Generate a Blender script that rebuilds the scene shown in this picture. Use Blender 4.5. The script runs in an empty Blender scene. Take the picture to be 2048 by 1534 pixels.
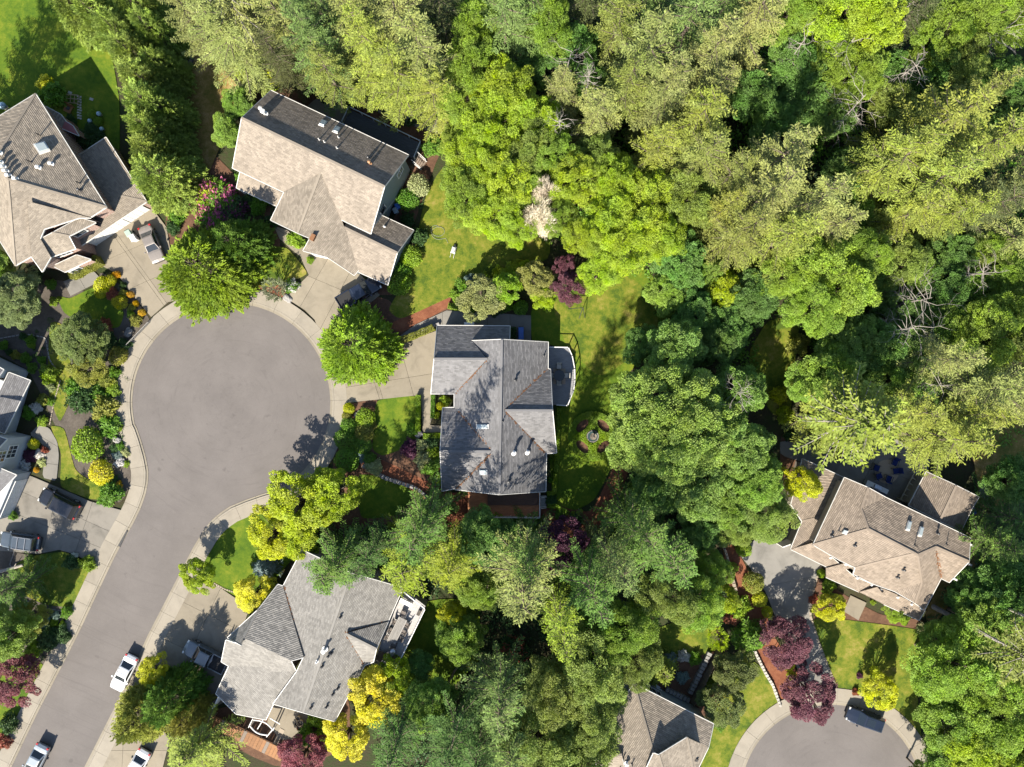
import bpy, bmesh, math, random
import numpy as np
from mathutils import Vector, Matrix
from mathutils.geometry import tessellate_polygon

# ------------------------------------------------------------------ camera, sky, sun, exposure
S = bpy.context.scene
CAM_H = 88.7                      # drone height in metres
PXM = 16.0                        # photograph pixels per metre on the ground
cam = bpy.data.cameras.new('camera'); cam.sensor_fit = 'HORIZONTAL'; cam.sensor_width = 36.0
cam.lens = 36.0 * CAM_H / (2048 / PXM); cam.clip_start = 0.5; cam.clip_end = 3000
camo = bpy.data.objects.new('camera', cam); S.collection.objects.link(camo)
camo.location = (0, 0, CAM_H); camo.rotation_euler = (0, 0, 0)
S.camera = camo

SUN_EL = math.radians(37.0)
SHADOW = Vector((0.41, 0.912, 0)).normalized()          # the way shadows fall on the ground
W = bpy.data.worlds.new('World'); S.world = W; W.use_nodes = True
nt = W.node_tree; nt.nodes.clear()
sky = nt.nodes.new('ShaderNodeTexSky'); sky.sky_type = 'NISHITA'; sky.sun_disc = False
sky.sun_elevation = SUN_EL
sky.sun_rotation = math.atan2(-SHADOW.x, -SHADOW.y)
sky.air_density = 1.0; sky.dust_density = 0.6; sky.ozone_density = 1.0
bg = nt.nodes.new('ShaderNodeBackground'); bg.inputs['Strength'].default_value = 0.085
wo = nt.nodes.new('ShaderNodeOutputWorld')
nt.links.new(sky.outputs[0], bg.inputs['Color']); nt.links.new(bg.outputs[0], wo.inputs['Surface'])
sl = bpy.data.lights.new('sun', 'SUN'); sl.energy = 5.0; sl.angle = math.radians(0.53); sl.color = (1.0, 0.93, 0.80)
so = bpy.data.objects.new('sun', sl); S.collection.objects.link(so)
d = Vector((SHADOW.x * math.cos(SUN_EL), SHADOW.y * math.cos(SUN_EL), -math.sin(SUN_EL)))
so.rotation_euler = d.to_track_quat('-Z', 'Y').to_euler(); so.location = (-20, -40, 60)
S.view_settings.view_transform = 'Standard'; S.view_settings.look = 'None'
S.view_settings.exposure = 1.62; S.view_settings.gamma = 1.0; S.view_settings.use_curve_mapping = False
S.cycles.use_denoising = True
S.cycles.max_bounces = 4; S.cycles.diffuse_bounces = 2; S.cycles.transmission_bounces = 2; S.cycles.transparent_max_bounces = 4
S.cycles.caustics_reflective = False; S.cycles.caustics_refractive = False

# ------------------------------------------------------------------ helpers
R = math.radians
rng = np.random.default_rng(7)
random.seed(7)
COL = S.collection

def P(px, py, h=0.0):
    """photograph pixel of a point at height h -> the point in the place, in metres"""
    f = (1 - h / CAM_H) / PXM
    return Vector(((px - 1024) * f, (767 - py) * f, h))

def tag(o, label=None, cat=None, group=None, kind=None):
    if label: o['label'] = label
    if cat: o['category'] = cat
    if group: o['group'] = group
    if kind: o['kind'] = kind
    return o

WORLD_ROOTS = set()
def house_root(name, loc, label, cat):
    """an Empty at a thing's base whose parts are built in the place's own metres"""
    o = empty(name, loc, 0, label, cat); WORLD_ROOTS.add(o); return o
def empty(name, loc=(0, 0, 0), rz=0.0, label=None, cat=None, group=None):
    o = bpy.data.objects.new(name, None); COL.objects.link(o)
    o.empty_display_size = 0.3; o.location = loc; o.rotation_euler = (0, 0, rz)
    return tag(o, label, cat, group)

def link(name, me, parent=None, loc=None, rz=None, scale=None):
    o = bpy.data.objects.new(name, me); COL.objects.link(o)
    if parent is not None:
        o.parent = parent
        if parent in WORLD_ROOTS: o.matrix_parent_inverse = Matrix.Translation(-parent.location)
    if loc is not None: o.location = loc
    if rz is not None: o.rotation_euler = (0, 0, rz)
    if scale is not None: o.scale = scale
    return o

def copy_tree(o, parent=None):
    c = o.copy(); COL.objects.link(c); c.parent = parent
    for ch in o.children: copy_tree(ch, c)
    return c

class MB:
    """collects faces of one part, then links them as one mesh object"""
    def __init__(s): s.v = []; s.f = []; s.uv = {}
    def face(s, pts, uv=None):
        n = len(s.v); s.v += [tuple(p) for p in pts]; s.f.append(tuple(range(n, n + len(pts))))
        if uv: s.uv[len(s.f) - 1] = uv
    def box(s, x0, x1, y0, y1, z0, z1, M=None, taper=0.0):
        t = taper
        c = [(x0, y0, z0), (x1, y0, z0), (x1, y1, z0), (x0, y1, z0), (x0 + t, y0 + t, z1), (x1 - t, y0 + t, z1), (x1 - t, y1 - t, z1), (x0 + t, y1 - t, z1)]
        s.hexa(c, M)
    def hexa(s, c, M=None):
        if M is not None: c = [tuple(M @ Vector(p)) for p in c]
        n = len(s.v); s.v += [tuple(p) for p in c]
        for f in ((3, 2, 1, 0), (4, 5, 6, 7), (0, 1, 5, 4), (1, 2, 6, 5), (2, 3, 7, 6), (3, 0, 4, 7)): s.f.append(tuple(n + i for i in f))
    def bar(s, a, b, w, h=None, up=Vector((0, 0, 1))):
        """box of section w x h running from a to b"""
        h = h or w; a = Vector(a); b = Vector(b); u = (b - a)
        if u.length < 1e-6: return
        u.normalize(); sd = u.cross(up)
        if sd.length < 1e-3: sd = u.cross(Vector((0, 1, 0)))
        sd.normalize(); nn = sd.cross(u)
        c = []
        for q in (a, b):
            c.append([q - sd * w / 2 - nn * h / 2, q + sd * w / 2 - nn * h / 2, q + sd * w / 2 + nn * h / 2, q - sd * w / 2 + nn * h / 2])
        s.hexa([c[0][0], c[0][1], c[1][1], c[1][0], c[0][3], c[0][2], c[1][2], c[1][3]])
    def tube(s, pts, rad, n=6, cap=True):
        pts = [Vector(p) for p in pts]; rings = []
        for i, p in enumerate(pts):
            t = (pts[min(i + 1, len(pts) - 1)] - pts[max(i - 1, 0)]).normalized()
            ref = Vector((0, 0, 1)) if abs(t.z) < 0.9 else Vector((1, 0, 0))
            a = t.cross(ref).normalized(); b = t.cross(a).normalized()
            r = rad[i] if hasattr(rad, '__len__') else rad
            k = len(s.v); rings.append(k)
            for j in range(n):
                an = 2 * math.pi * j / n
                s.v.append(tuple(p + a * math.cos(an) * r + b * math.sin(an) * r))
        for q in range(len(rings) - 1):
            for j in range(n):
                s.f.append((rings[q] + j, rings[q] + (j + 1) % n, rings[q + 1] + (j + 1) % n, rings[q + 1] + j))
        if cap:
            s.f.append(tuple(rings[0] + j for j in range(n))); s.f.append(tuple(rings[-1] + j for j in reversed(range(n))))
    def lathe(s, prof, n=16, c=(0, 0), close=True):
        ks = []
        for r, z in prof:
            k = len(s.v); ks.append(k)
            for j in range(n):
                an = 2 * math.pi * j / n; s.v.append((c[0] + r * math.cos(an), c[1] + r * math.sin(an), z))
        for q in range(len(ks) - 1):
            for j in range(n): s.f.append((ks[q] + j, ks[q] + (j + 1) % n, ks[q + 1] + (j + 1) % n, ks[q + 1] + j))
        if close:
            s.f.append(tuple(ks[0] + j for j in reversed(range(n)))); s.f.append(tuple(ks[-1] + j for j in range(n)))
    def prism(s, poly, z0, z1):
        """closed prism over a ground polygon (list of (x, y)); concave allowed"""
        poly = [(p[0], p[1]) for p in poly]
        a = sum(poly[i][0] * poly[(i + 1) % len(poly)][1] - poly[(i + 1) % len(poly)][0] * poly[i][1] for i in range(len(poly)))
        if a < 0: poly = poly[::-1]
        n = len(poly); k = len(s.v)
        s.v += [(x, y, z1) for x, y in poly] + [(x, y, z0) for x, y in poly]
        for t in tessellate_polygon([[Vector((x, y, 0)) for x, y in poly]]):
            q = [poly[i] for i in t]
            ar = (q[1][0] - q[0][0]) * (q[2][1] - q[0][1]) - (q[2][0] - q[0][0]) * (q[1][1] - q[0][1])
            t = t if ar > 0 else t[::-1]
            s.f.append(tuple(k + i for i in t))
        for i in range(n):
            j = (i + 1) % n; s.f.append((k + i, k + n + i, k + n + j, k + j))
    def mesh(s, name, mat=None, smooth=False):
        me = bpy.data.meshes.new(name); me.from_pydata(s.v, [], s.f)
        if s.uv:
            ul = me.uv_layers.new(name='UVMap')
            for pi, uv in s.uv.items():
                p = me.polygons[pi]
                for li, c in zip(p.loop_indices, uv): ul.data[li].uv = c
        if mat: me.materials.append(mat)
        if smooth: me.polygons.foreach_set('use_smooth', [True] * len(me.polygons))
        me.update(); return me
    def build(s, name, mat, parent=None, loc=None, rz=None, smooth=False, bevel=0.0):
        me = s.mesh(name, mat, smooth)
        if bevel:
            bm = bmesh.new(); bm.from_mesh(me); bmesh.ops.remove_doubles(bm, verts=bm.verts, dist=1e-4)
            ed = [e for e in bm.edges if len(e.link_faces) == 2 and e.calc_face_angle(0) > 0.5]
            bmesh.ops.bevel(bm, geom=ed, offset=bevel, segments=2, affect='EDGES', profile=0.5)
            bm.to_mesh(me); bm.free()
            if mat and not me.materials: me.materials.append(mat)
        return link(name, me, parent, loc, rz)

def arrays_mesh(name, V, F, mat, tone=None, smooth=False):
    """big mesh from numpy: V (n,3), F (m,k)"""
    me = bpy.data.meshes.new(name); V = np.asarray(V, np.float32); F = np.asarray(F, np.int32); k = F.shape[1]
    me.vertices.add(len(V)); me.vertices.foreach_set('co', V.ravel())
    me.loops.add(F.size); me.loops.foreach_set('vertex_index', F.ravel())
    me.polygons.add(len(F)); me.polygons.foreach_set('loop_start', np.arange(0, F.size, k, dtype=np.int32))
    me.polygons.foreach_set('loop_total', np.full(len(F), k, np.int32))
    if smooth: me.polygons.foreach_set('use_smooth', np.ones(len(F), bool))
    me.update(calc_edges=True)
    if tone is not None:
        at = me.attributes.new('tone', 'FLOAT', 'FACE'); at.data.foreach_set('value', np.asarray(tone, np.float32))
    me.materials.append(mat); return me

# ------------------------------------------------------------------ materials
def newmat(name):
    m = bpy.data.materials.new(name); m.use_nodes = True; t = m.node_tree; t.nodes.clear()
    return m, t, (lambda k, **kw: _n(t, k, **kw))
def _n(t, k, **kw):
    n = t.nodes.new('ShaderNode' + k)
    for a, b in kw.items(): setattr(n, a, b)
    return n
def lk(t, a, b): t.links.new(a, b)

def ramp(t, src, stops):
    r = t.nodes.new('ShaderNodeValToRGB'); el = r.color_ramp.elements
    while len(el) > 1: el.remove(el[-1])
    el[0].position = stops[0][0]; el[0].color = (*stops[0][1], 1)
    for p, c in stops[1:]:
        e = el.new(p); e.color = (*c, 1)
    t.links.new(src, r.inputs[0]); return r.outputs[0]

def noise(t, vec, scale, detail=4, rough=0.55, dist=0.0):
    n = t.nodes.new('ShaderNodeTexNoise'); n.inputs['Scale'].default_value = scale
    n.inputs['Detail'].default_value = detail; n.inputs['Roughness'].default_value = rough; n.inputs['Distortion'].default_value = dist
    if vec is not None: t.links.new(vec, n.inputs['Vector'])
    return n.outputs['Fac']

def mixc(t, fac, a, b, mode='MIX'):
    m = t.nodes.new('ShaderNodeMix'); m.data_type = 'RGBA'; m.blend_type = mode
    for s, v in ((m.inputs[0], fac), (m.inputs[6], a), (m.inputs[7], b)):
        if hasattr(v, 'is_output'): t.links.new(v, s)
        elif isinstance(v, (int, float)): s.default_value = v
        else: s.default_value = (*v, 1)
    return m.outputs[2]

def math_(t, op, a, b=None, c=None):
    m = t.nodes.new('ShaderNodeMath'); m.operation = op
    for s, v in zip(m.inputs, (a, b, c)):
        if v is None: continue
        if hasattr(v, 'is_output'): t.links.new(v, s)
        else: s.default_value = v
    return m.outputs[0]

def finish(t, col, rough=0.8, spec=0.3, bump=None, bstr=0.3, bdist=0.02, metal=0.0):
    b = t.nodes.new('ShaderNodeBsdfPrincipled'); o = t.nodes.new('ShaderNodeOutputMaterial')
    if hasattr(col, 'is_output'): t.links.new(col, b.inputs['Base Color'])
    else: b.inputs['Base Color'].default_value = (*col, 1)
    if hasattr(rough, 'is_output'): t.links.new(rough, b.inputs['Roughness'])
    else: b.inputs['Roughness'].default_value = rough
    b.inputs['Specular IOR Level'].default_value = spec; b.inputs['Metallic'].default_value = metal
    if bump is not None:
        n = t.nodes.new('ShaderNodeBump'); n.inputs['Strength'].default_value = bstr; n.inputs['Distance'].default_value = bdist
        t.links.new(bump, n.inputs['Height']); t.links.new(n.outputs[0], b.inputs['Normal'])
    t.links.new(b.outputs[0], o.inputs['Surface']); return b

def coords(t, kind='Object'):
    c = t.nodes.new('ShaderNodeTexCoord'); return c.outputs[kind]
def geopos(t):
    return t.nodes.new('ShaderNodeNewGeometry').outputs['Position']

MATS = {}
def mat_plain(name, col, rough=0.6, spec=0.4, metal=0.0, var=0.12, scale=3.0, bstr=0.1):
    """paint, metal, plastic: base colour with slight unevenness"""
    if name in MATS: return MATS[name]
    m, t, N = newmat(name); p = coords(t)
    f = noise(t, p, scale, 5, 0.6)
    c = mixc(t, f, tuple(x * (1 - var) for x in col), tuple(min(1, x * (1 + var)) for x in col))
    finish(t, c, rough, spec, noise(t, p, scale * 8, 3), bstr, 0.01, metal)
    MATS[name] = m; return m

def mat_mottle(name, stops, scale, fine=None, rough=0.95, bstr=0.5, bdist=0.05, spec=0.15):
    """soil, lawn, gravel: ramp over large noise broken up by fine noise"""
    if name in MATS: return MATS[name]
    m, t, N = newmat(name); p = geopos(t)
    f1 = noise(t, p, scale, 6, 0.62); f2 = noise(t, p, fine or scale * 14, 4, 0.7)
    f3 = noise(t, p, scale * 4.5, 4, 0.6); f4 = noise(t, p, (fine or scale * 14) * 3, 2, 0.6)
    f = math_(t, 'ADD', math_(t, 'ADD', math_(t, 'MULTIPLY', f1, 0.42), math_(t, 'MULTIPLY', f3, 0.22)), math_(t, 'ADD', math_(t, 'MULTIPLY', f2, 0.2), math_(t, 'MULTIPLY', f4, 0.16)))
    c = ramp(t, f, stops)
    finish(t, c, rough, spec, f2, bstr, bdist)
    MATS[name] = m; return m

def mat_concrete(name, base, stain=0.25):
    if name in MATS: return MATS[name]
    m, t, N = newmat(name); p = geopos(t)
    oi = t.nodes.new('ShaderNodeObjectInfo')
    f1 = noise(t, p, 0.45, 6, 0.65, 0.6); f2 = noise(t, p, 18, 3, 0.6); f3 = noise(t, p, 2.2, 5, 0.6)
    lo = tuple(x * (1 - stain) for x in base)
    c = ramp(t, f1, [(0.28, lo), (0.5, base), (0.75, tuple(min(1, x * 1.1) for x in base))])
    c = mixc(t, math_(t, 'MULTIPLY', f3, 0.35), c, tuple(x * 0.72 for x in base))
    k = math_(t, 'ADD', math_(t, 'MULTIPLY', oi.outputs['Random'], 0.16), math_(t, 'ADD', math_(t, 'MULTIPLY', f2, 0.25), 0.79))
    mm = t.nodes.new('ShaderNodeVectorMath'); mm.operation = 'SCALE'; lk(t, c, mm.inputs[0]); lk(t, k, mm.inputs['Scale'])
    finish(t, mm.outputs[0], 0.85, 0.25, f2, 0.25, 0.01)
    MATS[name] = m; return m

def mat_asphalt(name, centre, base=(0.114, 0.102, 0.0955)):
    """worn road: blotches, fine aggregate, faint turning scuffs round the circle's middle"""
    m, t, N = newmat(name); p = geopos(t)
    sub = t.nodes.new('ShaderNodeVectorMath'); sub.operation = 'SUBTRACT'; lk(t, p, sub.inputs[0]); sub.inputs[1].default_value = (centre[0], centre[1], 0)
    ln = t.nodes.new('ShaderNodeVectorMath'); ln.operation = 'LENGTH'; lk(t, sub.outputs[0], ln.inputs[0])
    sp = t.nodes.new('ShaderNodeSeparateXYZ'); lk(t, sub.outputs[0], sp.inputs[0])
    an = math_(t, 'ARCTAN2', sp.outputs[1], sp.outputs[0])
    wob = noise(t, p, 0.05, 1)
    rad = math_(t, 'ADD', ln.outputs['Value'], math_(t, 'MULTIPLY', wob, 3.0))
    cb = t.nodes.new('ShaderNodeCombineXYZ'); lk(t, rad, cb.inputs[0]); lk(t, math_(t, 'MULTIPLY', an, 1.1), cb.inputs[1])
    arcs = noise(t, cb.outputs[0], 1.9, 4, 0.7)
    f1 = noise(t, p, 0.22, 5, 0.6); f2 = noise(t, p, 26, 2, 0.6); f3 = noise(t, p, 1.6, 4)
    c = ramp(t, f1, [(0.3, tuple(x * 0.9 for x in base)), (0.7, tuple(x * 1.1 for x in base))])
    c = mixc(t, ramp(t, arcs, [(0.54, (0, 0, 0)), (0.74, (0.34, 0.34, 0.34))]), c, tuple(x * 0.62 for x in base))
    c = mixc(t, ramp(t, f3, [(0.55, (0, 0, 0)), (0.8, (0.3, 0.3, 0.3))]), c, tuple(x * 1.18 for x in base))
    # hairline cracks and oil drips
    vo = t.nodes.new('ShaderNodeTexVoronoi'); vo.feature = 'DISTANCE_TO_EDGE'; vo.inputs['Scale'].default_value = 0.085
    wv = t.nodes.new('ShaderNodeVectorMath'); wv.operation = 'ADD'; lk(t, p, wv.inputs[0]); nv = t.nodes.new('ShaderNodeTexNoise'); nv.inputs['Scale'].default_value = 0.5; nv.inputs['Detail'].default_value = 5; lk(t, p, nv.inputs['Vector'])
    sc_ = t.nodes.new('ShaderNodeVectorMath'); sc_.operation = 'SCALE'; sc_.inputs['Scale'].default_value = 3.0; lk(t, nv.outputs['Color'], sc_.inputs[0]); lk(t, sc_.outputs[0], wv.inputs[1]); lk(t, wv.outputs[0], vo.inputs['Vector'])
    c = mixc(t, ramp(t, vo.outputs['Distance'], [(0.0, (0.16, 0.16, 0.16)), (0.004, (0, 0, 0))]), c, tuple(x * 0.55 for x in base))
    sp2 = noise(t, p, 0.9, 2, 0.4); c = mixc(t, ramp(t, sp2, [(0.70, (0, 0, 0)), (0.78, (0.45, 0.45, 0.45))]), c, tuple(x * 0.6 for x in base))
    k = math_(t, 'ADD', math_(t, 'MULTIPLY', f2, 0.45), 0.78)
    mm = t.nodes.new('ShaderNodeVectorMath'); mm.operation = 'SCALE'; lk(t, c, mm.inputs[0]); lk(t, k, mm.inputs['Scale'])
    finish(t, mm.outputs[0], 0.9, 0.2, f2, 0.25, 0.01); return m

def mat_shingle(name, base, row=0.19, tab=0.4, moss=0.0):
    """asphalt shingles: courses and tabs in the roof plane's own metres (UV)"""
    m, t, N = newmat(name); uv = coords(t, 'UV'); p = geopos(t)
    sp = t.nodes.new('ShaderNodeSeparateXYZ'); lk(t, uv, sp.inputs[0])
    v = math_(t, 'DIVIDE', sp.outputs[1], row); fv = math_(t, 'FRACT', v); cr = math_(t, 'FLOOR', v)
    u = math_(t, 'ADD', math_(t, 'DIVIDE', sp.outputs[0], tab), math_(t, 'MULTIPLY', math_(t, 'MODULO', cr, 2.0), 0.5))
    cu = math_(t, 'FLOOR', u); fu = math_(t, 'FRACT', u)
    cb = t.nodes.new('ShaderNodeCombineXYZ'); lk(t, cu, cb.inputs[0]); lk(t, cr, cb.inputs[1])
    wn = t.nodes.new('ShaderNodeTexWhiteNoise'); lk(t, cb.outputs[0], wn.inputs['Vector'])
    f1 = noise(t, p, 0.33, 5, 0.65); f2 = noise(t, p, 30, 2)
    st = t.nodes.new('ShaderNodeMapping'); st.inputs['Scale'].default_value = (2.2, 0.28, 1); lk(t, uv, st.inputs[0])
    f4 = noise(t, st.outputs[0], 0.8, 4, 0.6)
    k = math_(t, 'ADD', math_(t, 'MULTIPLY', wn.outputs['Value'], 0.40), 0.66)
    k = math_(t, 'ADD', k, math_(t, 'MULTIPLY', f2, 0.12))
    k = math_(t, 'MULTIPLY', k, math_(t, 'ADD', math_(t, 'MULTIPLY', f1, 0.5), 0.75))
    k = math_(t, 'MULTIPLY', k, math_(t, 'ADD', math_(t, 'MULTIPLY', f4, 0.55), 0.72))
    mm = t.nodes.new('ShaderNodeVectorMath'); mm.operation = 'SCALE'; mm.inputs[0].default_value = base; lk(t, k, mm.inputs['Scale'])
    c = mm.outputs[0]
    if moss: c = mixc(t, ramp(t, f4, [(0.58, (0, 0, 0)), (0.8, (moss,) * 3)]), c, (0.06, 0.055, 0.035))
    # each course is thickest at its lower edge; narrow slots between tabs
    slot = math_(t, 'GREATER_THAN', fu, 0.93)
    rise = math_(t, 'MULTIPLY', math_(t, 'MINIMUM', fv, 0.3), 3.33); fall = math_(t, 'MULTIPLY', math_(t, 'SUBTRACT', 1.0, fv), 1.43)
    hgt = math_(t, 'SUBTRACT', math_(t, 'MINIMUM', rise, fall), math_(t, 'MULTIPLY', slot, 0.3))
    hgt = math_(t, 'MULTIPLY', hgt, math_(t, 'ADD', math_(t, 'MULTIPLY', wn.outputs['Value'], 0.7), 0.65))
    finish(t, c, 0.9, 0.2, hgt, 1.0, 0.032); MATS[name] = m; return m

def mat_siding(name, col, pitch=0.16):
    """lap siding or brick courses by height"""
    m, t, N = newmat(name); p = geopos(t); sp = t.nodes.new('ShaderNodeSeparateXYZ'); lk(t, p, sp.inputs[0])
    fz = math_(t, 'FRACT', math_(t, 'DIVIDE', sp.outputs[2], pitch)); f = noise(t, p, 1.2, 4)
    c = mixc(t, f, tuple(x * 0.9 for x in col), tuple(min(1, x * 1.08) for x in col))
    finish(t, c, 0.6, 0.3, math_(t, 'SUBTRACT', 1.0, fz), 0.6, 0.02); return m

def mat_brick(name, col, mortar=(0.45, 0.42, 0.38)):
    m, t, N = newmat(name); p = geopos(t); sp = t.nodes.new('ShaderNodeSeparateXYZ'); lk(t, p, sp.inputs[0])
    cb = t.nodes.new('ShaderNodeCombineXYZ'); lk(t, math_(t, 'ADD', sp.outputs[0], sp.outputs[1]), cb.inputs[0]); lk(t, sp.outputs[2], cb.inputs[1])
    b = t.nodes.new('ShaderNodeTexBrick'); lk(t, cb.outputs[0], b.inputs['Vector'])
    b.inputs['Color1'].default_value = (*col, 1); b.inputs['Color2'].default_value = (*[x * 0.7 for x in col], 1); b.inputs['Mortar'].default_value = (*mortar, 1)
    b.inputs['Scale'].default_value = 1.0; b.inputs['Brick Width'].default_value = 0.3; b.inputs['Row Height'].default_value = 0.1; b.inputs['Mortar Size'].default_value = 0.012
    finish(t, b.outputs['Color'], 0.85, 0.2, b.outputs['Fac'], 0.4, -0.02); return m

def mat_wood(name, col, rough=0.7):
    if name in MATS: return MATS[name]
    m, t, N = newmat(name); p = coords(t); oi = t.nodes.new('ShaderNodeObjectInfo')
    mp = t.nodes.new('ShaderNodeMapping'); mp.inputs['Scale'].default_value = (1, 9, 9); lk(t, p, mp.inputs[0])
    f = noise(t, mp.outputs[0], 2.0, 5, 0.6, 0.8)
    c = ramp(t, f, [(0.25, tuple(x * 0.6 for x in col)), (0.75, tuple(min(1, x * 1.2) for x in col))])
    mm = t.nodes.new('ShaderNodeVectorMath'); mm.operation = 'SCALE'; lk(t, c, mm.inputs[0])
    lk(t, math_(t, 'ADD', math_(t, 'MULTIPLY', oi.outputs['Random'], 0.35), 0.82), mm.inputs['Scale'])
    finish(t, mm.outputs[0], rough, 0.3, f, 0.3, 0.01); MATS[name] = m; return m

def mat_glass(name='window_glass', col=(0.02, 0.028, 0.035), rough=0.06):
    if name in MATS: return MATS[name]
    m, t, N = newmat(name); finish(t, col, rough, 0.9); MATS[name] = m; return m

def mat_paint(name, col, rough=0.25, coat=0.6, metal=0.0):
    if name in MATS: return MATS[name]
    m, t, N = newmat(name); p = coords(t)
    c = mixc(t, noise(t, p, 2.5, 4), tuple(x * 0.9 for x in col), tuple(min(1, x * 1.06) for x in col))
    b = finish(t, c, rough, 0.5, None, metal=metal); b.inputs['Coat Weight'].default_value = coat; b.inputs['Coat Roughness'].default_value = 0.08
    MATS[name] = m; return m

def mat_leaf(name='foliage', transl=0.32, rough=0.55, spec=0.28, lo=0.6, amp=0.75):
    """leaves: the object's own colour, uneven from leaf to leaf and from spray to spray"""
    m, t, N = newmat(name); oi = t.nodes.new('ShaderNodeObjectInfo')
    at = t.nodes.new('ShaderNodeAttribute'); at.attribute_name = 'tone'
    p = geopos(t)
    hs = t.nodes.new('ShaderNodeHueSaturation'); lk(t, oi.outputs['Color'], hs.inputs['Color'])
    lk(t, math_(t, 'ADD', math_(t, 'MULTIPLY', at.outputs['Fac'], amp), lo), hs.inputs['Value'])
    lk(t, math_(t, 'ADD', math_(t, 'MULTIPLY', noise(t, p, 0.35, 3), 0.05), 0.478), hs.inputs['Hue'])
    lk(t, math_(t, 'ADD', math_(t, 'MULTIPLY', noise(t, p, 0.8, 3), -0.35), 1.15), hs.inputs['Saturation'])
    b = t.nodes.new('ShaderNodeBsdfPrincipled'); lk(t, hs.outputs[0], b.inputs['Base Color']); b.inputs['Roughness'].default_value = rough
    b.inputs['Specular IOR Level'].default_value = spec
    tr = t.nodes.new('ShaderNodeBsdfTranslucent')
    h2 = t.nodes.new('ShaderNodeHueSaturation'); lk(t, hs.outputs[0], h2.inputs['Color']); h2.inputs['Hue'].default_value = 0.49; h2.inputs['Value'].default_value = 1.35; lk(t, h2.outputs[0], tr.inputs['Color'])
    mx = t.nodes.new('ShaderNodeMixShader'); mx.inputs[0].default_value = transl; lk(t, b.outputs[0], mx.inputs[1]); lk(t, tr.outputs[0], mx.inputs[2])
    o = t.nodes.new('ShaderNodeOutputMaterial'); lk(t, mx.outputs[0], o.inputs['Surface']); return m

def mat_bark(name, a, b):
    m, t, N = newmat(name); p = coords(t); mp = t.nodes.new('ShaderNodeMapping'); mp.inputs['Scale'].default_value = (3, 3, 0.5); lk(t, p, mp.inputs[0])
    f = noise(t, mp.outputs[0], 3, 5, 0.65); finish(t, ramp(t, f, [(0.3, a), (0.7, b)]), 0.95, 0.1, f, 0.6, 0.05); return m

M_LEAF = mat_leaf(spec=0.2)
M_NEEDLE = mat_leaf('needles', 0.16, 0.7, 0.08, 0.55, 0.85)
M_BARK = mat_bark('bark', (0.05, 0.038, 0.028), (0.17, 0.14, 0.11))
M_PALEBARK = mat_bark('weathered_wood', (0.13, 0.115, 0.10), (0.32, 0.29, 0.26))
M_WHITE = mat_plain('white_trim', (0.56, 0.55, 0.53), 0.5)
M_GLASS = mat_glass()
M_BLACK = mat_plain('black_metal', (0.02, 0.02, 0.022), 0.45, 0.5)
M_CONC = mat_concrete('concrete', (0.20, 0.175, 0.135))
M_WALK = mat_concrete('sidewalk_concrete', (0.225, 0.199, 0.16), 0.18)
# ------------------------------------------------------------------ the ground, road, pavements, lawns
def Q(pts): return [(P(x, y).x, P(x, y).y) for x, y in pts]

M_SOIL = mat_mottle('forest_floor', [(0.3, (0.013, 0.017, 0.007)), (0.45, (0.038, 0.032, 0.018)), (0.58, (0.026, 0.041, 0.012)), (0.75, (0.083, 0.060, 0.038))], 0.25, 4.0, bdist=0.15)
M_BED = mat_mottle('bark_mulch', [(0.3, (0.041, 0.022, 0.015)), (0.5, (0.094, 0.051, 0.032)), (0.72, (0.180, 0.105, 0.064))], 0.6, 9.0, bdist=0.08)
M_DIRT = mat_mottle('garden_soil', [(0.3, (0.038, 0.032, 0.026)), (0.5, (0.075, 0.064, 0.053)), (0.72, (0.135, 0.116, 0.098))], 0.7, 10.0, bdist=0.08)
M_REDBED = mat_mottle('red_mulch', [(0.3, (0.075, 0.026, 0.015)), (0.5, (0.150, 0.056, 0.030)), (0.72, (0.255, 0.120, 0.064))], 0.6, 9.0, bdist=0.08)
M_LAWN = mat_mottle('lawn_grass', [(0.438, (0.043, 0.072, 0.009)), (0.475, (0.076, 0.106, 0.010)), (0.537, (0.128, 0.136, 0.017)), (0.612, (0.212, 0.174, 0.051))], 0.32, 7.0, bdist=0.06)
M_LUSH = mat_mottle('lush_lawn', [(0.401, (0.034, 0.072, 0.007)), (0.500, (0.068, 0.111, 0.008)), (0.599, (0.128, 0.149, 0.014))], 0.35, 7.0, bdist=0.06)
M_DRY = mat_mottle('dry_lawn', [(0.401, (0.068, 0.081, 0.015)), (0.475, (0.128, 0.106, 0.025)), (0.537, (0.204, 0.140, 0.047)), (0.612, (0.306, 0.221, 0.111))], 0.3, 6.0, bdist=0.06)
M_GRAVEL = mat_mottle('gravel', [(0.3, (0.090, 0.083, 0.075)), (0.55, (0.195, 0.180, 0.165)), (0.75, (0.338, 0.323, 0.300))], 2.0, 16.0, bdist=0.06)

def sheet(name, pts, mat, z1, z0=-0.3, kind='structure', raw=False):
    mb = MB(); mb.prism(pts if raw else Q(pts), z0, z1); o = mb.build(name, mat); tag(o, kind=kind); return o

def smooth(pts, it=2):
    for q in range(it):
        n = []; k = (0.13, 0.25, 0.25)[q]
        for i in range(len(pts)):
            a = pts[i]; b = pts[(i + 1) % len(pts)]
            n += [(a[0] * (1 - k) + b[0] * k, a[1] * (1 - k) + b[1] * k), (a[0] * k + b[0] * (1 - k), a[1] * k + b[1] * (1 - k))]
        pts = n
    return pts

g = MB(); e = 700
g.face([(-e, -e, 0), (e, -e, 0), (e, e, 0), (-e, e, 0)]); tag(g.build('ground', M_SOIL), kind='structure')

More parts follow.
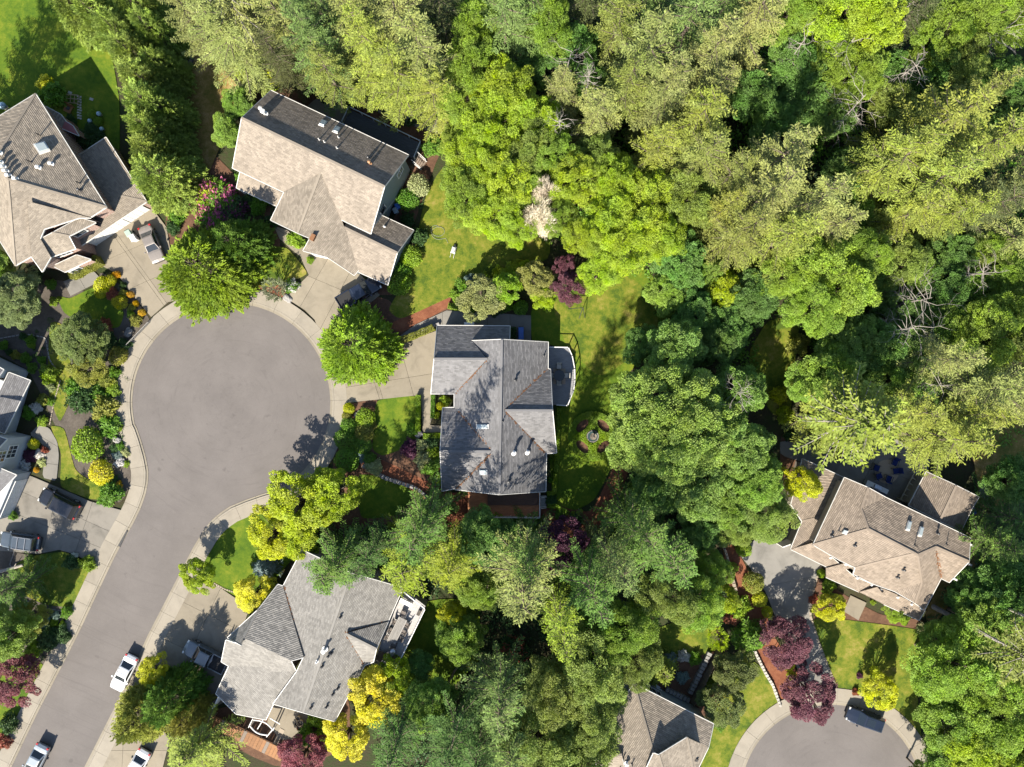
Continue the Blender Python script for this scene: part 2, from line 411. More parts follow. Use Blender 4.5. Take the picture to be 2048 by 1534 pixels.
# --- the street and its turning circle
C1 = P(463, 805); R1 = 198 / PXM
left_edge = [(-160, 1880), (23.5, 1534), (78, 1421), (115, 1350), (156, 1270), (220, 1134), (238, 1098), (269, 1043), (283, 1014), (292, 988), (297, 962), (297, 940), (292, 914), (283, 882), (272, 850)]
circ = [(463 + 198 * math.cos(a), 805 - 198 * math.sin(a)) for a in np.linspace(R(193), R(-50), 44)]
right_edge = [(572, 970), (545, 982), (520, 989.5), (490, 1000), (459, 1013), (440, 1026), (428, 1036), (416, 1049), (405, 1064), (386, 1096), (357, 1152), (295, 1272), (250, 1374), (209, 1455), (169, 1534), (-10, 1880)]
ROADPX = left_edge + circ + right_edge
M_ASPH1 = mat_asphalt('road_asphalt', (C1.x, C1.y))
sheet('road', ROADPX, M_ASPH1, 0.02)
C2 = P(1662, 1589); R2 = 180 / PXM
M_ASPH2 = mat_asphalt('circle_asphalt', (C2.x, C2.y))
circ2 = [(1662 + 180 * math.cos(a), 1589 - 180 * math.sin(a)) for a in np.linspace(R(222), R(-42), 44)]
ROAD2 = [(1560, 1900)] + circ2 + [(1770, 1900)]
sheet('road', ROAD2, M_ASPH2, 0.02)

def resample(pts, step):
    """evenly spaced points along a ground polyline, with left-hand normals"""
    p = np.array(pts); d = np.r_[0, np.cumsum(np.hypot(*np.diff(p, axis=0).T))]; n = max(2, int(round(d[-1] / step)) + 1)
    s = np.linspace(0, d[-1], n); q = np.stack([np.interp(s, d, p[:, 0]), np.interp(s, d, p[:, 1])], 1)
    t = np.gradient(q, axis=0); t = unit_(t); return q, np.stack([-t[:, 1], t[:, 0]], 1)
def unit_(a): return a / np.maximum(np.linalg.norm(a, axis=-1, keepdims=True), 1e-9)

def pavement(name, px, slab=2.75, kerb_w=0.5, walk_w=1.6, skip=(), side=1, nsub=4):
    """kerb stones and slabs along a road edge, each a piece of its own; skip: px ranges of the walk that dip"""
    q, nr = resample(Q(px), slab / nsub); nr = nr * side
    base = empty(name); tag(base, kind='structure')
    def band(i0, i1, o0, o1, z0, z1, nm, mat, gap=0.012):
        mb = MB(); idx = list(range(i0, i1 + 1)); A = []; B = []
        for k, i in enumerate(idx):
            pt = q[i].copy()
            if k == 0: pt = pt + unit_(q[i + 1] - q[i]) * gap
            if k == len(idx) - 1: pt = pt + unit_(q[i - 1] - q[i]) * gap
            A.append(pt + nr[i] * o0); B.append(pt + nr[i] * o1)
        mb.prism(A + B[::-1], z0, z1); return mb.build(nm, mat, base)
    for i in range(0, len(q) - nsub, nsub):
        dz = random.uniform(-0.004, 0.004)
        band(i, i + nsub, kerb_w + 0.015, kerb_w + walk_w, -0.1, 0.15 + dz, 'slab', M_WALK)
        band(i, i + nsub, 0.0, kerb_w * 0.55, -0.1, 0.055, 'gutter', M_CONC)
        band(i, i + nsub, kerb_w * 0.56, kerb_w, -0.1, 0.15 + dz, 'kerb', M_WALK)
    return base
pavement('sidewalk', left_edge + circ + right_edge)
pavement('sidewalk', [(1560, 1900)] + circ2 + [(1770, 1900)])
# storm drain in the kerb and the long drain slot
def drain(px0, py0, px1, py1, label):
    a = P(px0, py0); b = P(px1, py1); e_ = empty('storm_drain', (a + b) / 2, 0, label, 'drain'); u = (b - a).normalized(); L = (b - a).length; n_ = Vector((-u.y, u.x, 0))
    M4 = Matrix(((u.x, n_.x, 0, 0), (u.y, n_.y, 0, 0), (0, 0, 1, 0), (0, 0, 0, 1)))
    mb = MB(); mb.box(-L / 2, L / 2, -0.22, 0.22, 0.02, 0.10, M4); mb.build('frame', M_BLACK, e_)
    for k in range(int(L / 0.14)):
        mb = MB(); x = -L / 2 + 0.08 + k * 0.14; mb.box(x, x + 0.06, -0.19, 0.19, 0.10, 0.125, M4); mb.build('grate_bar', mat_plain('cast_iron', (0.09, 0.085, 0.08), 0.6, 0.4), e_)
drain(255, 1052, 262, 1039, 'short iron storm drain set in the kerb beside the two-car driveway')
drain(238, 1092, 254, 1060, 'long dark drain slot in the kerb below the short storm drain')

# --- driveways and paths: slabs cut along their joints
def cutslabs(name, pts, cuts, mat, z1, gap=0.03, piece='slab'):
    """split a ground polygon along joint lines ((x, y), (x, y) pixels); every slab is a piece"""
    base = empty(name); tag(base, kind='structure')
    polys = [[Vector((x, y)) for x, y in Q(pts)]]
    for a, b in cuts:
        a2 = P(*a).xy; b2 = P(*b).xy; nn = Vector((-(b2 - a2).y, (b2 - a2).x)).normalized(); out = []
        for pl in polys:
            for sg in (1, -1):
                r_ = []
                for i in range(len(pl)):
                    p0 = pl[i]; p1 = pl[(i + 1) % len(pl)]; d0 = (p0 - a2).dot(nn) * sg - gap / 2; d1 = (p1 - a2).dot(nn) * sg - gap / 2
                    if d0 >= 0: r_.append(p0)
                    if (d0 > 0) != (d1 > 0) and abs(d0 - d1) > 1e-9: r_.append(p0.lerp(p1, d0 / (d0 - d1)))
                if len(r_) > 2:
                    ar = abs(sum(r_[i].x * r_[(i + 1) % len(r_)].y - r_[(i + 1) % len(r_)].x * r_[i].y for i in range(len(r_)))) / 2
                    if ar > 0.05: out.append(r_)
        polys = out
    for pl in polys:
        mb = MB(); mb.prism([(p.x, p.y) for p in pl], -0.1, z1 + random.uniform(-0.004, 0.004)); mb.build(piece, mat, base)
    return base
M_DRIVE = mat_concrete('driveway_concrete', (0.194, 0.167, 0.126), 0.3)
M_DARKDRIVE = mat_concrete('dark_concrete', (0.165, 0.15, 0.128), 0.4)  # darker concrete tone for the left-edge driveway and a short path
M_PATH = mat_concrete('path_concrete', (0.160, 0.150, 0.133), 0.3)
M_EXPO = mat_concrete('aggregate_concrete', (0.177, 0.167, 0.150), 0.35)
cutslabs('driveway', [(150, 500), (225, 455), (300, 410), (334, 455), (345, 520), (373, 596), (337, 604), (303, 634), (258, 580), (236, 548), (205, 532)],
         [((233, 478), (334, 618)), ((239, 474), (340, 614)), ((215, 520), (330, 470)), ((255, 580), (370, 530))], M_DRIVE, 0.135)
cutslabs('path', [(128, 563), (186, 540), (205, 560), (142, 592)], [((157, 552), (172, 578))], M_PATH, 0.12)
cutslabs('driveway', [(598, 488), (722, 550), (760, 590), (700, 640), (648, 690), (630, 640), (610, 620), (572, 596), (618, 550), (604, 520)],
         [((655, 520), (596, 622)), ((700, 545), (640, 660)), ((600, 545), (730, 600))], M_DRIVE, 0.135)
cutslabs('path', [(548, 452), (575, 460), (604, 492), (612, 520), (590, 505), (560, 478)], [((572, 470), (590, 482))], M_DRIVE, 0.13)
cutslabs('driveway', [(681, 742), (790, 692), (872, 662), (878, 745), (872, 790), (840, 790), (690, 806), (686, 790)],
         [((735, 720), (760, 800)), ((742, 718), (767, 800)), ((690, 775), (880, 745)), ((800, 690), (830, 800))], M_DRIVE, 0.135)
cutslabs('path', [(842, 788), (872, 790), (872, 812), (860, 850), (888, 852), (888, 864), (846, 865)], [((840, 828), (880, 828))], M_DRIVE, 0.13)
cutslabs('path', [(776, 690), (830, 650), (893, 621), (1062, 631), (1062, 690), (1030, 690), (1030, 656), (893, 650), (850, 657), (800, 684)],
         [((885, 600), (885, 680)), ((930, 600), (930, 680)), ((975, 600), (975, 680)), ((1020, 600), (1020, 680)), ((1000, 662), (1100, 662))], M_PATH, 0.12)
cutslabs('driveway', [(376, 1166), (428, 1166), (500, 1215), (470, 1300), (455, 1400), (400, 1430), (322, 1372), (288, 1354), (322, 1278)],
         [((440, 1180), (350, 1370)), ((325, 1275), (470, 1345)), ((360, 1200), (500, 1270))], M_DRIVE, 0.135)
cutslabs('driveway', [(40, 945), (66, 953), (180, 1002), (243, 1020), (208, 1084), (186, 1126), (150, 1108), (120, 1099), (78, 1107), (0, 1101), (-40, 1100), (-40, 1020)],
         [((120, 975), (85, 1105)), ((186, 1005), (150, 1110)), ((15, 1020), (190, 1090)), ((50, 985), (215, 1060))], M_DARKDRIVE, 0.135)
cutslabs('path', smooth([(60, 868), (78, 850), (100, 856), (116, 884), (119, 912), (114, 962), (86, 955), (91, 905), (88, 890)], 1), [((95, 880), (120, 895)), ((85, 925), (120, 930))], M_PATH, 0.125)
cutslabs('driveway', [(1478, 1108), (1540, 1050), (1600, 1060), (1644, 1130), (1627, 1170), (1618, 1228), (1638, 1290), (1668, 1372), (1602, 1386), (1596, 1340), (1562, 1262), (1530, 1182), (1500, 1135)],
         [((1540, 1170), (1640, 1150)), ((1560, 1260), (1640, 1240)), ((1580, 1320), (1660, 1300))], M_EXPO, 0.135)
cutslabs('driveway', [(236, 1432), (305, 1420), (340, 1480), (300, 1640), (150, 1640), (186, 1528)], [((250, 1430), (240, 1640)), ((150, 1500), (340, 1500))], M_DRIVE, 0.135)
cutslabs('path', [(1700, 1190), (1732, 1205), (1716, 1240), (1686, 1222)], [], M_DRIVE, 0.13)
sheet('patio', [(632, 198), (695, 205), (706, 232), (680, 262), (630, 240), (612, 215)], mat_concrete('patio_concrete', (0.204, 0.184, 0.143)), 0.10)
cutslabs('patio', [(1690, 905), (1780, 870), (1860, 920), (1850, 960), (1812, 1040), (1740, 1010), (1660, 970)], [((1765, 885), (1720, 975)), ((1745, 925), (1850, 975)), ((1800, 870), (1760, 1010))], M_EXPO, 0.10)
cutslabs('path', smooth([(1560, 880), (1640, 895), (1700, 940), (1690, 970), (1640, 935), (1560, 910)], 1), [((1620, 880), (1610, 930)), ((1660, 900), (1645, 950))], M_PATH, 0.09)
cutslabs('path', [(1585, 845), (1625, 840), (1620, 900), (1575, 905)], [], M_DARKDRIVE, 0.08)
sheet('patio', [(1965, 960), (1985, 965), (1975, 1000), (1955, 990)], M_PATH, 0.08)
sheet('yard_pavers', [(546, 1385), (600, 1395), (622, 1425), (600, 1480), (560, 1478), (535, 1445)], M_DRIVE, 0.09)

# --- planted ground
BEDS = [
 (M_DIRT, [(60, 560), (130, 560), (200, 600), (270, 640), (292, 690), (262, 760), (240, 830), (262, 900), (268, 960), (240, 1010), (170, 975), (110, 850), (60, 740), (-40, 690), (-40, 560)]),
 (M_DIRT, [(0, 1100), (80, 1112), (190, 1135), (110, 1330), (60, 1370), (-40, 1500), (-40, 1100)]),
 (M_DIRT, [(200, 540), (262, 585), (302, 640), (285, 668), (235, 640), (190, 590)]),
 (M_REDBED, [(486, 545), (540, 560), (590, 590), (574, 598), (520, 590), (478, 585)]),
 (M_BED, [(335, 395), (420, 300), (470, 350), (560, 430), (560, 520), (500, 590), (380, 560), (330, 470)]),
 (M_BED, [(780, 600), (800, 632), (905, 590), (915, 612), (850, 650), (780, 690), (730, 620), (742, 590)]),
 (M_REDBED, [(775, 648), (905, 592), (906, 610), (800, 668)]),
 (M_BED, [(690, 810), (760, 795), (748, 900), (800, 890), (885, 865), (890, 985), (850, 1000), (760, 960), (660, 955), (682, 860)]),
 (M_REDBED, [(735, 905), (850, 960), (905, 990), (900, 1010), (820, 1000), (720, 930)]),
 (M_REDBED, [(1075, 985), (1180, 1030), (1215, 960), (1242, 905), (1262, 930), (1215, 1060), (1180, 1110), (1085, 1090)]),
 (M_REDBED, [(865, 985), (940, 985), (940, 1060), (870, 1050)]),
 (M_BED, [(640, 980), (820, 960), (830, 1040), (700, 1060), (620, 1060)]),
 (M_BED, [(480, 200), (560, 170), (640, 190), (870, 250), (905, 250), (870, 330), (845, 400), (820, 470), (800, 590), (742, 590), (820, 330), (700, 230), (480, 260)]),
 (M_GRAVEL, [(700, 180), (800, 205), (880, 240), (872, 268), (820, 250), (730, 215)]),
 (M_REDBED, [(1440, 1060), (1475, 1100), (1520, 1190), (1545, 1270), (1600, 1350), (1595, 1400), (1560, 1400), (1510, 1310), (1460, 1200)]),
 (M_BED, [(1290, 1300), (1440, 1240), (1460, 1320), (1420, 1440), (1340, 1400), (1290, 1340)]),
 (M_BED, [(1630, 1150), (1690, 1190), (1760, 1230), (1850, 1240), (1840, 1262), (1700, 1240), (1625, 1250)]),
 (M_BED, [(1560, 860), (1650, 880), (1740, 900), (1700, 990), (1560, 960)]),
 (M_BED, [(90, 150), (200, 180), (250, 330), (150, 330), (70, 260)]),
 (M_BED, [(560, 1390), (700, 1380), (700, 1500), (560, 1540), (400, 1460), (420, 1420)]),
 (M_BED, [(1715, 1345), (1735, 1330), (1770, 1360), (1760, 1390), (1700, 1388)]),
 (M_DRY, [(885, 240), (925, 225), (918, 295), (880, 300)]),
]
for m_, pts in BEDS: sheet('planting_bed', smooth(pts, 2), m_, 0.035 + 0.004 * BEDS.index((m_, pts)) % 0.02)
LAWNS = [
 (M_LUSH, [(-160, -160), (190, -160), (215, 60), (240, 200), (240, 330), (150, 340), (-160, 300)]),
 (M_DRY, [(345, 90), (420, 110), (490, 185), (455, 260), (425, 330), (380, 430), (330, 420), (355, 250)]),
 (M_LUSH, [(112, 590), (140, 598), (188, 573), (225, 590), (250, 625), (240, 655), (195, 660), (150, 640), (128, 625)]),
 (M_LAWN, [(540, 492), (575, 495), (619, 548), (575, 565), (540, 575), (496, 570), (510, 540)]),
 (M_LAWN, [(850, 395), (885, 330), (935, 420), (1000, 470), (1100, 470), (1100, 520), (930, 580), (905, 592), (800, 640), (775, 620), (812, 560), (835, 470)]),
 (M_LUSH, [(752, 799), (838, 789), (842, 870), (800, 900), (765, 912), (745, 900), (748, 845)]),
 (M_LUSH, [(1062, 600), (1180, 560), (1290, 530), (1335, 600), (1330, 680), (1230, 770), (1240, 900), (1190, 1000), (1150, 1022), (1105, 1005), (1098, 905), (1110, 830), (1120, 690), (1062, 688)]),
 (M_LAWN, [(1100, 600), (1250, 545), (1320, 600), (1310, 680), (1200, 760), (1130, 690)]),
 (M_LUSH, [(560, 992), (478, 1032), (438, 1058), (428, 1090), (400, 1120), (380, 1164), (430, 1168), (505, 1212), (600, 1100), (640, 1010), (610, 975)]),
 (M_LUSH, [(712, 945), (790, 958), (830, 985), (800, 1030), (720, 1040)]),
 (M_LUSH, [(840, 1200), (960, 1195), (960, 1320), (930, 1350), (880, 1400), (800, 1380), (780, 1330)]),
 (M_LAWN, [(1640, 1235), (1700, 1240), (1850, 1260), (1852, 1290), (1832, 1320), (1835, 1400), (1845, 1500), (1800, 1440), (1740, 1400), (1676, 1384), (1642, 1290), (1624, 1240)]),
 (M_DRY, [(1940, 880), (2090, 830), (2090, 1000), (2000, 1010), (1965, 1110), (1870, 1250), (1845, 1235), (1960, 1000)]),
 (M_LAWN, [(1535, 640), (1600, 630), (1592, 700), (1580, 840), (1545, 830), (1500, 760), (1498, 700)]),
 (M_LAWN, [(1280, 1270), (1420, 1215), (1442, 1300), (1360, 1320), (1290, 1330)]),
 (M_LAWN, [(1470, 1300), (1520, 1330), (1560, 1400), (1555, 1424), (1500, 1470), (1470, 1534), (1440, 1640), (1380, 1640), (1420, 1440), (1450, 1380)]),
 (M_LAWN, [(60, 1112), (130, 1102), (188, 1132), (162, 1190), (150, 1215), (90, 1210), (30, 1180), (28, 1130)]),
 (M_LUSH, [(-40, 1290), (40, 1300), (100, 1335), (40, 1450), (0, 1500), (-60, 1560)]),
 (M_LAWN, [(100, 850), (130, 855), (150, 940), (178, 960), (205, 955), (215, 1000), (180, 998), (120, 975), (124, 905)]),
 (M_LAWN, [(100, 640), (130, 650), (150, 780), (120, 850), (95, 780)]),
]
for i, (m_, pts) in enumerate(LAWNS): sheet('lawn', smooth(pts, 2), m_, 0.075 + 0.004 * (i % 4))
# ------------------------------------------------------------------ houses
SH_TAN = mat_shingle('tan_shingles', (0.201, 0.171, 0.137))
SH_TAN2 = mat_shingle('weathered_tan_shingles', (0.194, 0.164, 0.134), moss=0.25)
SH_GREY = mat_shingle('slate_grey_shingles', (0.134, 0.131, 0.134), moss=0.12)
SH_GREY2 = mat_shingle('warm_grey_shingles', (0.181, 0.171, 0.157), moss=0.15)
SH_BROWN = mat_shingle('brown_shingles', (0.194, 0.157, 0.124))
W_GREY = mat_siding('blue_grey_siding', (0.201, 0.228, 0.241))
W_BEIGE = mat_siding('beige_siding', (0.281, 0.248, 0.201))
W_WHITE = mat_siding('pale_grey_siding', (0.322, 0.335, 0.348))
W_GREEN = mat_siding('green_siding', (0.080, 0.201, 0.141))
W_BRICK = mat_brick('red_brick', (0.241, 0.107, 0.074))
M_PANE = mat_glass('window_pane', (0.03, 0.04, 0.05))
M_SKYL = mat_paint('skylight_dome', (0.348, 0.389, 0.382), 0.25, 0.5)
M_GUTTER = mat_plain('gutter_white', (0.469, 0.456, 0.429), 0.5)
M_TERRA = mat_plain('needle_litter', (0.17, 0.085, 0.045), 0.95, 0.1, var=0.4, scale=6)

class Roof: pass
HROOFS = {}
def trim(house):
    """gutter and verge boards along every free edge; none where one roof runs into another"""
    for rf in HROOFS[house]:
        if not rf.fascia: continue
        for a, b in rf.bnd:
            xa, ya = rf.V[a][:2]; xb, yb = rf.V[b][:2]; L = math.hypot(xb - xa, yb - ya); nx, ny = (yb - ya) / L, -(xb - xa) / L; joined = 0
            for t in (0.2, 0.5, 0.8):
                mx, my = xa + (xb - xa) * t, ya + (yb - ya) * t; z = rf.h[a] + (rf.h[b] - rf.h[a]) * t
                hit = False
                for r2 in HROOFS[house]:
                    if r2 is rf: continue
                    for sg in (-2.5, 2.5):
                        q = roof_h(r2, mx + nx * sg, my + ny * sg, True)
                        if q and q[0].z > z - 0.55: hit = True
                joined += hit
            if joined >= 2: continue
            A = rf.W[a]; B = rf.W[b]; o = B - A; o = Vector((o.y, -o.x, 0)); o = o.normalized() * 0.03; dz = Vector((0, 0, 0.07))
            mb = MB(); mb.bar(A + o - dz, B + o - dz, 0.07, 0.17); mb.build('gutter', M_GUTTER, rf.obj)
def pip(x, y, poly):
    c = False; j = len(poly) - 1
    for i in range(len(poly)):
        if (poly[i][1] > y) != (poly[j][1] > y) and x < (poly[j][0] - poly[i][0]) * (y - poly[i][1]) / (poly[j][1] - poly[i][1]) + poly[i][0]: c = not c
        j = i
    return c

def roof(house, V, F, shingle, wall, inset=0.42, thick=0.16, walls=True, fascia=True, wall_from=0.0, pw=0.3, drop=0.28):
    """roof planes traced in the photograph; heights are adjusted until every plane is flat"""
    names = list(V); ix = {n: i for i, n in enumerate(names)}; nv = len(names); nf = len(F)
    rows = []; rhs = []; K = 1000.0
    for n in names:
        x, y, h = V[n][:3]; w = V[n][3] if len(V[n]) > 3 else pw
        r_ = np.zeros(nv + 3 * nf); r_[ix[n]] = w; rows.append(r_); rhs.append(w * K / (CAM_H - h))
    for k, f in enumerate(F):
        if len(f) < 4: continue
        for n in f:
            x, y = (V[n][0] - 1024) / 1000, (V[n][1] - 767) / 1000
            r_ = np.zeros(nv + 3 * nf); r_[ix[n]] = 6; r_[nv + 3 * k:nv + 3 * k + 3] = (-6 * x, -6 * y, -6); rows.append(r_); rhs.append(0)
    sol = np.linalg.lstsq(np.array(rows), np.array(rhs), rcond=None)[0]
    hs = {n: CAM_H - K / sol[ix[n]] for n in names}
    W3 = {n: P(V[n][0], V[n][1], hs[n]) for n in names}
    top = []
    for f in F:
        nn = Vector((0, 0, 0))
        for i in range(len(f)):
            a = W3[f[i]]; b = W3[f[(i + 1) % len(f)]]; nn += Vector(((a.y - b.y) * (a.z + b.z), (a.z - b.z) * (a.x + b.x), (a.x - b.x) * (a.y + b.y)))
        top.append(list(f) if nn.z > 0 else list(f)[::-1])
    edges = {}
    for k, f in enumerate(top):
        for i in range(len(f)): edges[(f[i], f[(i + 1) % len(f)])] = k
    bnd = [e_ for e_ in edges if (e_[1], e_[0]) not in edges]
    mb = MB(); cen = []; nrm = []
    for f in top:
        pts = [W3[n] for n in f]; n0 = Vector((0, 0, 0))
        for i in range(len(pts)):
            a = pts[i]; b = pts[(i + 1) % len(pts)]; n0 += Vector(((a.y - b.y) * (a.z + b.z), (a.z - b.z) * (a.x + b.x), (a.x - b.x) * (a.y + b.y)))
        n0.normalize(); dn = Vector((n0.x, n0.y, 0)); dn = dn.normalized() if dn.length > 1e-4 else Vector((1, 0, 0))
        u = Vector((-dn.y, dn.x, 0)); v = n0.cross(u)
        mb.face(pts, [(p.dot(u), p.dot(v)) for p in pts]); mb.face([p - Vector((0, 0, thick)) for p in pts[::-1]])
        cen.append(sum(pts, Vector()) / len(pts)); nrm.append(n0)
    for a, b in bnd: mb.face([W3[a], W3[a] - Vector((0, 0, thick)), W3[b] - Vector((0, 0, thick)), W3[b]], [(0, 0), (0, .1), (1, .1), (1, 0)])
    ro = mb.build('roof', shingle, house)
    for (a, b), k in edges.items():
        k2 = edges.get((b, a))
        if k2 is not None and k < k2 and (cen[k2] - W3[a]).dot(nrm[k]) < -0.05:
            up = (nrm[k] + nrm[k2]).normalized(); mb = MB(); mb.bar(W3[a] + up * 0.015, W3[b] + up * 0.015, 0.26, 0.05, up); mb.build('ridge_cap', shingle, ro)
    rf = Roof(); rf.bnd = bnd; rf.fascia = fascia; HROOFS.setdefault(house, []).append(rf); rf.obj = ro; rf.W = W3; rf.h = hs; rf.segs = []; rf.V = V; rf.F = top; rf.nrm = nrm
    nxt = {}
    for a, b in bnd: nxt.setdefault(a, []).append(b)
    loops = []; left = set(bnd)
    while left:
        a, b = next(iter(left)); lp = [a]; cur = (a, b)
        while cur in left:
            left.discard(cur); lp.append(cur[1]); cand = [n for n in nxt.get(cur[1], []) if (cur[1], n) in left]
            if not cand: break
            cur = (cur[1], cand[0])
        loops.append(lp[:-1] if lp[0] == lp[-1] else lp)
    if walls:
        mb = MB()
        for lp in loops:
            pts = [W3[n] for n in lp]; n = len(pts); ins = []
            for i in range(n):
                d0 = (pts[i] - pts[i - 1]).xy; d1 = (pts[(i + 1) % n] - pts[i]).xy
                d0 = d0.normalized() if d0.length > 1e-6 else d1.normalized(); d1 = d1.normalized() if d1.length > 1e-6 else d0
                n0 = Vector((-d0.y, d0.x)); n1 = Vector((-d1.y, d1.x)); m_ = n0 + n1
                k = inset / max(0.35, m_.dot(n0)) if m_.length > 1e-3 else 0; m2 = m_ * k
                if m2.length > 2 * inset: m2 = m2.normalized() * 2 * inset
                ins.append(Vector((pts[i].x + m2.x, pts[i].y + m2.y, pts[i].z - thick - drop)))
            for i in range(n):
                a, b = ins[i], ins[(i + 1) % n]
                mb.face([(a.x, a.y, wall_from), (b.x, b.y, wall_from), b, a]); rf.segs.append((a, b))
        rf.wall = mb.build('wall', wall, house)
    return rf

def roof_h(rf, px, py, strict=False):
    """height and normal of the roof under a photograph pixel"""
    best = None
    for f, nn in zip(rf.F, rf.nrm):
        poly = [(rf.V[n][0], rf.V[n][1]) for n in f]
        if pip(px, py, poly):
            p0 = rf.W[f[0]]; c = Vector((0, 0, CAM_H)); d_ = P(px, py, 0) - c; t = (p0 - c).dot(nn) / d_.dot(nn); best = (c + d_ * t, nn)
    if strict: return best
    return best if best else (P(px, py, 5.0), Vector((0, 0, 1)))

def vent(rf, px, py, r=0.09, h=0.5, mat=None, cap=True):
    p, nn = roof_h(rf, px, py); mb = MB()
    mb.lathe([(r * 2.2, -0.12), (r * 2.2, 0.03), (r, 0.06), (r, h)] + ([(r * 1.7, h), (r * 1.7, h + 0.08), (r * 0.4, h + 0.16)] if cap else []), 10)
    mb.build('vent_pipe', mat or M_WHITE, rf.obj, tuple(p))
def boxvent(rf, px, py, w=0.42, mat=None):
    p, nn = roof_h(rf, px, py); mb = MB(); u = Vector((-nn.y, nn.x, 0)); u = u.normalized() if u.length > 1e-3 else Vector((1, 0, 0)); v = nn.cross(u)
    M4 = Matrix(((u.x, v.x, nn.x, p.x), (u.y, v.y, nn.y, p.y), (u.z, v.z, nn.z, p.z), (0, 0, 0, 1)))
    mb.box(-w / 2, w / 2, -w / 2, w / 2, 0, 0.16, M4, 0.05); mb.build('box_vent', mat or mat_plain('dark_vent', (0.05, 0.045, 0.04), 0.6), rf.obj)
def skylight(rf, quad, hgt=0.14, mat=None, curb=None):
    """quad: four photograph pixels of its frame"""
    c = (sum(q[0] for q in quad) / 4, sum(q[1] for q in quad) / 4); p, nn = roof_h(rf, *c)
    cc = Vector((0, 0, CAM_H)); pts = []
    for q in quad:
        d_ = P(q[0], q[1]) - cc; t = (p - cc).dot(nn) / d_.dot(nn); pts.append(cc + d_ * t)
    a = (pts[1] - pts[0]).cross(pts[2] - pts[1])
    if a.dot(nn) < 0: pts = pts[::-1]
    m_ = sum(pts, Vector()) / 4
    mb = MB(); mb.hexa([q - nn * 0.05 for q in pts] + [q + nn * hgt for q in pts]); sk = mb.build('skylight', curb or M_GUTTER, rf.obj)
    mb = MB(); ins = [m_ + (q - m_) * 0.84 for q in pts]; mb.hexa([q + nn * (hgt - 0.02) for q in ins] + [m_ + (q - m_) * 0.92 + nn * (hgt + 0.07) for q in ins]); mb.build('pane', mat or M_SKYL, sk)

def seg_near(rfs, pt):
    best = None
    for rf in (rfs if isinstance(rfs, (list, tuple)) else [rfs]):
        for a, b in rf.segs:
            ab = (b - a).xy; L2 = ab.length_squared
            if L2 < 0.2: continue
            t = max(0, min(1, (pt - a).xy.dot(ab) / L2)); q = a.xy + ab * t; dd = (q - pt.xy).length
            if best is None or dd < best[0]: best = (dd, a, b, t)
    return best
def wallframe(rfs, px, py, z):
    _, a, b, t = seg_near(rfs, P(px, py, z)); u = (b - a); u.z = 0; L = u.length; u.normalize(); o = Vector((u.y, -u.x, 0))
    c = Vector((a.x, a.y, 0)) + u * (t * L)
    return Matrix(((u.x, o.x, 0, c.x), (u.y, o.y, 0, c.y), (0, 0, 1, z), (0, 0, 0, 1)))     # x along wall, y outward
def window(house, rfs, px, py, z, w, h, nx=2, ny=2, mat=None):
    M4 = wallframe(rfs, px, py, z); fr = MB(); t = 0.09
    for x0, x1, z0, z1 in ((-w / 2 - t, -w / 2, -h / 2 - t, h / 2 + t), (w / 2, w / 2 + t, -h / 2 - t, h / 2 + t), (-w / 2, w / 2, h / 2, h / 2 + t), (-w / 2, w / 2, -h / 2 - t, -h / 2)):
        fr.box(x0, x1, -0.02, 0.08, z0, z1, M4)
    for i in range(1, nx):
        x = -w / 2 + w * i / nx; fr.box(x - 0.025, x + 0.025, -0.02, 0.06, -h / 2, h / 2, M4)
    for j in range(1, ny):
        zz = -h / 2 + h * j / ny; fr.box(-w / 2, w / 2, -0.02, 0.055, zz - 0.025, zz + 0.025, M4)
    wo_ = fr.build('window', M_WHITE, house)
    for i in range(nx):
        for j in range(ny):
            mb = MB(); x0 = -w / 2 + w * i / nx + 0.025; x1 = -w / 2 + w * (i + 1) / nx - 0.025; z0 = -h / 2 + h * j / ny + 0.025; z1 = -h / 2 + h * (j + 1) / ny - 0.025
            mb.box(x0, x1, -0.01, 0.03, z0, z1, M4); mb.build('pane', mat or M_PANE, wo_)
def garage_door(house, rfs, px, py, w, h, rows=4, cols=5, mat=None):
    M4 = wallframe(rfs, px, py, 0.0); fr = MB()
    fr.box(-w / 2 - 0.12, -w / 2, -0.02, 0.09, 0.1, h + 0.12, M4); fr.box(w / 2, w / 2 + 0.12, -0.02, 0.09, 0.1, h + 0.12, M4); fr.box(-w / 2, w / 2, -0.02, 0.09, h, h + 0.12, M4); fr.box(-w / 2, w / 2, -0.02, 0.03, 0.1, h, M4)
    gd = fr.build('garage_door', mat or M_WHITE, house)
    for i in range(cols):
        for j in range(rows):
            mb = MB(); x0 = -w / 2 + w * i / cols + 0.04; x1 = -w / 2 + w * (i + 1) / cols - 0.04; z0 = 0.12 + (h - 0.12) * j / rows + 0.03; z1 = 0.12 + (h - 0.12) * (j + 1) / rows - 0.03
            mb.box(x0, x1, 0.02, 0.055, z0, z1, M4, 0.0); mb.build('panel', mat or M_WHITE, gd)
def zm(ox, oy, s): return lambda x, y, h, w=None: (ox + x / s, oy + y / s, h) if w is None else (ox + x / s, oy + y / s, h, w)

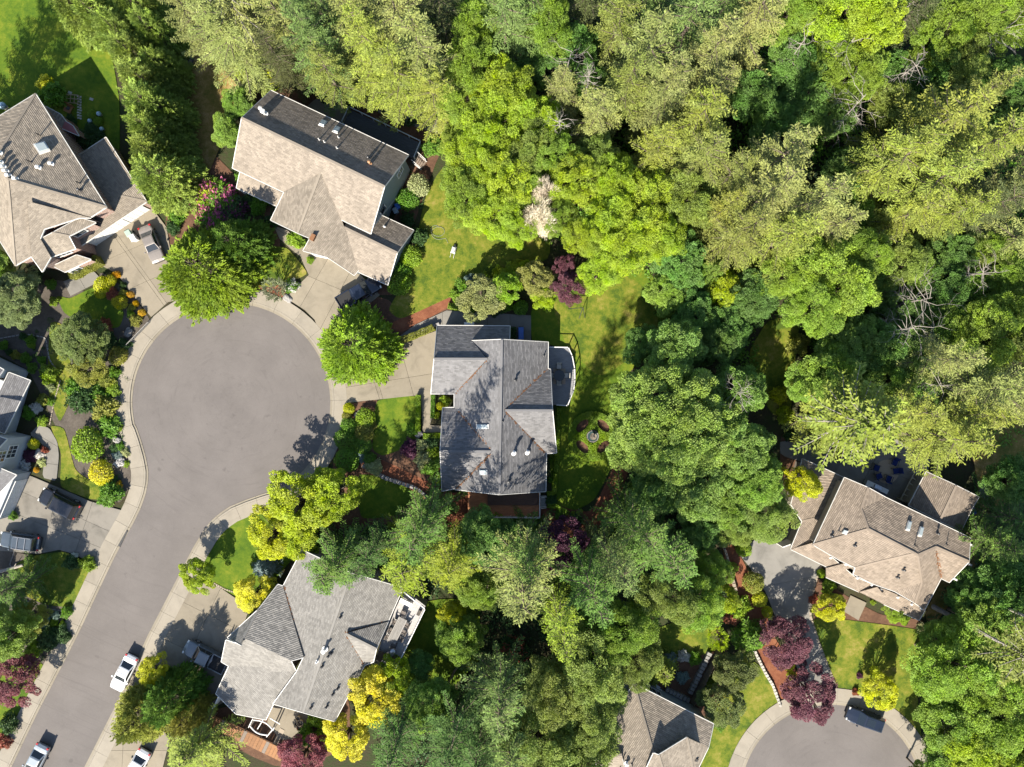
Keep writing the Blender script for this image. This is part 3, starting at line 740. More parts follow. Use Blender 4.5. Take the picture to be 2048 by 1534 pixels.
# ---- the long tan gable-roofed house above the turning circle
H2 = house_root('house', P(640, 400), 'long tan and grey gabled house above the top of the turning circle', 'house')
V = dict(a=(542, 181, 5.6, 3), b=(817, 310, 5.6, 3), r0=(483.5, 236, 9.05, 1), r1=(769, 373, 9.05, 1), e0=(465, 336, 5.6, 3), e1=(741.7, 467.5, 5.6, 3), m1=(568, 384.6, 5.6, 1), ap=(641.5, 344.6, 7.9), m2=(683, 439.5, 5.6, 1))
F = [('a', 'b', 'r1', 'r0'), ('r0', 'r1', 'e1', 'm2', 'ap', 'm1', 'e0')]
ra = roof(H2, {k: V[k] for k in V}, F, SH_TAN2, W_GREY)
V = dict(m1=(568, 384.6, 5.6, 2), ap=(641.5, 344.6, 8.0, 1), rA=(595, 466, 8.0), L=(541.3, 440, 5.6, 1), m2=(684, 441, 5.7, 1), v=(717.5, 540, 3.0, 1), g1=(708.4, 550.7, 2.95, 1), rB1=(653.8, 514, 5.0), rB0=(664.7, 483.8, 5.2), j=(620, 476.5, 5.6), k=(606, 501.6, 3.3))
F = [('m1', 'ap', 'rA', 'L'), ('ap', 'm2', 'v', 'g1', 'rB1', 'rB0', 'j', 'rA'), ('j', 'rB0', 'rB1', 'k')]
rb = roof(H2, V, F, SH_TAN, W_GREY)
V = dict(r0=(686.5, 453.8, 5.1), r1=(794.4, 505.7, 5.1), gb=(775.3, 569.8, 2.95, 2), gv=(717.2, 544.3, 2.95, 2), u0=(720, 411, 2.95, 1), u1=(827.2, 460.6, 2.95, 2))
rc = roof(H2, V, [('r0', 'r1', 'gb', 'gv'), ('u0', 'u1', 'r1', 'r0')], SH_TAN2, W_GREY)
V = dict(a=(480, 344, 3.9, 2), b=(566, 386, 3.9, 2), c=(552.6, 412, 3.0, 2), d=(473, 375.6, 3.0, 2))
rd = roof(H2, V, [('a', 'b', 'c', 'd')], SH_TAN2, W_GREY, walls=False)
for x, y in ((476, 377), (512, 393), (549, 410)):
    p = P(x, y, 2.85); mb = MB(); mb.box(p.x - 0.09, p.x + 0.09, p.y - 0.02, p.y + 0.16, 0, 2.85); mb.build('porch_post', M_WHITE, H2)
for x, y, w_ in ((762, 418, 1.0), (774, 423, 1.0)): window(H2, [ra], x, y, 4.0, w_, 1.3, 1, 1)
window(H2, [ra], 812, 350, 4.2, 1.2, 1.2)
garage_door(H2, [rb, rc], 665, 545, 4.6, 2.2, 4, 6)
def z5(x, y): return (430 + x / 3.835, 150 + y / 3.835)
for q in ([(820, 345), (862, 360), (835, 400), (792, 385)], [(925, 392), (965, 408), (940, 452), (897, 436)]): skylight(ra, [z5(*k) for k in q])
vent(ra, *z5(385, 300), 0.16, 0.9); vent(ra, *z5(365, 275), 0.13, 0.8)
for x, y in ((840, 515), (937, 562), (800, 497), (948, 480)): vent(ra, *z5(x, y), 0.05, 0.5, None, False)
vent(ra, *z5(1190, 680), 0.10, 0.7, mat_plain('rusty_flue', (0.3, 0.16, 0.08), 0.6)); vent(ra, *z5(1180, 640), 0.09, 0.6, M_BLACK)
vent(rc, *z5(1300, 1165), 0.07, 0.35); mb = MB(); pp = roof_h(rb, 627, 476)[0]; mb.box(-0.2, 0.2, -0.35, 0.35, -0.3, 0.45); mb.box(-0.25, 0.25, -0.4, 0.4, 0.45, 0.52); mb.build('chimney', M_TERRA, rb.obj, tuple(pp), R(-27), bevel=0.02)

# ---- the slate grey house right of the circle, with two decks
H3 = house_root('house', P(985, 820), 'slate-grey roofed house with a curved white-railed deck in the middle', 'house')
E = 3.0
V = dict(TL=(874.4, 651, E, 3), TR=(1020, 652, E, 3), TRb=(1019, 681, 4.3), x=(943.4, 681.5, 4.35), y=(974.5, 717.8, 5.7), rl=(868.3, 717.6, 5.7), ll=(862, 787.6, E, 2), lr=(908.5, 787.6, E, 2))
r3w = roof(H3, {k: V[k] for k in ('TL', 'TR', 'TRb', 'x', 'y', 'rl', 'll', 'lr')}, [('TL', 'TR', 'TRb', 'x', 'y', 'rl'), ('rl', 'y', 'lr', 'll')], SH_GREY, W_BEIGE)
V = dict(x=(943.4, 681.5, 4.3, 1), t=(1003.7, 679, 6.3, 1), bt=(998.8, 989, 6.3, 1), c=(911, 979, E, 1), d=(985, 903, 5.5), e=(913, 820, E, 1), e2=(908.5, 815, E, 1), f=(908.5, 787.6, E, 2), y=(975.6, 717.8, 5.5),
         tr=(1096.3, 684.4, E, 2), q1=(1095.9, 737.6, E, 2), ap=(1009.8, 820.5, 6.1), q2=(1092.7, 907, E, 2), br=(1091.5, 982.7, E, 2))
r3 = roof(H3, V, [('x', 't', 'bt', 'c', 'd', 'e', 'e2', 'f', 'y'), ('t', 'tr', 'q1', 'ap', 'q2', 'br', 'bt')], SH_GREY, W_BEIGE)
V = dict(ap=(1010.5, 820.7, 6.05, 1), a=(1095.9, 737.6, E, 2), a2=(1101, 738.8, E, 2), r=(1104.9, 821, 6.0, 1), b2=(1113, 905.5, E, 2), b=(1092.7, 907, E, 2))
r3b = roof(H3, V, [('ap', 'a', 'a2', 'r'), ('ap', 'r', 'b2', 'b')], SH_GREY, W_BEIGE)
V = dict(a=(885.4, 815.6, E, 2), a2=(908.5, 815, E, 2), a3=(913, 820, 3.1), m=(985.5, 903, 5.5), l=(880.5, 902.5, 5.5), b=(911, 977, 3.1), b2=(884, 982, E, 2))
r3c = roof(H3, V, [('a', 'a2', 'a3', 'm', 'l'), ('l', 'm', 'b', 'b2')], SH_GREY, W_BEIGE)
skylight(r3, [(953.7, 848.5), (978.5, 848.5), (978.5, 858), (953.7, 858)]); skylight(r3, [(959.8, 939.5), (975.6, 939.5), (975.6, 949.8), (959.8, 949.8)])
vent(r3, 1027, 906, 0.15, 0.9); vent(r3, 1054, 904.6, 0.15, 0.9); vent(r3, 1030.5, 760, 0.1, 0.4, M_BLACK); vent(r3, 1017.5, 962, 0.11, 0.35, M_BLACK); vent(r3, 1029.5, 968, 0.06, 0.4, M_BLACK, False); vent(r3, 1087.5, 711, 0.06, 0.4, M_BLACK, False); vent(r3, 1005.5, 842, 0.06, 0.4, M_BLACK, False)
garage_door(H3, [r3w], 872, 740, 4.8, 2.2, 4, 6)
for k in ((909, 800), (884, 850), (884, 940)): window(H3, [r3, r3c], k[0], k[1], 1.5, 1.3, 1.2)
for k in ((1100, 870), (1095, 945)): window(H3, [r3, r3b], k[0], k[1], 1.6, 1.2, 1.2)
mb = MB(); p = P(938, 648.5, 2.4); mb.box(p.x - 0.6, p.x + 0.6, p.y - 0.25, p.y + 0.25, 0, 2.4); mb.build('meter_cabinet', M_WHITE, H3, bevel=0.02)

# ---- the warm grey house below the circle
H4 = house_root('house', P(620, 1290), 'warm-grey hipped house below the circle with a white deck on its right', 'house')
B_ = zm(420, 1130, 2.975)
V = dict(A=(604, 1100, 4.2, 2), B=B_(435, 125, 4.2, 2), TR=(806, 1176, 4.2, 2), E1=B_(1058, 340, 4.2, 2), E2=B_(920, 597, 4.2, 2), BR=B_(742, 930, 4.2, 2), BL=B_(376, 826, 4.2, 2), RT=(702, 1146, 7.3, 1), RB=(606, 1425, 7.3, 1),
         G=B_(556, 550, 6.3), J=B_(515, 635, 6.0), ab=B_(805, 408, 6.6))
r4 = roof(H4, V, [('A', 'RT', 'RB', 'BL', 'J', 'G', 'B'), ('RT', 'TR', 'E1', 'ab', 'E2', 'BR', 'RB')], SH_GREY2, W_BEIGE, inset=0.4)
V = dict(ab=B_(806, 408, 6.55, 1), a=B_(1060, 338, 4.25, 1), g=B_(990, 500, 6.3), b=B_(972, 577, 4.3, 1), c=B_(921, 596, 4.25, 1))
r4b = roof(H4, V, [('ab', 'a', 'g'), ('ab', 'g', 'b', 'c')], SH_GREY2, W_GREEN, inset=0.3)
V = dict(B=B_(434, 126, 3.9, 1), Bp=B_(404, 116, 3.9, 1), K=B_(290, 262, 4.2), W=B_(104, 432, 3.9), K2=B_(186, 478, 5.3), G0=B_(200, 433, 6.2, 1), G1=B_(482, 570, 6.2, 1), G=B_(557, 550, 6.1, 1))
r4c = roof(H4, V, [('B', 'Bp', 'K', 'G0', 'G1', 'G'), ('K', 'W', 'K2', 'G0')], SH_GREY2, W_BEIGE, walls=False)
V = dict(G0=B_(200, 433, 6.2, 1), K2=B_(186, 478, 5.5), W=B_(95, 446, 4.6), n=B_(68, 576, 3.1, 1), n2=B_(112, 602, 3.2, 1), m=B_(285, 606, 4.1), m2=B_(350, 636, 4.4), J=B_(515, 636, 5.9), G1=B_(482, 570, 6.2, 1),
         f=B_(35, 766, 3.0, 2), f2=B_(155, 886, 3.0, 2), f3=B_(332, 921, 3.0, 2), BL=B_(377, 828, 3.9), tr=B_(273, 726, 3.7))
r4d = roof(H4, V, [('G0', 'K2', 'W', 'n', 'n2', 'm', 'm2', 'J', 'G1'), ('n2', 'f', 'f2', 'f3', 'BL', 'J', 'm2', 'tr', 'm'), ('m', 'tr', 'm2')], SH_GREY2, W_BEIGE)
def zB(x, y): return (420 + x / 2.975, 1130 + y / 2.975)
vent(r4, *zB(684, 500), 0.16, 0.8); 
for x, y in ((722, 525), (705, 540), (668, 602), (760, 733), (732, 767), (694, 842), (602, 846), (776, 308)): vent(r4, *zB(x, y), 0.09, 0.3, M_BLACK)
vent(r4, *zB(638, 572), 0.08, 0.4)
garage_door(H4, [r4d], *zB(85, 690), 4.6, 2.2, 4, 6)
for x, y in ((1085, 270), (960, 500)): window(H4, [r4, r4b], *zB(x, y), 2.6, 1.5, 1.5)

# ---- the brown house at the right with dormers along its porch
H5 = house_root('house', P(1750, 1060), 'large brown many-gabled house at the right behind a patio', 'house')
C_ = zm(1560, 900, 2.719)
V = dict(a=C_(350, 150, 5.4, 3), b=C_(480, 205, 5.4, 2), c=C_(575, 258, 5.4, 3), d=C_(1035, 478, 5.4, 3), e=C_(1028, 607, 5.6, 1), f=C_(920, 720, 5.2, 1), g=C_(876, 698, 5.2, 1), h2=C_(785, 870, 4.3, 1),
         r0=C_(440, 320, 7.2), r1=C_(480, 430, 8.4, 1), r2=C_(733, 562, 8.4), r3=C_(748, 571, 8.2), r4=C_(848, 527, 7.6), i=C_(180, 515, 5.4, 2), j=C_(255, 560, 5.3, 1), p=C_(358, 527, 6.4), o=C_(325, 600, 5.0), n=C_(410, 640, 5.0), m=C_(553, 604, 6.6),
         n2=C_(399, 675, 4.6), q=C_(500, 726, 4.5), u=C_(545, 742, 4.5), s=C_(622, 768, 4.6), k=C_(770, 722, 6.2), v=C_(733, 832, 4.2))
r5 = roof(H5, V, [('a', 'b', 'r0', 'r1', 'i'), ('b', 'c', 'r0'), ('r0', 'c', 'd', 'e', 'r4', 'r3', 'r2', 'r1'), ('r4', 'e', 'f', 'g'), ('r3', 'r4', 'g', 'h2', 'v', 'k'), ('i', 'r1', 'r2', 'm', 'n', 'o', 'p', 'j'), ('j', 'p', 'o'), ('n', 'm', 'q', 'n2'), ('m', 'r2', 'r3', 'k', 's', 'u', 'q'), ('k', 'v', 's')], SH_BROWN, W_BEIGE)
V = dict(w0=C_(58, 540, 2.8, 2), x1=C_(178, 505, 3.9), x2=C_(268, 572, 3.9), x3=C_(405, 690, 3.8), x4=C_(500, 730, 3.8), x5=C_(625, 780, 3.8), x6=C_(740, 838, 3.7), x7=C_(788, 872, 3.6), y0=C_(250, 692, 2.8, 2), y00=C_(262, 640, 2.9, 1), y1=C_(430, 772, 2.8, 2), y2=C_(565, 840, 2.8, 2), y3=C_(756, 926, 2.8, 2))
r5p = roof(H5, V, [('w0', 'x1', 'x2', 'x3', 'y1', 'y0', 'y00'), ('x3', 'x4', 'x5', 'x6', 'x7', 'y3', 'y2', 'y1')], SH_BROWN, W_BEIGE, inset=0.9, drop=0.85)
V = dict(a=C_(252, 642, 3.05), b=C_(345, 618, 3.9), c=C_(392, 640, 3.7), d=C_(252, 678, 3.0)); roof(H5, V, [('a', 'b', 'c', 'd')], SH_BROWN, W_BEIGE, walls=False)
V = dict(a=C_(430, 772, 2.95, 1), b=C_(530, 745, 4.0), c=C_(565, 790, 3.6), d=C_(505, 806, 3.0)); roof(H5, V, [('a', 'b', 'c', 'd')], SH_BROWN, W_BEIGE, walls=False)
V = dict(a0=C_(122, 48, 2.9, 2), a1=C_(348, 150, 2.9, 2), p=C_(225, 262, 4.7), a2=C_(300, 250, 4.2), l0=C_(60, 296, 2.9, 1), l1=C_(120, 388, 2.9, 1), p1=C_(208, 368, 4.2), w0=C_(58, 538, 2.85, 1), w1=C_(178, 500, 4.0), a3=C_(245, 372, 4.3))
r5l = roof(H5, V, [('a0', 'a1', 'a2', 'p'), ('a0', 'p', 'l0'), ('l0', 'p', 'a2', 'a3', 'p1', 'l1'), ('l1', 'p1', 'a3', 'w1', 'w0')], SH_BROWN, W_BEIGE)
V = dict(a=C_(795, 118, 2.9, 2), t=C_(958, 193, 4.6), b=C_(1082, 256, 2.9, 2), c=C_(1044, 318, 2.9, 1), d=C_(985, 440, 2.9, 2), r=C_(900, 318, 5.2), r2=C_(868, 386, 5.2), e=C_(700, 302, 2.9, 2))
r5r = roof(H5, V, [('a', 't', 'r', 'r2', 'e'), ('t', 'b', 'c', 'r'), ('r', 'c', 'd', 'r2')], SH_BROWN, W_BEIGE)
def zC(x, y): return (1560 + x / 2.719, 900 + y / 2.719)
for q in ([(692, 385), (713, 390), (700, 442), (678, 434)], [(757, 416), (778, 421), (765, 474), (742, 466)], [(347, 432), (372, 440), (360, 462), (333, 452)]): skylight(r5, [zC(*k) for k in q], 0.2)
for x, y in ((405, 517), (280, 464), (670, 650), (637, 690), (855, 452)): vent(r5, *zC(x, y), 0.09, 0.3, M_BLACK)
for x, y in ((732, 518), (905, 512), (318, 438)): vent(r5, *zC(x, y), 0.05, 0.6, M_BLACK, False)
for x, y in ((275, 585), (357, 622), (420, 695), (498, 733), (547, 757), (640, 800), (715, 837), (767, 861)):
    p = roof_h(r5p, *zC(x, y))[0]; mb = MB(); mb.lathe([(0.16, -0.1), (0.16, 0.12), (0.1, 0.2)], 10); mb.build('lamp_dome', M_WHITE, r5p.obj, tuple(p))
for x, y in ((1040, 516), (1030, 622), (950, 702)):
    p = P(*zC(x, y), 5.2); mb = MB(); mb.box(-0.28, 0.28, -0.1, 0.1, -0.1, 0.1); mb.build('gutter_head', M_WHITE, r5.obj, tuple(p), R(-25), bevel=0.02)
garage_door(H5, [r5l], *zC(75, 455), 4.8, 2.2, 4, 5)
for x, y in ((240, 640), (330, 730), (620, 880), (700, 910)): window(H5, [r5p], *zC(x, y), 1.5, 1.3, 1.3)
for x, y in ((700, 330), (830, 380)): window(H5, [r5], *zC(x, y), 4.3, 1.3, 1.2)

# ---- the tan house at the bottom edge
H6 = house_root('house', P(1300, 1480), 'tan roofed house with one dark slope cut by the bottom edge', 'house')
D_ = zm(1180, 1340, 4.539)
V = dict(t=D_(398, 124, 4.6, 3), tl=D_(190, 432, 4.6, 2), a=D_(1122, 490, 4.6, 3), b=D_(1076, 702, 4.8, 1), g=D_(880, 610, 6.6), v=D_(622, 770, 7.6), r=D_(575, 752, 7.7), hb=D_(510, 900, 7.2), le=D_(290, 765, 6.2), ll=D_(330, 960, 6.2))
r6 = roof(H6, V, [('t', 'a', 'b', 'g', 'v', 'r'), ('t', 'r', 'hb', 'll', 'le', 'tl')], SH_TAN, W_GREY)
V = dict(g=D_(880, 611, 6.5, 1), b=D_(1075, 703, 4.8, 1), e=D_(960, 940, 4.8, 1), m=D_(940, 940, 4.9), v=D_(622, 771, 7.5, 1), r=D_(576, 754, 7.6, 1), v2=D_(680, 960, 6.2), w=D_(918, 800, 6.0), hb=D_(505, 905, 7.2))
r6b = roof(H6, V, [('g', 'b', 'e', 'm', 'w'), ('g', 'w', 'm', 'v2', 'v'), ('v', 'v2', 'hb', 'r')], SH_TAN, W_GREY)
V = dict(a=D_(30, 694, 4.6, 1), b=D_(110, 664, 5.0), c=D_(238, 590, 4.6, 1), m=D_(289, 768, 6.1), d=D_(50, 800, 5.9), e=D_(60, 960, 4.7), f=D_(330, 960, 4.7))
r6c = roof(H6, V, [('b', 'c', 'm'), ('a', 'b', 'm', 'd'), ('d', 'm', 'f', 'e')], SH_TAN, W_GREY)
def zD(x, y): return (1180 + x / 4.539, 1340 + y / 4.539)
vent(r6, *zD(330, 845), 0.12, 0.4); vent(r6, *zD(300, 800), 0.06, 0.5, M_BLACK, False); vent(r6, *zD(268, 870), 0.06, 0.6, M_BLACK, False); vent(r6, *zD(380, 855), 0.06, 0.5, M_BLACK, False); boxvent(r6b, *zD(965, 815))
window(H6, [r6], *zD(590, 170), 2.2, 1.8, 1.4, 3, 1)

# ---- the red brick house at the upper left
H1 = house_root('house', P(140, 380), 'red brick house with tan hipped roofs and white garage doors, upper left', 'house')
A_ = zm(0, 180, 6.136); A2 = zm(0, 380, 3.8515)
V = dict(pk=A_(435, 45, 5.8, 3), er=A_(1306, 1436, 5.8, 3), h1=A_(95, 1092, 9.4, 1), h0=A_(-60, 850, 9.4, 1), hl=A_(-330, 520, 5.8, 1), ha=A2(210, 84, 8.3), hb=A2(700, 208, 5.8, 1), hc=A2(345, 300, 5.9), bl=A2(240, 512, 5.8, 1), bl2=A2(118, 582, 5.8, 2), bll=A2(-120, 200, 5.8, 1), rg=A2(75, 60, 8.8))
r1 = roof(H1, V, [('pk', 'er', 'h1', 'h0'), ('pk', 'h0', 'hl'), ('h1', 'er', 'hb', 'ha', 'bl', 'bl2', 'rg'), ('h0', 'h1', 'rg', 'bl2', 'bll', 'hl')], SH_TAN, W_BRICK)
V = dict(ha=A2(211, 86, 8.2, 1), hb=A2(698, 214, 5.85, 1), p=A2(612, 214, 6.2), hc=A2(342, 300, 6.6), hd=A2(310, 374, 6.7), he=A2(392, 517, 5.7, 1), bs=A2(326, 630, 5.6, 1), bl=A2(241, 512, 5.9))
r1b = roof(H1, V, [('ha', 'hb', 'p', 'hc'), ('ha', 'hc', 'hd', 'he', 'bs', 'bl')], SH_TAN, W_BRICK, inset=0.35)
V = dict(a=A2(314, 376, 6.0), b=A2(402, 330, 6.4), c=A2(612, 214, 6.1), d=A2(737, 250, 5.0, 1), e=A2(531, 355, 6.0), f=A2(582, 452, 5.0, 1), g=A2(388, 518, 5.3, 1))
r1c = roof(H1, V, [('a', 'b', 'e', 'f', 'g'), ('b', 'c', 'd', 'e')], SH_TAN, W_BRICK, inset=0.3)
V = dict(a=A_(955, 805, 3.0, 2), b=A_(1300, 580, 3.0, 3), c=A_(1800, 1370, 3.0, 3), d=A2(620, 432, 3.0, 3), r0=A_(1085, 730, 5.0), r1=A_(1440, 1290, 5.0), k=A_(880, 1330, 5.0), e=A2(490, 330, 3.6))
r1d = roof(H1, V, [('b', 'c', 'r1', 'r0'), ('r1', 'c', 'd', 'e', 'k'), ('a', 'b', 'r0'), ('a', 'r0', 'r1', 'k')], SH_TAN, W_BRICK)
V = dict(a=A2(655, 432, 3.4), b=A2(685, 405, 3.6), c=A2(790, 520, 2.6), d=A2(745, 512, 2.6))
def z1(x, y): return (x / 6.136, 180 + y / 6.136)
def z2(x, y): return (x / 3.8515, 380 + y / 3.8515)
skylight(r1, [z1(420, 690), z1(560, 655), z1(625, 755), z1(490, 800)], 0.5)
for x, y in ((480, 955), (635, 910)): vent(r1, *z1(x, y), 0.13, 0.4)
for x, y in ((500, 560), (385, 885), (980, 1145)): vent(r1, *z1(x, y), 0.06, 0.9, M_BLACK, False)
vent(r1, *z1(985, 1230), 0.1, 0.5, M_BLACK)
for x, y in ((5, 775), (15, 890), (50, 945), (85, 1000), (118, 1055), (205, 1095)): vent(r1, *z1(x, y), 0.13, 0.5)
garage_door(H1, [r1d], *z2(880, 340), 4.9, 2.2, 4, 6); garage_door(H1, [r1d], *z2(1080, 200), 2.8, 2.2, 4, 4)
window(H1, [r1b, r1c], *z2(475, 530), 4.3, 2.3, 1.3, 4, 1); window(H1, [r1b, r1c], *z2(620, 330), 4.4, 1.4, 0.9, 2, 1)
# the projecting bay below the gable, with its own small hip roof and the clipped hedge in front
V = dict(a=A2(405, 585, 3.6), b=A2(590, 500, 3.9), c=A2(700, 535, 3.0, 1), d=A2(500, 632, 3.0, 1)); r1e = roof(H1, V, [('a', 'b', 'c', 'd')], SH_TAN, W_BRICK, inset=0.15)
for x, y in ((585, 600), (640, 565)): window(H1, [r1e], *z2(x, y), 1.6, 1.3, 1.2, 2, 1)
V = dict(a=A_(560, 200, 3.6), b=A_(745, 300, 3.6), c=A_(850, 440, 2.9, 1), d=A_(755, 478, 3.2)); r1f = roof(H1, V, [('a', 'b', 'c', 'd')], SH_TAN, W_BRICK, inset=0.1)
V = dict(a=A_(800, 380, 3.4), b=A_(895, 440, 3.2), c=A_(968, 560, 2.8, 1), d=A_(760, 470, 3.2)); r1g = roof(H1, V, [('a', 'b', 'c', 'd')], mat_plain('bay_copper', (0.26, 0.10, 0.10), 0.5), W_BRICK, inset=0.1)

# ---- the pale grey house at the left edge
H7 = house_root('house', P(20, 880), 'pale grey house with white trim cut by the left edge', 'house')
def block(pts, z1, wall=W_WHITE):
    mb = MB(); q = Q(pts); a = sum(q[i][0] * q[(i + 1) % len(q)][1] - q[(i + 1) % len(q)][0] * q[i][1] for i in range(len(q))); q = q if a > 0 else q[::-1]
    mb.prism(q, 0, z1); o = mb.build('wall', wall, H7); rf = Roof(); n = len(q); rf.segs = [(Vector((*q[i], 0)), Vector((*q[(i + 1) % n], 0))) for i in range(n)]; return rf
b1 = block([(-80, 700), (14, 752), (60, 770), (30, 868), (-80, 840)], 2.9)
b2 = block([(-120, 650), (-20, 706), (58, 742), (52, 756), (20, 752), (-20, 830), (-120, 800)], 5.6)
b3 = block([(-60, 840), (62, 872), (40, 937), (-80, 905)], 5.4)
b4 = block([(-60, 900), (62, 944), (24, 1032), (-100, 990)], 2.8)
E_ = zm(0, 700, 2.64)
V = dict(a=E_(46, 118, 4.0, 1), b=E_(160, 161, 3.0, 2), c=E_(24, 440, 3.0, 2), d=E_(-90, 400, 4.0, 1)); r7 = roof(H7, V, [('a', 'b', 'c', 'd')], SH_GREY, W_WHITE, walls=False)
V = dict(a=E_(-200, -60, 5.9, 1), b=E_(-20, 82, 7.4), c=E_(20, 104, 5.7, 1), d=E_(-60, 215, 5.7), e=E_(-260, 120, 7.4)); r7b = roof(H7, V, [('a', 'b', 'c', 'd', 'e')], SH_GREY, W_WHITE, walls=False)
V = dict(a=E_(-160, 400, 7.0), b=E_(-20, 452, 5.6), c=E_(36, 472, 5.5), d=E_(-10, 520, 6.8), e=E_(-130, 470, 6.9)); r7c = roof(H7, V, [('a', 'b', 'c', 'd', 'e')], SH_GREY, W_WHITE, walls=False)
V = dict(a=E_(-200, 560, 4.5), b=E_(-5, 622, 4.4), c=E_(86, 660, 3.0, 1), d=E_(-20, 772, 3.0, 1), e=E_(-200, 700, 3.2)); r7d = roof(H7, V, [('a', 'b', 'c', 'd', 'e')], SH_GREY, W_WHITE, walls=False)
window(H7, [b3], 29, 905, 2.6, 1.5, 1.5, 3, 2); window(H7, [b3], 2, 913, 4.2, 1.3, 1.3, 3, 2)
garage_door(H7, [b4], 35, 990, 4.6, 2.2, 4, 6)
for x, y in ((57, 770), (42, 812), (28, 850)):
    p = P(x, y, 0); mb = MB(); mb.box(p.x - 0.1, p.x + 0.1, p.y - 0.1, p.y + 0.1, 0, 2.95); mb.build('porch_post', M_WHITE, H7)

def litter(rf, a, b, w=0.16, n=70, seed=1):
    """fallen needles caught along a valley"""
    r_ = np.random.default_rng(seed); mb = MB(); A = Vector(a); B = Vector(b); L = (P(*a, 4) - P(*b, 4)).length
    for i in range(int(n * L / 4)):
        t = r_.random(); q = A.lerp(B, t); o_ = r_.normal(0, w * PXM * 0.5); d_ = (B - A).normalized(); hit = roof_h(rf, q.x - d_.y * o_, q.y + d_.x * o_, True)
        if not hit: continue
        p, nn = hit; p = p + nn * 0.035; an = r_.uniform(0, 6.28); u = Vector((math.cos(an), math.sin(an), 0)); u = (u - nn * u.dot(nn)).normalized(); v = nn.cross(u); l = r_.uniform(0.08, 0.22); k = r_.uniform(0.03, 0.08)
        mb.face([p - u * l, p + v * k, p + u * l, p - v * k])
    if mb.f: tag(mb.build('needle_litter', M_TERRA, rf.obj), kind='stuff')
litter(r3, (1095, 738.5), (1011, 820.5), 0.16, 110, 1); litter(r3, (1011, 821), (1091, 905), 0.2, 120, 2); litter(r3, (983, 905), (913, 977), 0.2, 90, 3); litter(r3, (916, 822), (983, 901), 0.12, 50, 4); litter(r3, (973, 721), (911, 786), 0.12, 50, 5)
litter(r4, zB(805, 408), zB(1050, 343), 0.2, 90, 6); litter(r4, zB(808, 410), zB(915, 590), 0.12, 40, 7); litter(r4, zB(440, 130), zB(550, 540), 0.12, 40, 8); litter(r5, zC(850, 545), zC(876, 690), 0.2, 70, 9); litter(r4, zB(425, 135), zB(445, 150), 0.3, 200, 10)
for hh_ in (H1, H2, H3, H4, H5, H6, H7): trim(hh_)
# ------------------------------------------------------------------ decks, fences, walls
M_DECKGREY = mat_wood('grey_deck_boards', (0.187, 0.187, 0.194)); M_DECKWHITE = mat_wood('pale_deck_boards', (0.302, 0.288, 0.281)); M_DECKRED = mat_wood('red_deck_boards', (0.36, 0.16, 0.075)); M_DECKDARK = mat_wood('dark_deck_boards', (0.061, 0.068, 0.076))
M_CEDAR = mat_wood('orange_cedar', (0.22, 0.10, 0.035)); M_GREYWOOD = mat_wood('grey_fence_wood', (0.173, 0.137, 0.108)); M_STONE = mat_concrete('grey_stone', (0.216, 0.205, 0.194), 0.4); M_TANSTONE = mat_concrete('tan_stone', (0.259, 0.216, 0.166), 0.35)
def clip(pl, a, n_, off):
    r_ = []
    for i in range(len(pl)):
        p0 = pl[i]; p1 = pl[(i + 1) % len(pl)]; d0 = (p0 - a).dot(n_) - off; d1 = (p1 - a).dot(n_) - off
        if d0 >= 0: r_.append(p0)
        if (d0 > 0) != (d1 > 0) and abs(d0 - d1) > 1e-9: r_.append(p0.lerp(p1, d0 / (d0 - d1)))
    return r_
def deck(label, px, h, bdir, mat, rails=(), rail_mat=None, board=0.28, skirt=None, bal=True, rail_h=0.95):
    """raised deck: px polygon at height h; bdir: two pixels giving the board direction; rails: edges that carry a railing"""
    pts = [P(x, y, h) for x, y in px]; e_ = house_root('deck', P(sum(x for x, y in px) / len(px), sum(y for x, y in px) / len(px)), label, 'deck')
    pl = [p.xy for p in pts]; a = P(*bdir[0], h).xy; b = P(*bdir[1], h).xy; u = (b - a).normalized(); n_ = Vector((-u.y, u.x)); lo = min((p - a).dot(n_) for p in pl); hi = max((p - a).dot(n_) for p in pl); k = lo; mb = MB()
    while k < hi:
        q = clip(pl, a, n_, k + 0.008); q = clip(q, a, -n_, -(k + board - 0.008)) if len(q) > 2 else q
        if len(q) > 2: mb.prism([(p.x, p.y) for p in q], h - 0.04, h + random.uniform(-0.004, 0.004))
        k += board
    o = mb.build('boards', mat, e_); tag(o, kind='stuff')
    mb = MB(); c = sum(pl, Vector((0, 0))) / len(pl); mb.prism([((p - c) * 0.985 + c)[:] for p in pl], 0, h - 0.05); mb.build('skirt', skirt or mat, e_)
    for i in rails:
        A = pts[i]; B = pts[(i + 1) % len(pts)]; L = (B - A).length; n = max(1, int(round(L / 1.7))); z = Vector((0, 0, 1))
        for k in range(n + 1):
            p = A.lerp(B, k / n); mb = MB(); mb.box(p.x - 0.05, p.x + 0.05, p.y - 0.05, p.y + 0.05, h, h + rail_h + 0.06); mb.build('post', rail_mat, e_)
        mb = MB(); mb.bar(A + z * rail_h, B + z * rail_h, 0.11, 0.05); mb.build('top_rail', rail_mat, e_)
        if bal:
            mb = MB(); m_ = int(L / 0.16); mb.bar(A + z * 0.1, B + z * 0.1, 0.04, 0.04)
            for k in range(1, m_): p = A.lerp(B, k / m_); mb.box(p.x - 0.018, p.x + 0.018, p.y - 0.018, p.y + 0.018, h + 0.1, h + rail_h)
            tag(mb.build('balusters', rail_mat, e_), kind='stuff')
    return e_
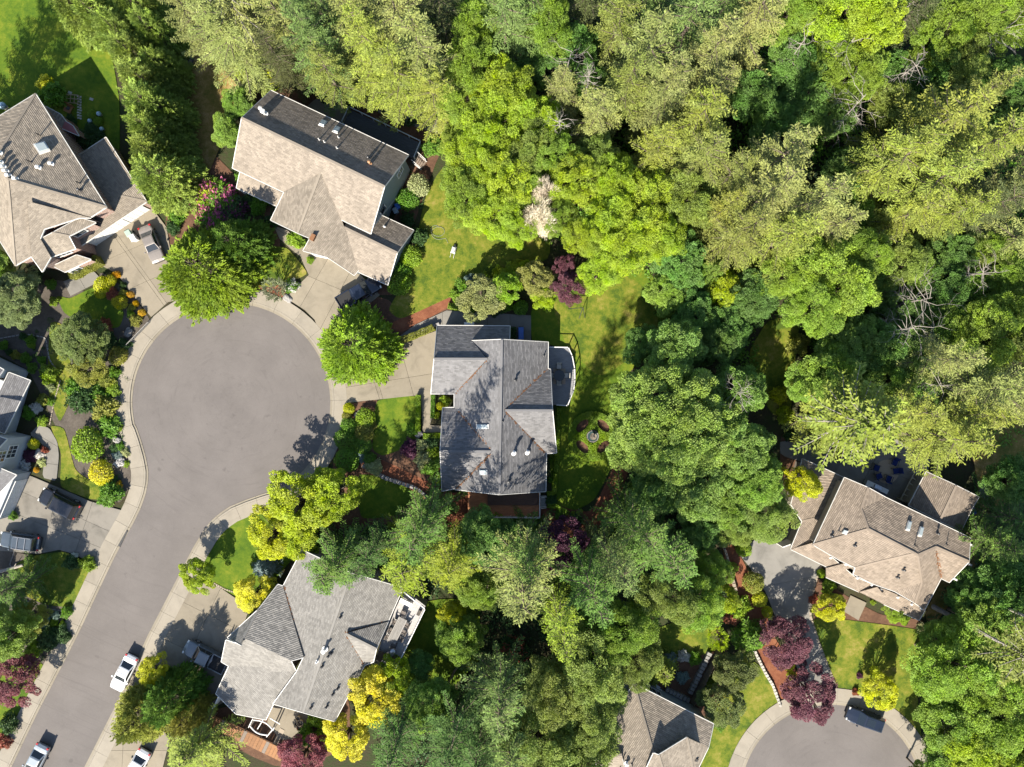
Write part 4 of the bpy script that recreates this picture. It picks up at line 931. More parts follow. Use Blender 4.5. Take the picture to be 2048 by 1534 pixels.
deck('curved grey deck with a white rail beside the slate-grey house', [(1097.6, 695), (1135.4, 695.6), (1143, 712), (1148, 737.6), (1148.5, 760), (1146, 781), (1134, 810.7), (1113, 809.5), (1096, 809.5)], 0.6, ((1097, 695), (1135, 695)), M_DECKGREY, range(0, 7), M_WHITE, bal=False)
deck('red-brown timber deck with white picket rail along the house bottom', [(936, 984), (1079, 984), (1079, 1033), (935.4, 1031)], 0.7, ((936, 984), (1079, 984)), M_DECKRED, (1, 2), M_WHITE)
deck('dark raised deck platform against the slate-grey house bottom wall', [(975, 985), (1077, 985), (1077, 1010), (975, 1010)], 0.95, ((975, 985), (1077, 985)), mat_wood('brown_deck_boards', (0.094, 0.061, 0.047)))
deck('pale deck with dining furniture beside the warm-grey house', [(774, 1250), (810, 1180), (852, 1213), (790, 1340), (748, 1325)], 2.6, ((774, 1250), (800, 1198)), M_DECKWHITE, (2, 3, 1), M_WHITE, skirt=W_BEIGE)
deck('dark weathered deck with slim white rail behind the tan gabled house', [(687, 248), (701, 219), (843, 287), (830, 318)], 1.2, ((701, 219), (843, 287)), M_DECKDARK, (0, 1, 2), mat_plain('pale_blue_rail', (0.324, 0.360, 0.374), 0.5), bal=False)

def steps(label, a, b, w, h, n, mat, name='steps'):
    """treads from the high end a down to b (pixels)"""
    A = P(*a); B = P(*b); e_ = house_root(name, (A + B) / 2, label, 'steps'); u = (B - A); L = u.length; u.normalize(); v = Vector((-u.y, u.x, 0))
    for k in range(n):
        z = h * (n - k) / (n + 1); c = A + u * (L * (k + 0.5) / n); mb = MB(); M4 = Matrix(((u.x, v.x, 0, c.x), (u.y, v.y, 0, c.y), (0, 0, 1, 0), (0, 0, 0, 1)))
        mb.box(-L / n / 2 + 0.03, L / n / 2 + 0.02, -w / 2, w / 2, z - 0.05, z, M4); mb.build('tread', mat, e_)
    for s_ in (-1, 1):
        mb = MB(); mb.bar(A + v * s_ * w / 2 + Vector((0, 0, h * 0.8)), B + v * s_ * w / 2 + Vector((0, 0, 0.1)), 0.06, 0.2); mb.build('stringer', M_WHITE, e_)
        mb = MB(); mb.bar(A + v * s_ * w / 2 + Vector((0, 0, h + 0.9)), B + v * s_ * w / 2 + Vector((0, 0, 0.95)), 0.06, 0.06); mb.build('handrail', M_WHITE, e_)
steps('white ladder-like steps at the right end of the red-brown deck', (1081, 1002), (1092, 1002), 1.35, 0.7, 4, mat_wood('pale_tread', (0.288, 0.281, 0.266)))
steps('timber steps down from the right end of the dark weathered deck', (833, 322), (848, 332), 1.2, 1.2, 5, M_GREYWOOD)
steps('white barred basement stair beside the tan house at the bottom', (1305, 1372), (1316, 1380), 0.9, 0.5, 4, M_WHITE)

def wallrow(label, px, w, h, mat, name='retaining_wall', cat='wall', stone=0.5, h_jit=0.05, cap=True):
    """low wall of single stones along a pixel polyline"""
    e_ = house_root(name, P(*px[len(px) // 2]), label, cat); q, nr = resample(Q(px), stone)
    for i in range(len(q) - 1):
        a, b = q[i], q[i + 1]; c = (a + b) / 2; u = unit_(b - a); L = np.linalg.norm(b - a) * random.uniform(0.88, 0.97); ww = w * random.uniform(0.85, 1.1); hh = h * (1 + random.uniform(-h_jit, h_jit)); r_ = random.uniform(-0.06, 0.06); u = np.array([u[0] * math.cos(r_) - u[1] * math.sin(r_), u[0] * math.sin(r_) + u[1] * math.cos(r_)])
        M4 = Matrix(((u[0], -u[1], 0, c[0]), (u[1], u[0], 0, c[1]), (0, 0, 1, 0), (0, 0, 0, 1))); mb = MB(); mb.box(-L / 2, L / 2, -ww / 2, ww / 2, -0.05, hh, M4, 0.03); mb.build('stone', mat, e_)
    return e_
wallrow('low grey stone wall curving beside the path above the slate-grey house', [(805, 680), (826, 668), (850, 659), (880, 648)], 0.4, 0.55, M_STONE)
wallrow('long stone retaining wall between the shrub beds left of the bottom tan house', [(1418, 1302), (1400, 1340), (1378, 1385)], 0.6, 0.6, M_STONE)
wallrow('stone wall running along the back of the bottom tan house', [(1330, 1375), (1360, 1390), (1378, 1398)], 0.6, 0.6, M_STONE)
wallrow('pale stone edging between the red slope and the lower lawn', [(1508, 1300), (1530, 1345), (1545, 1370), (1560, 1412)], 0.35, 0.35, mat_concrete('white_stone', (0.360, 0.338, 0.302), 0.3), stone=0.4)
wallrow('rock edging along the bed below the front lawn of the slate-grey house', [(725, 930), (770, 955), (830, 975), (870, 1005)], 0.5, 0.4, M_STONE, stone=0.55, h_jit=0.3)
wallrow('white block wall climbing the red slope towards the brown house', [(1437, 1065), (1452, 1110), (1462, 1150), (1470, 1180)], 0.35, 0.5, M_TANSTONE)
wallrow('pale edging stones along the garden bed beside the pale grey house', [(0, 677), (50, 668), (92, 675), (100, 720), (118, 745)], 0.2, 0.12, M_STONE, 'garden_edging', 'edging', 0.5)
wallrow('curved edging stones of the path bed left of the round green shrub', [(122, 760), (110, 800), (100, 850)], 0.2, 0.12, M_TANSTONE, 'garden_edging', 'edging', 0.5)
wallrow('tan kerb edging along the right side of the curved lower driveway', [(1642, 1128), (1628, 1170), (1619, 1228), (1638, 1288), (1672, 1376)], 0.3, 0.17, M_TANSTONE, 'driveway_edging', 'edging', 0.6)
wallrow('brick-like edging of the round bed on the lower left lawn', [(30, 1100), (20, 1130), (40, 1150), (65, 1145), (76, 1120)], 0.15, 0.1, M_STONE, 'garden_edging', 'edging', 0.4)
wallrow('pale curved edging between lawn and shrubs in the lower left yard', [(25, 1150), (48, 1198), (80, 1215), (128, 1222)], 0.15, 0.1, M_STONE, 'garden_edging', 'edging', 0.45)
wallrow('cobble edging along the top of the hipped house driveway', [(428, 1166), (450, 1178), (480, 1188)], 0.25, 0.14, M_TANSTONE, 'driveway_edging', 'edging', 0.3)

def board_fence(label, px, h, mat, board=0.16, name='fence'):
    e_ = house_root(name, P(*px[len(px) // 2]), label, 'fence')
    for s_ in range(len(px) - 1):
        A = P(*px[s_]); B = P(*px[s_ + 1]); L = (B - A).length; u = (B - A).normalized(); v = Vector((-u.y, u.x, 0)); n = int(L / board)
        for k in range(n):
            c = A + u * ((k + 0.5) * L / n); M4 = Matrix(((u.x, v.x, 0, c.x), (u.y, v.y, 0, c.y), (0, 0, 1, 0), (0, 0, 0, 1))); mb = MB(); mb.box(-board * 0.46, board * 0.46, -0.012, 0.012, 0.05, h * random.uniform(0.985, 1.01), M4); mb.build('board', mat, e_)
        for z in (0.4, h - 0.25): mb = MB(); mb.bar(A + v * 0.04 + Vector((0, 0, z)), B + v * 0.04 + Vector((0, 0, z)), 0.05, 0.09); mb.build('rail', mat, e_)
        for k in range(int(L / 2.4) + 1): p = A + u * min(L, k * 2.4) + v * 0.07; mb = MB(); mb.box(p.x - 0.05, p.x + 0.05, p.y - 0.05, p.y + 0.05, 0, h + 0.05); mb.build('post', mat, e_)
board_fence('tall grey plank fence running down to the bottom tan house', [(1438, 1288), (1420, 1322), (1396, 1372), (1380, 1402)], 1.8, M_GREYWOOD)
board_fence('grey plank fence between two shaded lawns near the red rhododendron', [(925, 1310), (905, 1345), (890, 1375)], 1.7, M_GREYWOOD)
board_fence('brown plank fence at the corner of the warm-grey garage', [(437, 1392), (414, 1440)], 1.8, M_GREYWOOD)
# the orange timber walkway below the warm-grey house, plank by plank
e_ = house_root('timber_walkway', P(490, 1465), 'orange timber plank walkway below the warm-grey house', 'walkway')
A = P(414, 1438, 1.0); B = P(566, 1512, 1.0); u = (B - A).normalized(); v = Vector((-u.y, u.x, 0)); L = (B - A).length; n = int(L / 0.42)
for k in range(n):
    c = A + u * ((k + 0.5) * L / n); mb = MB(); M4 = Matrix(((u.x, v.x, 0, c.x), (u.y, v.y, 0, c.y), (0, 0, 1, 0), (0, 0, 0, 1))); mb.box(-0.2, 0.2, -0.75, 0.75, 0.93, 1.0, M4)
    mb.build('plank', M_CEDAR if k % 7 not in (4,) else M_GREYWOOD, e_)
for s_ in (-0.6, 0.6): mb = MB(); mb.bar(A + v * s_ - Vector((0, 0, 0.15)), B + v * s_ - Vector((0, 0, 0.15)), 0.1, 0.15); mb.build('joist', M_GREYWOOD, e_)
for k in range(5):
    for s_ in (-0.7, 0.7): p = A + u * (L * (k + 0.3) / 5) + v * s_; mb = MB(); mb.box(p.x - 0.06, p.x + 0.06, p.y - 0.06, p.y + 0.06, 0, 0.93); mb.build('post', M_GREYWOOD, e_)
# white arched garden arbour beside it
e_ = house_root('garden_arbour', P(530, 1460), 'white garden arbour with curved top beams beside the orange walkway', 'arbour')
for k, (a, b) in enumerate((((500, 1452), (536, 1470)), ((508, 1440), (546, 1460)))):
    A = P(*a, 2.1); B = P(*b, 2.1); v = Vector((-(B - A).y, (B - A).x, 0)).normalized() * (-1 if k == 0 else 1)
    pts = [A.lerp(B, t) + v * 0.35 * math.sin(math.pi * t) for t in np.linspace(0, 1, 9)]; mb = MB(); mb.tube(pts, 0.09, 6); mb.build('curved_beam', M_WHITE, e_)
for a, b in (((497, 1455), (506, 1437)), ((533, 1474), (549, 1455)), ((515, 1458), (526, 1440)), ((540, 1436), (560, 1448))):
    mb = MB(); mb.bar(P(*a, 2.2), P(*b, 2.2), 0.09, 0.12); mb.build('cross_beam', M_WHITE, e_)
for x, y in ((500, 1452), (536, 1470), (508, 1440), (546, 1460)): p = P(x, y, 2.1); mb = MB(); mb.box(p.x - 0.06, p.x + 0.06, p.y - 0.06, p.y + 0.06, 0, 2.15); mb.build('post', M_WHITE, e_)
cutslabs('stepping_path', [(561, 1455), (570, 1460), (552, 1496), (543, 1491)], [((540, 1466), (580, 1470)), ((540, 1478), (580, 1482))], M_TANSTONE, 0.13, 0.08)

# ------------------------------------------------------------------ vehicles
M_TYRE = mat_plain('tyre_rubber', (0.014, 0.014, 0.014), 0.85, 0.2); M_RIM = mat_plain('alloy', (0.324, 0.324, 0.331), 0.35, 0.6, 0.7); M_CARGLASS = mat_glass('car_glass', (0.012, 0.016, 0.02), 0.04); M_LAMP = mat_paint('lamp_lens', (0.55, 0.55, 0.52), 0.15); M_TAIL = mat_paint('tail_lens', (0.30, 0.02, 0.02), 0.2)
KIND = dict(sedan=dict(L=4.75, W=1.84, H=1.45, belt=0.95, hood=(1.02, 0.76), gb=(-1.62, 1.0), gr=(-0.85, 0.22), tail=1.03),
            suv=dict(L=4.95, W=1.98, H=1.80, belt=1.12, hood=(1.13, 0.92), gb=(-2.34, 1.12), gr=(-2.02, 0.42), tail=1.12),
            pickup=dict(L=5.75, W=2.04, H=1.90, belt=1.18, hood=(1.18, 1.0), gb=(-0.78, 1.42), gr=(-0.62, 0.72), tail=1.18))
def car(kind, label, px, py, ang, paint, roofrack=False, sunroof=False, scale=1.0, h_ref=0.8):
    """ang: heading in the photograph, degrees anticlockwise from the right"""
    k = KIND[kind]; L, Wd, H = k['L'], k['W'], k['H']; b = P(px, py, h_ref); z0 = 0.14 if py < 1000 or px < 100 else 0.03
    e_ = empty('parked_car' if kind != 'pickup' else 'pickup_truck', (b.x, b.y, 0.02), R(ang), label, 'car' if kind != 'pickup' else 'truck', 'vehicles parked about the houses'); e_.scale = (scale,) * 3
    mb = MB(); st = np.linspace(-L / 2, L / 2, 17); rings = []
    for x in st:
        q = abs(x) / (L / 2); pl = (1 - 0.20 * max(0, (q - 0.72) / 0.28) ** 2.2) * (1 - 0.02 * q)
        w = Wd / 2 * pl
        if x > k['gb'][1]: t = (x - k['gb'][1]) / (L / 2 - k['gb'][1]); top = k['hood'][0] + (k['hood'][1] - k['hood'][0]) * t ** 1.6
        elif x < k['gb'][0]: t = (k['gb'][0] - x) / (L / 2 + k['gb'][0] + 1e-6); top = k['tail'] - 0.1 * max(0, t - 0.6)
        else: top = k['belt'] + 0.04
        if kind == 'pickup' and x < k['gb'][0]: top = k['tail']
        bot = 0.28 + 0.22 * max(0, (q - 0.86) / 0.14)
        if q > 0.985: top -= 0.12; w *= 0.96
        rings.append([(x, -w * 0.93, bot), (x, -w, bot + 0.2), (x, -w, top * 0.75), (x, -w * 0.95, top - 0.06), (x, -w * 0.82, top), (x, 0, top + 0.025), (x, w * 0.82, top), (x, w * 0.95, top - 0.06), (x, w, top * 0.75), (x, w, bot + 0.2), (x, w * 0.93, bot)])
    n = len(rings[0])
    for r_ in rings: mb.v += r_
    for i in range(len(rings) - 1):
        for j in range(n - 1): mb.f.append((i * n + j, (i + 1) * n + j, (i + 1) * n + j + 1, i * n + j + 1))
        mb.f.append((i * n + n - 1, (i + 1) * n + n - 1, (i + 1) * n, i * n))
    mb.f.append(tuple(range(n))); mb.f.append(tuple((len(rings) - 1) * n + j for j in reversed(range(n))))
    mb.build('body', paint, e_, smooth=False)
    # cabin: pillars and roof in paint, glass set just proud of each face
    (bx0, bx1), (rx0, rx1) = k['gb'], k['gr']; bw = Wd / 2 * 0.93; rw = Wd / 2 * (0.72 if kind == 'sedan' else 0.78); zb = k['belt']; zr = H - 0.04
    base = [Vector((bx0, -bw, zb)), Vector((bx1, -bw * 0.96, zb)), Vector((bx1, bw * 0.96, zb)), Vector((bx0, bw, zb))]; top = [Vector((rx0, -rw, zr)), Vector((rx1, -rw, zr)), Vector((rx1, rw, zr)), Vector((rx0, rw, zr))]
    mb = MB(); mb.hexa(base + top); rr = [Vector((rx0 + 0.1, -rw + 0.12, H)), Vector((rx1 - 0.16, -rw + 0.12, H)), Vector((rx1 - 0.16, rw - 0.12, H)), Vector((rx0 + 0.1, rw - 0.12, H))]; mb.hexa([t for t in top] + rr); mb.build('cabin', paint, e_, bevel=0.03)
    def glass(nm, q, ins=(0.08, 0.08, 0.1, 0.1)):
        a, b_, c, d_ = q; nn = (b_ - a).cross(d_ - a).normalized(); l, r_, bo, to = ins
        f = lambda s, t: a.lerp(b_, s).lerp(d_.lerp(c, s), t)
        p4 = [f(l, bo), f(1 - r_, bo), f(1 - r_, 1 - to), f(l, 1 - to)]; m = MB(); m.hexa([p - nn * 0.03 for p in p4] + [p + nn * 0.012 for p in p4]); return m.build(nm, M_CARGLASS, e_)
    glass('windshield', (base[1], base[2], top[2], top[1]), (0.06, 0.06, 0.06, 0.06)); glass('rear_window', (base[3], base[0], top[0], top[3]), (0.08, 0.08, 0.12, 0.1))
    for s_ in (0, 1):
        if s_ == 0: q = (base[0], base[1], top[1], top[0])
        else: q = (base[2], base[3], top[3], top[2])
        m_ = 0.47; f = lambda s, t: q[0].lerp(q[1], s).lerp(q[3].lerp(q[2], s), t)
        glass('side_window', (f(0, 0), f(m_, 0), f(m_, 1), f(0, 1)), (0.1, 0.03, 0.16, 0.1)); glass('side_window', (f(m_, 0), f(1, 0), f(1, 1), f(m_, 1)), (0.03, 0.1, 0.16, 0.1))
    for sx in (-1, 1):
        for sy in (-1, 1):
            wx = sx * L * 0.305; m = MB(); r_ = 0.34 if kind == 'sedan' else 0.39; y0 = sy * (Wd / 2 - 0.22); y1 = sy * (Wd / 2 - 0.0)
            m.tube([(wx, y0, r_), (wx, y0 + (y1 - y0) * .2, r_), (wx, y1 - (y1 - y0) * .15, r_), (wx, y1, r_)], [r_ * 0.93, r_, r_, r_ * 0.92], 18); wh = m.build('wheel', M_TYRE, e_, smooth=False)
            m = MB(); m.tube([(wx, y1 - sy * 0.02, r_), (wx, y1 + sy * 0.012, r_)], r_ * 0.62, 14); m.build('rim', M_RIM, wh)
    for sy in (-1, 1):
        m = MB(); m.box(bx1 - 0.28, bx1 - 0.08, sy * Wd / 2 - 0.02 - (0.0 if sy > 0 else 0.2), sy * Wd / 2 - 0.02 + (0.2 if sy > 0 else 0.0), zb + 0.02, zb + 0.17); m.build('mirror', paint, e_, bevel=0.03)
        m = MB(); xx = L / 2 - 0.3; m.box(xx, xx + 0.24, sy * Wd * 0.36 - 0.16, sy * Wd * 0.36 + 0.16, k['hood'][1] - 0.16, k['hood'][1] + 0.0, None, 0.02); m.build('headlight', M_LAMP, e_)
        m = MB(); xx = -L / 2 + 0.02; m.box(xx, xx + 0.2, sy * Wd * 0.39 - 0.12, sy * Wd * 0.39 + 0.12, k['tail'] - 0.3, k['tail'] - 0.02); m.build('tail_light', M_TAIL, e_)
        if roofrack: m = MB(); m.bar((rx0 + 0.15, sy * (rw - 0.05), H + 0.05), (rx1 - 0.2, sy * (rw - 0.05), H + 0.05), 0.05, 0.05); m.build('roof_rail', M_RIM, e_)
    if roofrack:
        for t in (0.3, 0.68): x = rx0 + (rx1 - rx0) * t; m = MB(); m.bar((x, -rw + 0.05, H + 0.08), (x, rw - 0.05, H + 0.08), 0.06, 0.03); m.build('cross_bar', M_RIM, e_)
    if sunroof: m = MB(); m.box(rx0 + (rx1 - rx0) * 0.45, rx1 - 0.25, -rw * 0.6, rw * 0.6, H - 0.02, H + 0.012); m.build('sunroof', M_CARGLASS, e_)
    m = MB(); m.box(L / 2 - 0.08, L / 2 + 0.02, -Wd * 0.36, Wd * 0.36, 0.42, 0.6); m.build('front_bumper', M_BLACK, e_); m = MB(); m.box(-L / 2 - 0.03, -L / 2 + 0.06, -Wd * 0.4, Wd * 0.4, 0.4, 0.6); m.build('rear_bumper', M_BLACK if kind != 'pickup' else M_RIM, e_)
    if kind == 'pickup':
        m = MB(); m.box(-L / 2 + 0.12, bx0 - 0.12, -Wd / 2 + 0.16, Wd / 2 - 0.16, k['tail'] - 0.02, k['tail'] + 0.03); bd = m.build('bed', mat_plain('bed_liner', (0.013, 0.013, 0.014), 0.8), e_)
        for sy in (-1, 1): m = MB(); m.box(-L / 2 + 0.06, bx0 - 0.08, sy * (Wd / 2 - 0.1) - 0.07, sy * (Wd / 2 - 0.1) + 0.07, k['tail'] - 0.05, k['tail'] + 0.16); m.build('bed_side', paint, e_, bevel=0.02)
        m = MB(); m.box(-L / 2 + 0.02, -L / 2 + 0.12, -Wd / 2 + 0.08, Wd / 2 - 0.08, k['tail'] - 0.05, k['tail'] + 0.15); m.build('tailgate', paint, e_, bevel=0.02)
    return e_
PT = dict(white=mat_paint('white_paint', (0.72, 0.72, 0.72)), black=mat_paint('black_paint', (0.012, 0.012, 0.014), 0.2), navy=mat_paint('navy_paint', (0.008, 0.012, 0.024), 0.3), slate=mat_paint('slate_paint', (0.07, 0.085, 0.1), 0.22, 0.6, 0.3), steel=mat_paint('steel_grey_paint', (0.1, 0.115, 0.125), 0.22, 0.7, 0.3), silver=mat_paint('silver_paint', (0.3, 0.33, 0.35), 0.25, 0.6, 0.4), taupe=mat_paint('taupe_paint', (0.2, 0.175, 0.155), 0.25, 0.6, 0.2))
car('sedan', 'white sedan parked on the street beside the golden shrub', 248, 1346, 243, PT['white'], roofrack=True)
car('sedan', 'silver-white sedan leaving the picture at the bottom left of the street', 70, 1524, 243, PT['silver'])
car('sedan', 'white car half hidden under the palm-like conifer at the bottom edge', 272, 1534, 240, PT['white'])
car('pickup', 'dark blue-black pickup parked before the tan gabled house garage', 718, 586, 31, PT['navy'])
car('suv', 'black sport utility vehicle on the driveway of the pale grey house', 120, 1006, 153, PT['black'], scale=1.06)
car('suv', 'slate-blue roof-racked sport utility vehicle at the left edge', 40, 1082, 172, PT['slate'], roofrack=True)
car('pickup', 'steel-grey pickup with dark bed before the warm-grey house garage', 412, 1312, 153, PT['steel'])
car('suv', 'navy car parked at the kerb of the lower right circle', 1730, 1438, 161, PT['navy'], scale=0.95, sunroof=True)
car('sedan', 'taupe car beside the white garage doors of the brick house', 303, 488, 292, PT['taupe'])

# ------------------------------------------------------------------ bins, furniture, garden things
M_BLUE = mat_plain('blue_plastic', (0.022, 0.079, 0.302), 0.4, 0.5); M_PALEBIN = mat_plain('pale_green_plastic', (0.252, 0.324, 0.274), 0.5); M_NAVYC = mat_plain('navy_cushion', (0.014, 0.025, 0.101), 0.9, 0.1); M_CREAM = mat_plain('cream_fabric', (0.360, 0.338, 0.295), 0.9, 0.1); M_SAND = mat_plain('sand_rug', (0.302, 0.245, 0.187), 0.95, 0.1, scale=10); M_WICKER = mat_plain('wicker', (0.115, 0.072, 0.040), 0.8, scale=30); M_STEEL = mat_plain('brushed_steel', (0.360, 0.360, 0.360), 0.3, 0.6, 0.8)
def bin_(label, px, py, rz, mat, z=0.1, s=1.0, group=None):
    b = P(px, py, 0.9 + z); e_ = empty('wheeled_bin', (b.x, b.y, z), R(rz), label, 'bin', group); e_.scale = (s,) * 3
    mb = MB(); mb.hexa([(-0.22, -0.24, 0.06), (0.22, -0.24, 0.06), (0.22, 0.24, 0.06), (-0.22, 0.24, 0.06), (-0.29, -0.34, 0.95), (0.29, -0.34, 0.95), (0.29, 0.34, 0.95), (-0.29, 0.34, 0.95)]); mb.build('body', mat, e_, bevel=0.02)
    mb = MB(); mb.hexa([(-0.32, -0.38, 0.96), (0.32, -0.38, 0.96), (0.32, 0.38, 0.96), (-0.32, 0.38, 0.96), (-0.27, -0.33, 1.05), (0.27, -0.33, 1.05), (0.27, 0.33, 1.05), (-0.27, 0.33, 1.05)]); mb.build('lid', mat, e_, bevel=0.02)
    mb = MB(); mb.tube([(-0.25, 0.42, 0.92), (0.25, 0.42, 0.92)], 0.025, 6); mb.build('handle', M_BLACK, e_)
    for s_ in (-1, 1): mb = MB(); mb.tube([(s_ * 0.26, 0.26, 0.13), (s_ * 0.32, 0.26, 0.13)], 0.13, 12); mb.build('wheel', M_TYRE, e_)
bin_('blue wheeled bin nearer the lawn edge above the slate-grey house', 1042, 661, 0, M_BLUE, 0.12, 1.1)
bin_('blue wheeled bin nearer the wall below the other blue bin', 1042, 673, 0, M_BLUE, 0.12, 1.1)
bin_('blue-lidded bin against the side wall of the tan gabled house', 795, 412, 25, M_BLUE, 0.05)
bin_('pale bin standing beside the blue-lidded one at the side wall', 791, 421, 25, mat_plain('grey_blue_plastic', (0.180, 0.230, 0.274), 0.5), 0.05)
bin_('blue bin by the right corner of the brown house', 1945, 1022, 20, M_BLUE, 0.08, 1.1)
bin_('pale green bin on the brick house driveway, nearer the garage', 258, 467, 30, M_PALEBIN, 0.14, 1.15)
bin_('white bin on the brick house driveway, below the pale green one', 267, 476, 30, M_WHITE, 0.14, 1.15)

def chair(label, px, py, rz, z, mat, frame, group, s=1.0, lounge=False):
    b = P(px, py, z + 0.5); e_ = empty('patio_chair', (b.x, b.y, z), R(rz), label, 'chair', group); e_.scale = (s,) * 3; w = 0.3
    mb = MB(); mb.box(-w, w, -w, w, 0.40, 0.48); mb.build('seat', mat, e_, bevel=0.03)
    mb = MB(); mb.hexa([(-w, w - 0.06, 0.48), (w, w - 0.06, 0.48), (w, w + 0.02, 0.48), (-w, w + 0.02, 0.48), (-w, w + 0.12, 0.95), (w, w + 0.12, 0.95), (w, w + 0.2, 0.95), (-w, w + 0.2, 0.95)]); mb.build('backrest', mat, e_, bevel=0.02)
    for sx in (-1, 1):
        for sy in (-1, 1): mb = MB(); mb.box(sx * w - 0.02, sx * w + 0.02, sy * w - 0.02, sy * w + 0.02, 0, 0.42); mb.build('leg', frame, e_)
        mb = MB(); mb.box(sx * (w + 0.03) - 0.03, sx * (w + 0.03) + 0.03, -w, w + 0.05, 0.62, 0.66); mb.build('armrest', frame, e_)
    return e_
def round_table(label, px, py, z, r_, mat, n=8, top=0.74):
    b = P(px, py, z + top); e_ = empty('patio_table', (b.x, b.y, z), 0, label, 'table')
    mb = MB(); mb.lathe([(r_ * 0.97, top - 0.05), (r_, top - 0.04), (r_, top)], n); mb.build('table_top', mat, e_)
    mb = MB(); mb.lathe([(0.3, 0), (0.3, 0.04), (0.06, 0.08), (0.06, top - 0.05)], 12); mb.build('pedestal', mat, e_); return e_
# deck of the slate-grey house
mb = MB(); mb.prism([(P(x, y, 0.63).x, P(x, y, 0.63).y) for x, y in ((1106.5, 737), (1131, 737), (1131, 768.5), (1106.5, 768.5))], 0.605, 0.618); tag(mb.build('outdoor_rug', M_SAND), 'sand-coloured rug under the dark table on the curved deck', 'rug')
round_table('dark octagonal table on the sand rug of the curved deck', 1118.5, 751, 0.62, 0.72, mat_plain('dark_table', (0.036, 0.040, 0.043), 0.35))
for l, x, y, rz in (('pale patio chair above the octagonal deck table', 1118, 733, 0), ('pale patio chair below the octagonal deck table', 1118, 763, 180), ('pale patio chair left of the octagonal deck table', 1107, 751, 90), ('pale patio chair right of the octagonal deck table', 1132, 751, -90)): chair(l, x, y, rz, 0.62, M_CREAM, M_BLACK, 'chairs round the octagonal table')
# deck of the warm-grey house
e_ = empty('dining_table', P(794, 1261, 3.35), R(63), 'long grey slatted dining table on the pale deck', 'table'); e_.location.z = 2.6
for k in range(7): mb = MB(); y = -0.48 + k * 0.16; mb.box(-1.6, 1.6, y - 0.07, y + 0.07, 0.70, 0.74); mb.build('slat', mat_wood('grey_teak', (0.216, 0.202, 0.187)), e_)
for sx in (-1, 1):
    for sy in (-1, 1): mb = MB(); mb.box(sx * 1.4 - 0.05, sx * 1.4 + 0.05, sy * 0.4 - 0.05, sy * 0.4 + 0.05, 0, 0.7); mb.build('leg', mat_wood('grey_teak', (0.216, 0.202, 0.187)), e_)
BR_ = mat_plain('brown_sling', (0.108, 0.090, 0.079), 0.8)
for l, x, y, rz in (('dark sling chair at the upper end of the dining table', 806, 1228, -27), ('dark sling chair left of the table, nearest its upper end', 791, 1246, 63), ('dark sling chair left of the table, second from its upper end', 783, 1262, 63), ('dark sling chair left of the table, nearest the house bay', 777, 1276, 63),
                    ('dark sling chair right of the table, nearest its upper end', 812, 1250, -117), ('dark sling chair right of the table, second from its upper end', 806, 1264, -117), ('dark sling chair right of the table, third from its upper end', 800, 1277, -117), ('black chair at the lower end of the dining table', 788, 1290, 153)):
    chair(l, x, y, rz, 2.6, BR_, M_BLACK, 'chairs round the dining table', 0.95)
for l, x, y, rz in (('wicker armchair nearer the house on the pale deck', 763, 1309, 153), ('wicker armchair at the lower rail corner of the pale deck', 784, 1318, 153)): chair(l, x, y, rz, 2.6, M_WICKER, M_WICKER, 'wicker chairs on the pale deck', 1.25)
e_ = empty('barbecue', P(786, 1302, 3.4), R(60), 'round steel barbecue between the dining table and wicker chairs', 'barbecue'); e_.location.z = 2.6
mb = MB(); mb.lathe([(0.05, 0.55), (0.34, 0.7), (0.38, 0.85), (0.3, 1.0), (0.05, 1.08)], 16); mb.build('kettle', M_STEEL, e_); mb = MB(); mb.box(-0.75, -0.36, -0.25, 0.25, 0.8, 0.84); mb.build('side_shelf', M_STEEL, e_)
for k in range(3): a = k * 2.09; mb = MB(); mb.tube([(0.1 * math.cos(a), 0.1 * math.sin(a), 0.62), (0.4 * math.cos(a), 0.4 * math.sin(a), 0)], 0.03, 6); mb.build('leg', M_BLACK, e_)
e_ = empty('planter_box', P(838, 1226, 3.0), R(63), 'dark planter box at the upper right corner of the pale deck', 'planter'); e_.location.z = 2.6
mb = MB(); mb.box(-0.35, 0.35, -0.2, 0.2, 0, 0.4); mb.build('box', M_BLACK, e_); mb = MB(); mb.box(-0.3, 0.3, -0.15, 0.15, 0.4, 0.42); mb.build('soil', M_DIRT, e_)
e_ = empty('garden_bench', P(812, 1205, 3.1), R(-27), 'white bench at the top of the pale deck under the conifer', 'bench'); e_.location.z = 2.6
mb = MB(); mb.box(-0.8, 0.8, -0.3, 0.3, 0.4, 0.5); mb.build('seat', M_WHITE, e_); mb = MB(); mb.box(-0.8, 0.8, 0.26, 0.34, 0.5, 0.9); mb.build('backrest', M_WHITE, e_)
for sx in (-1, 1): mb = MB(); mb.box(sx * 0.7 - 0.04, sx * 0.7 + 0.04, -0.25, 0.25, 0, 0.4); mb.build('leg', M_WHITE, e_)
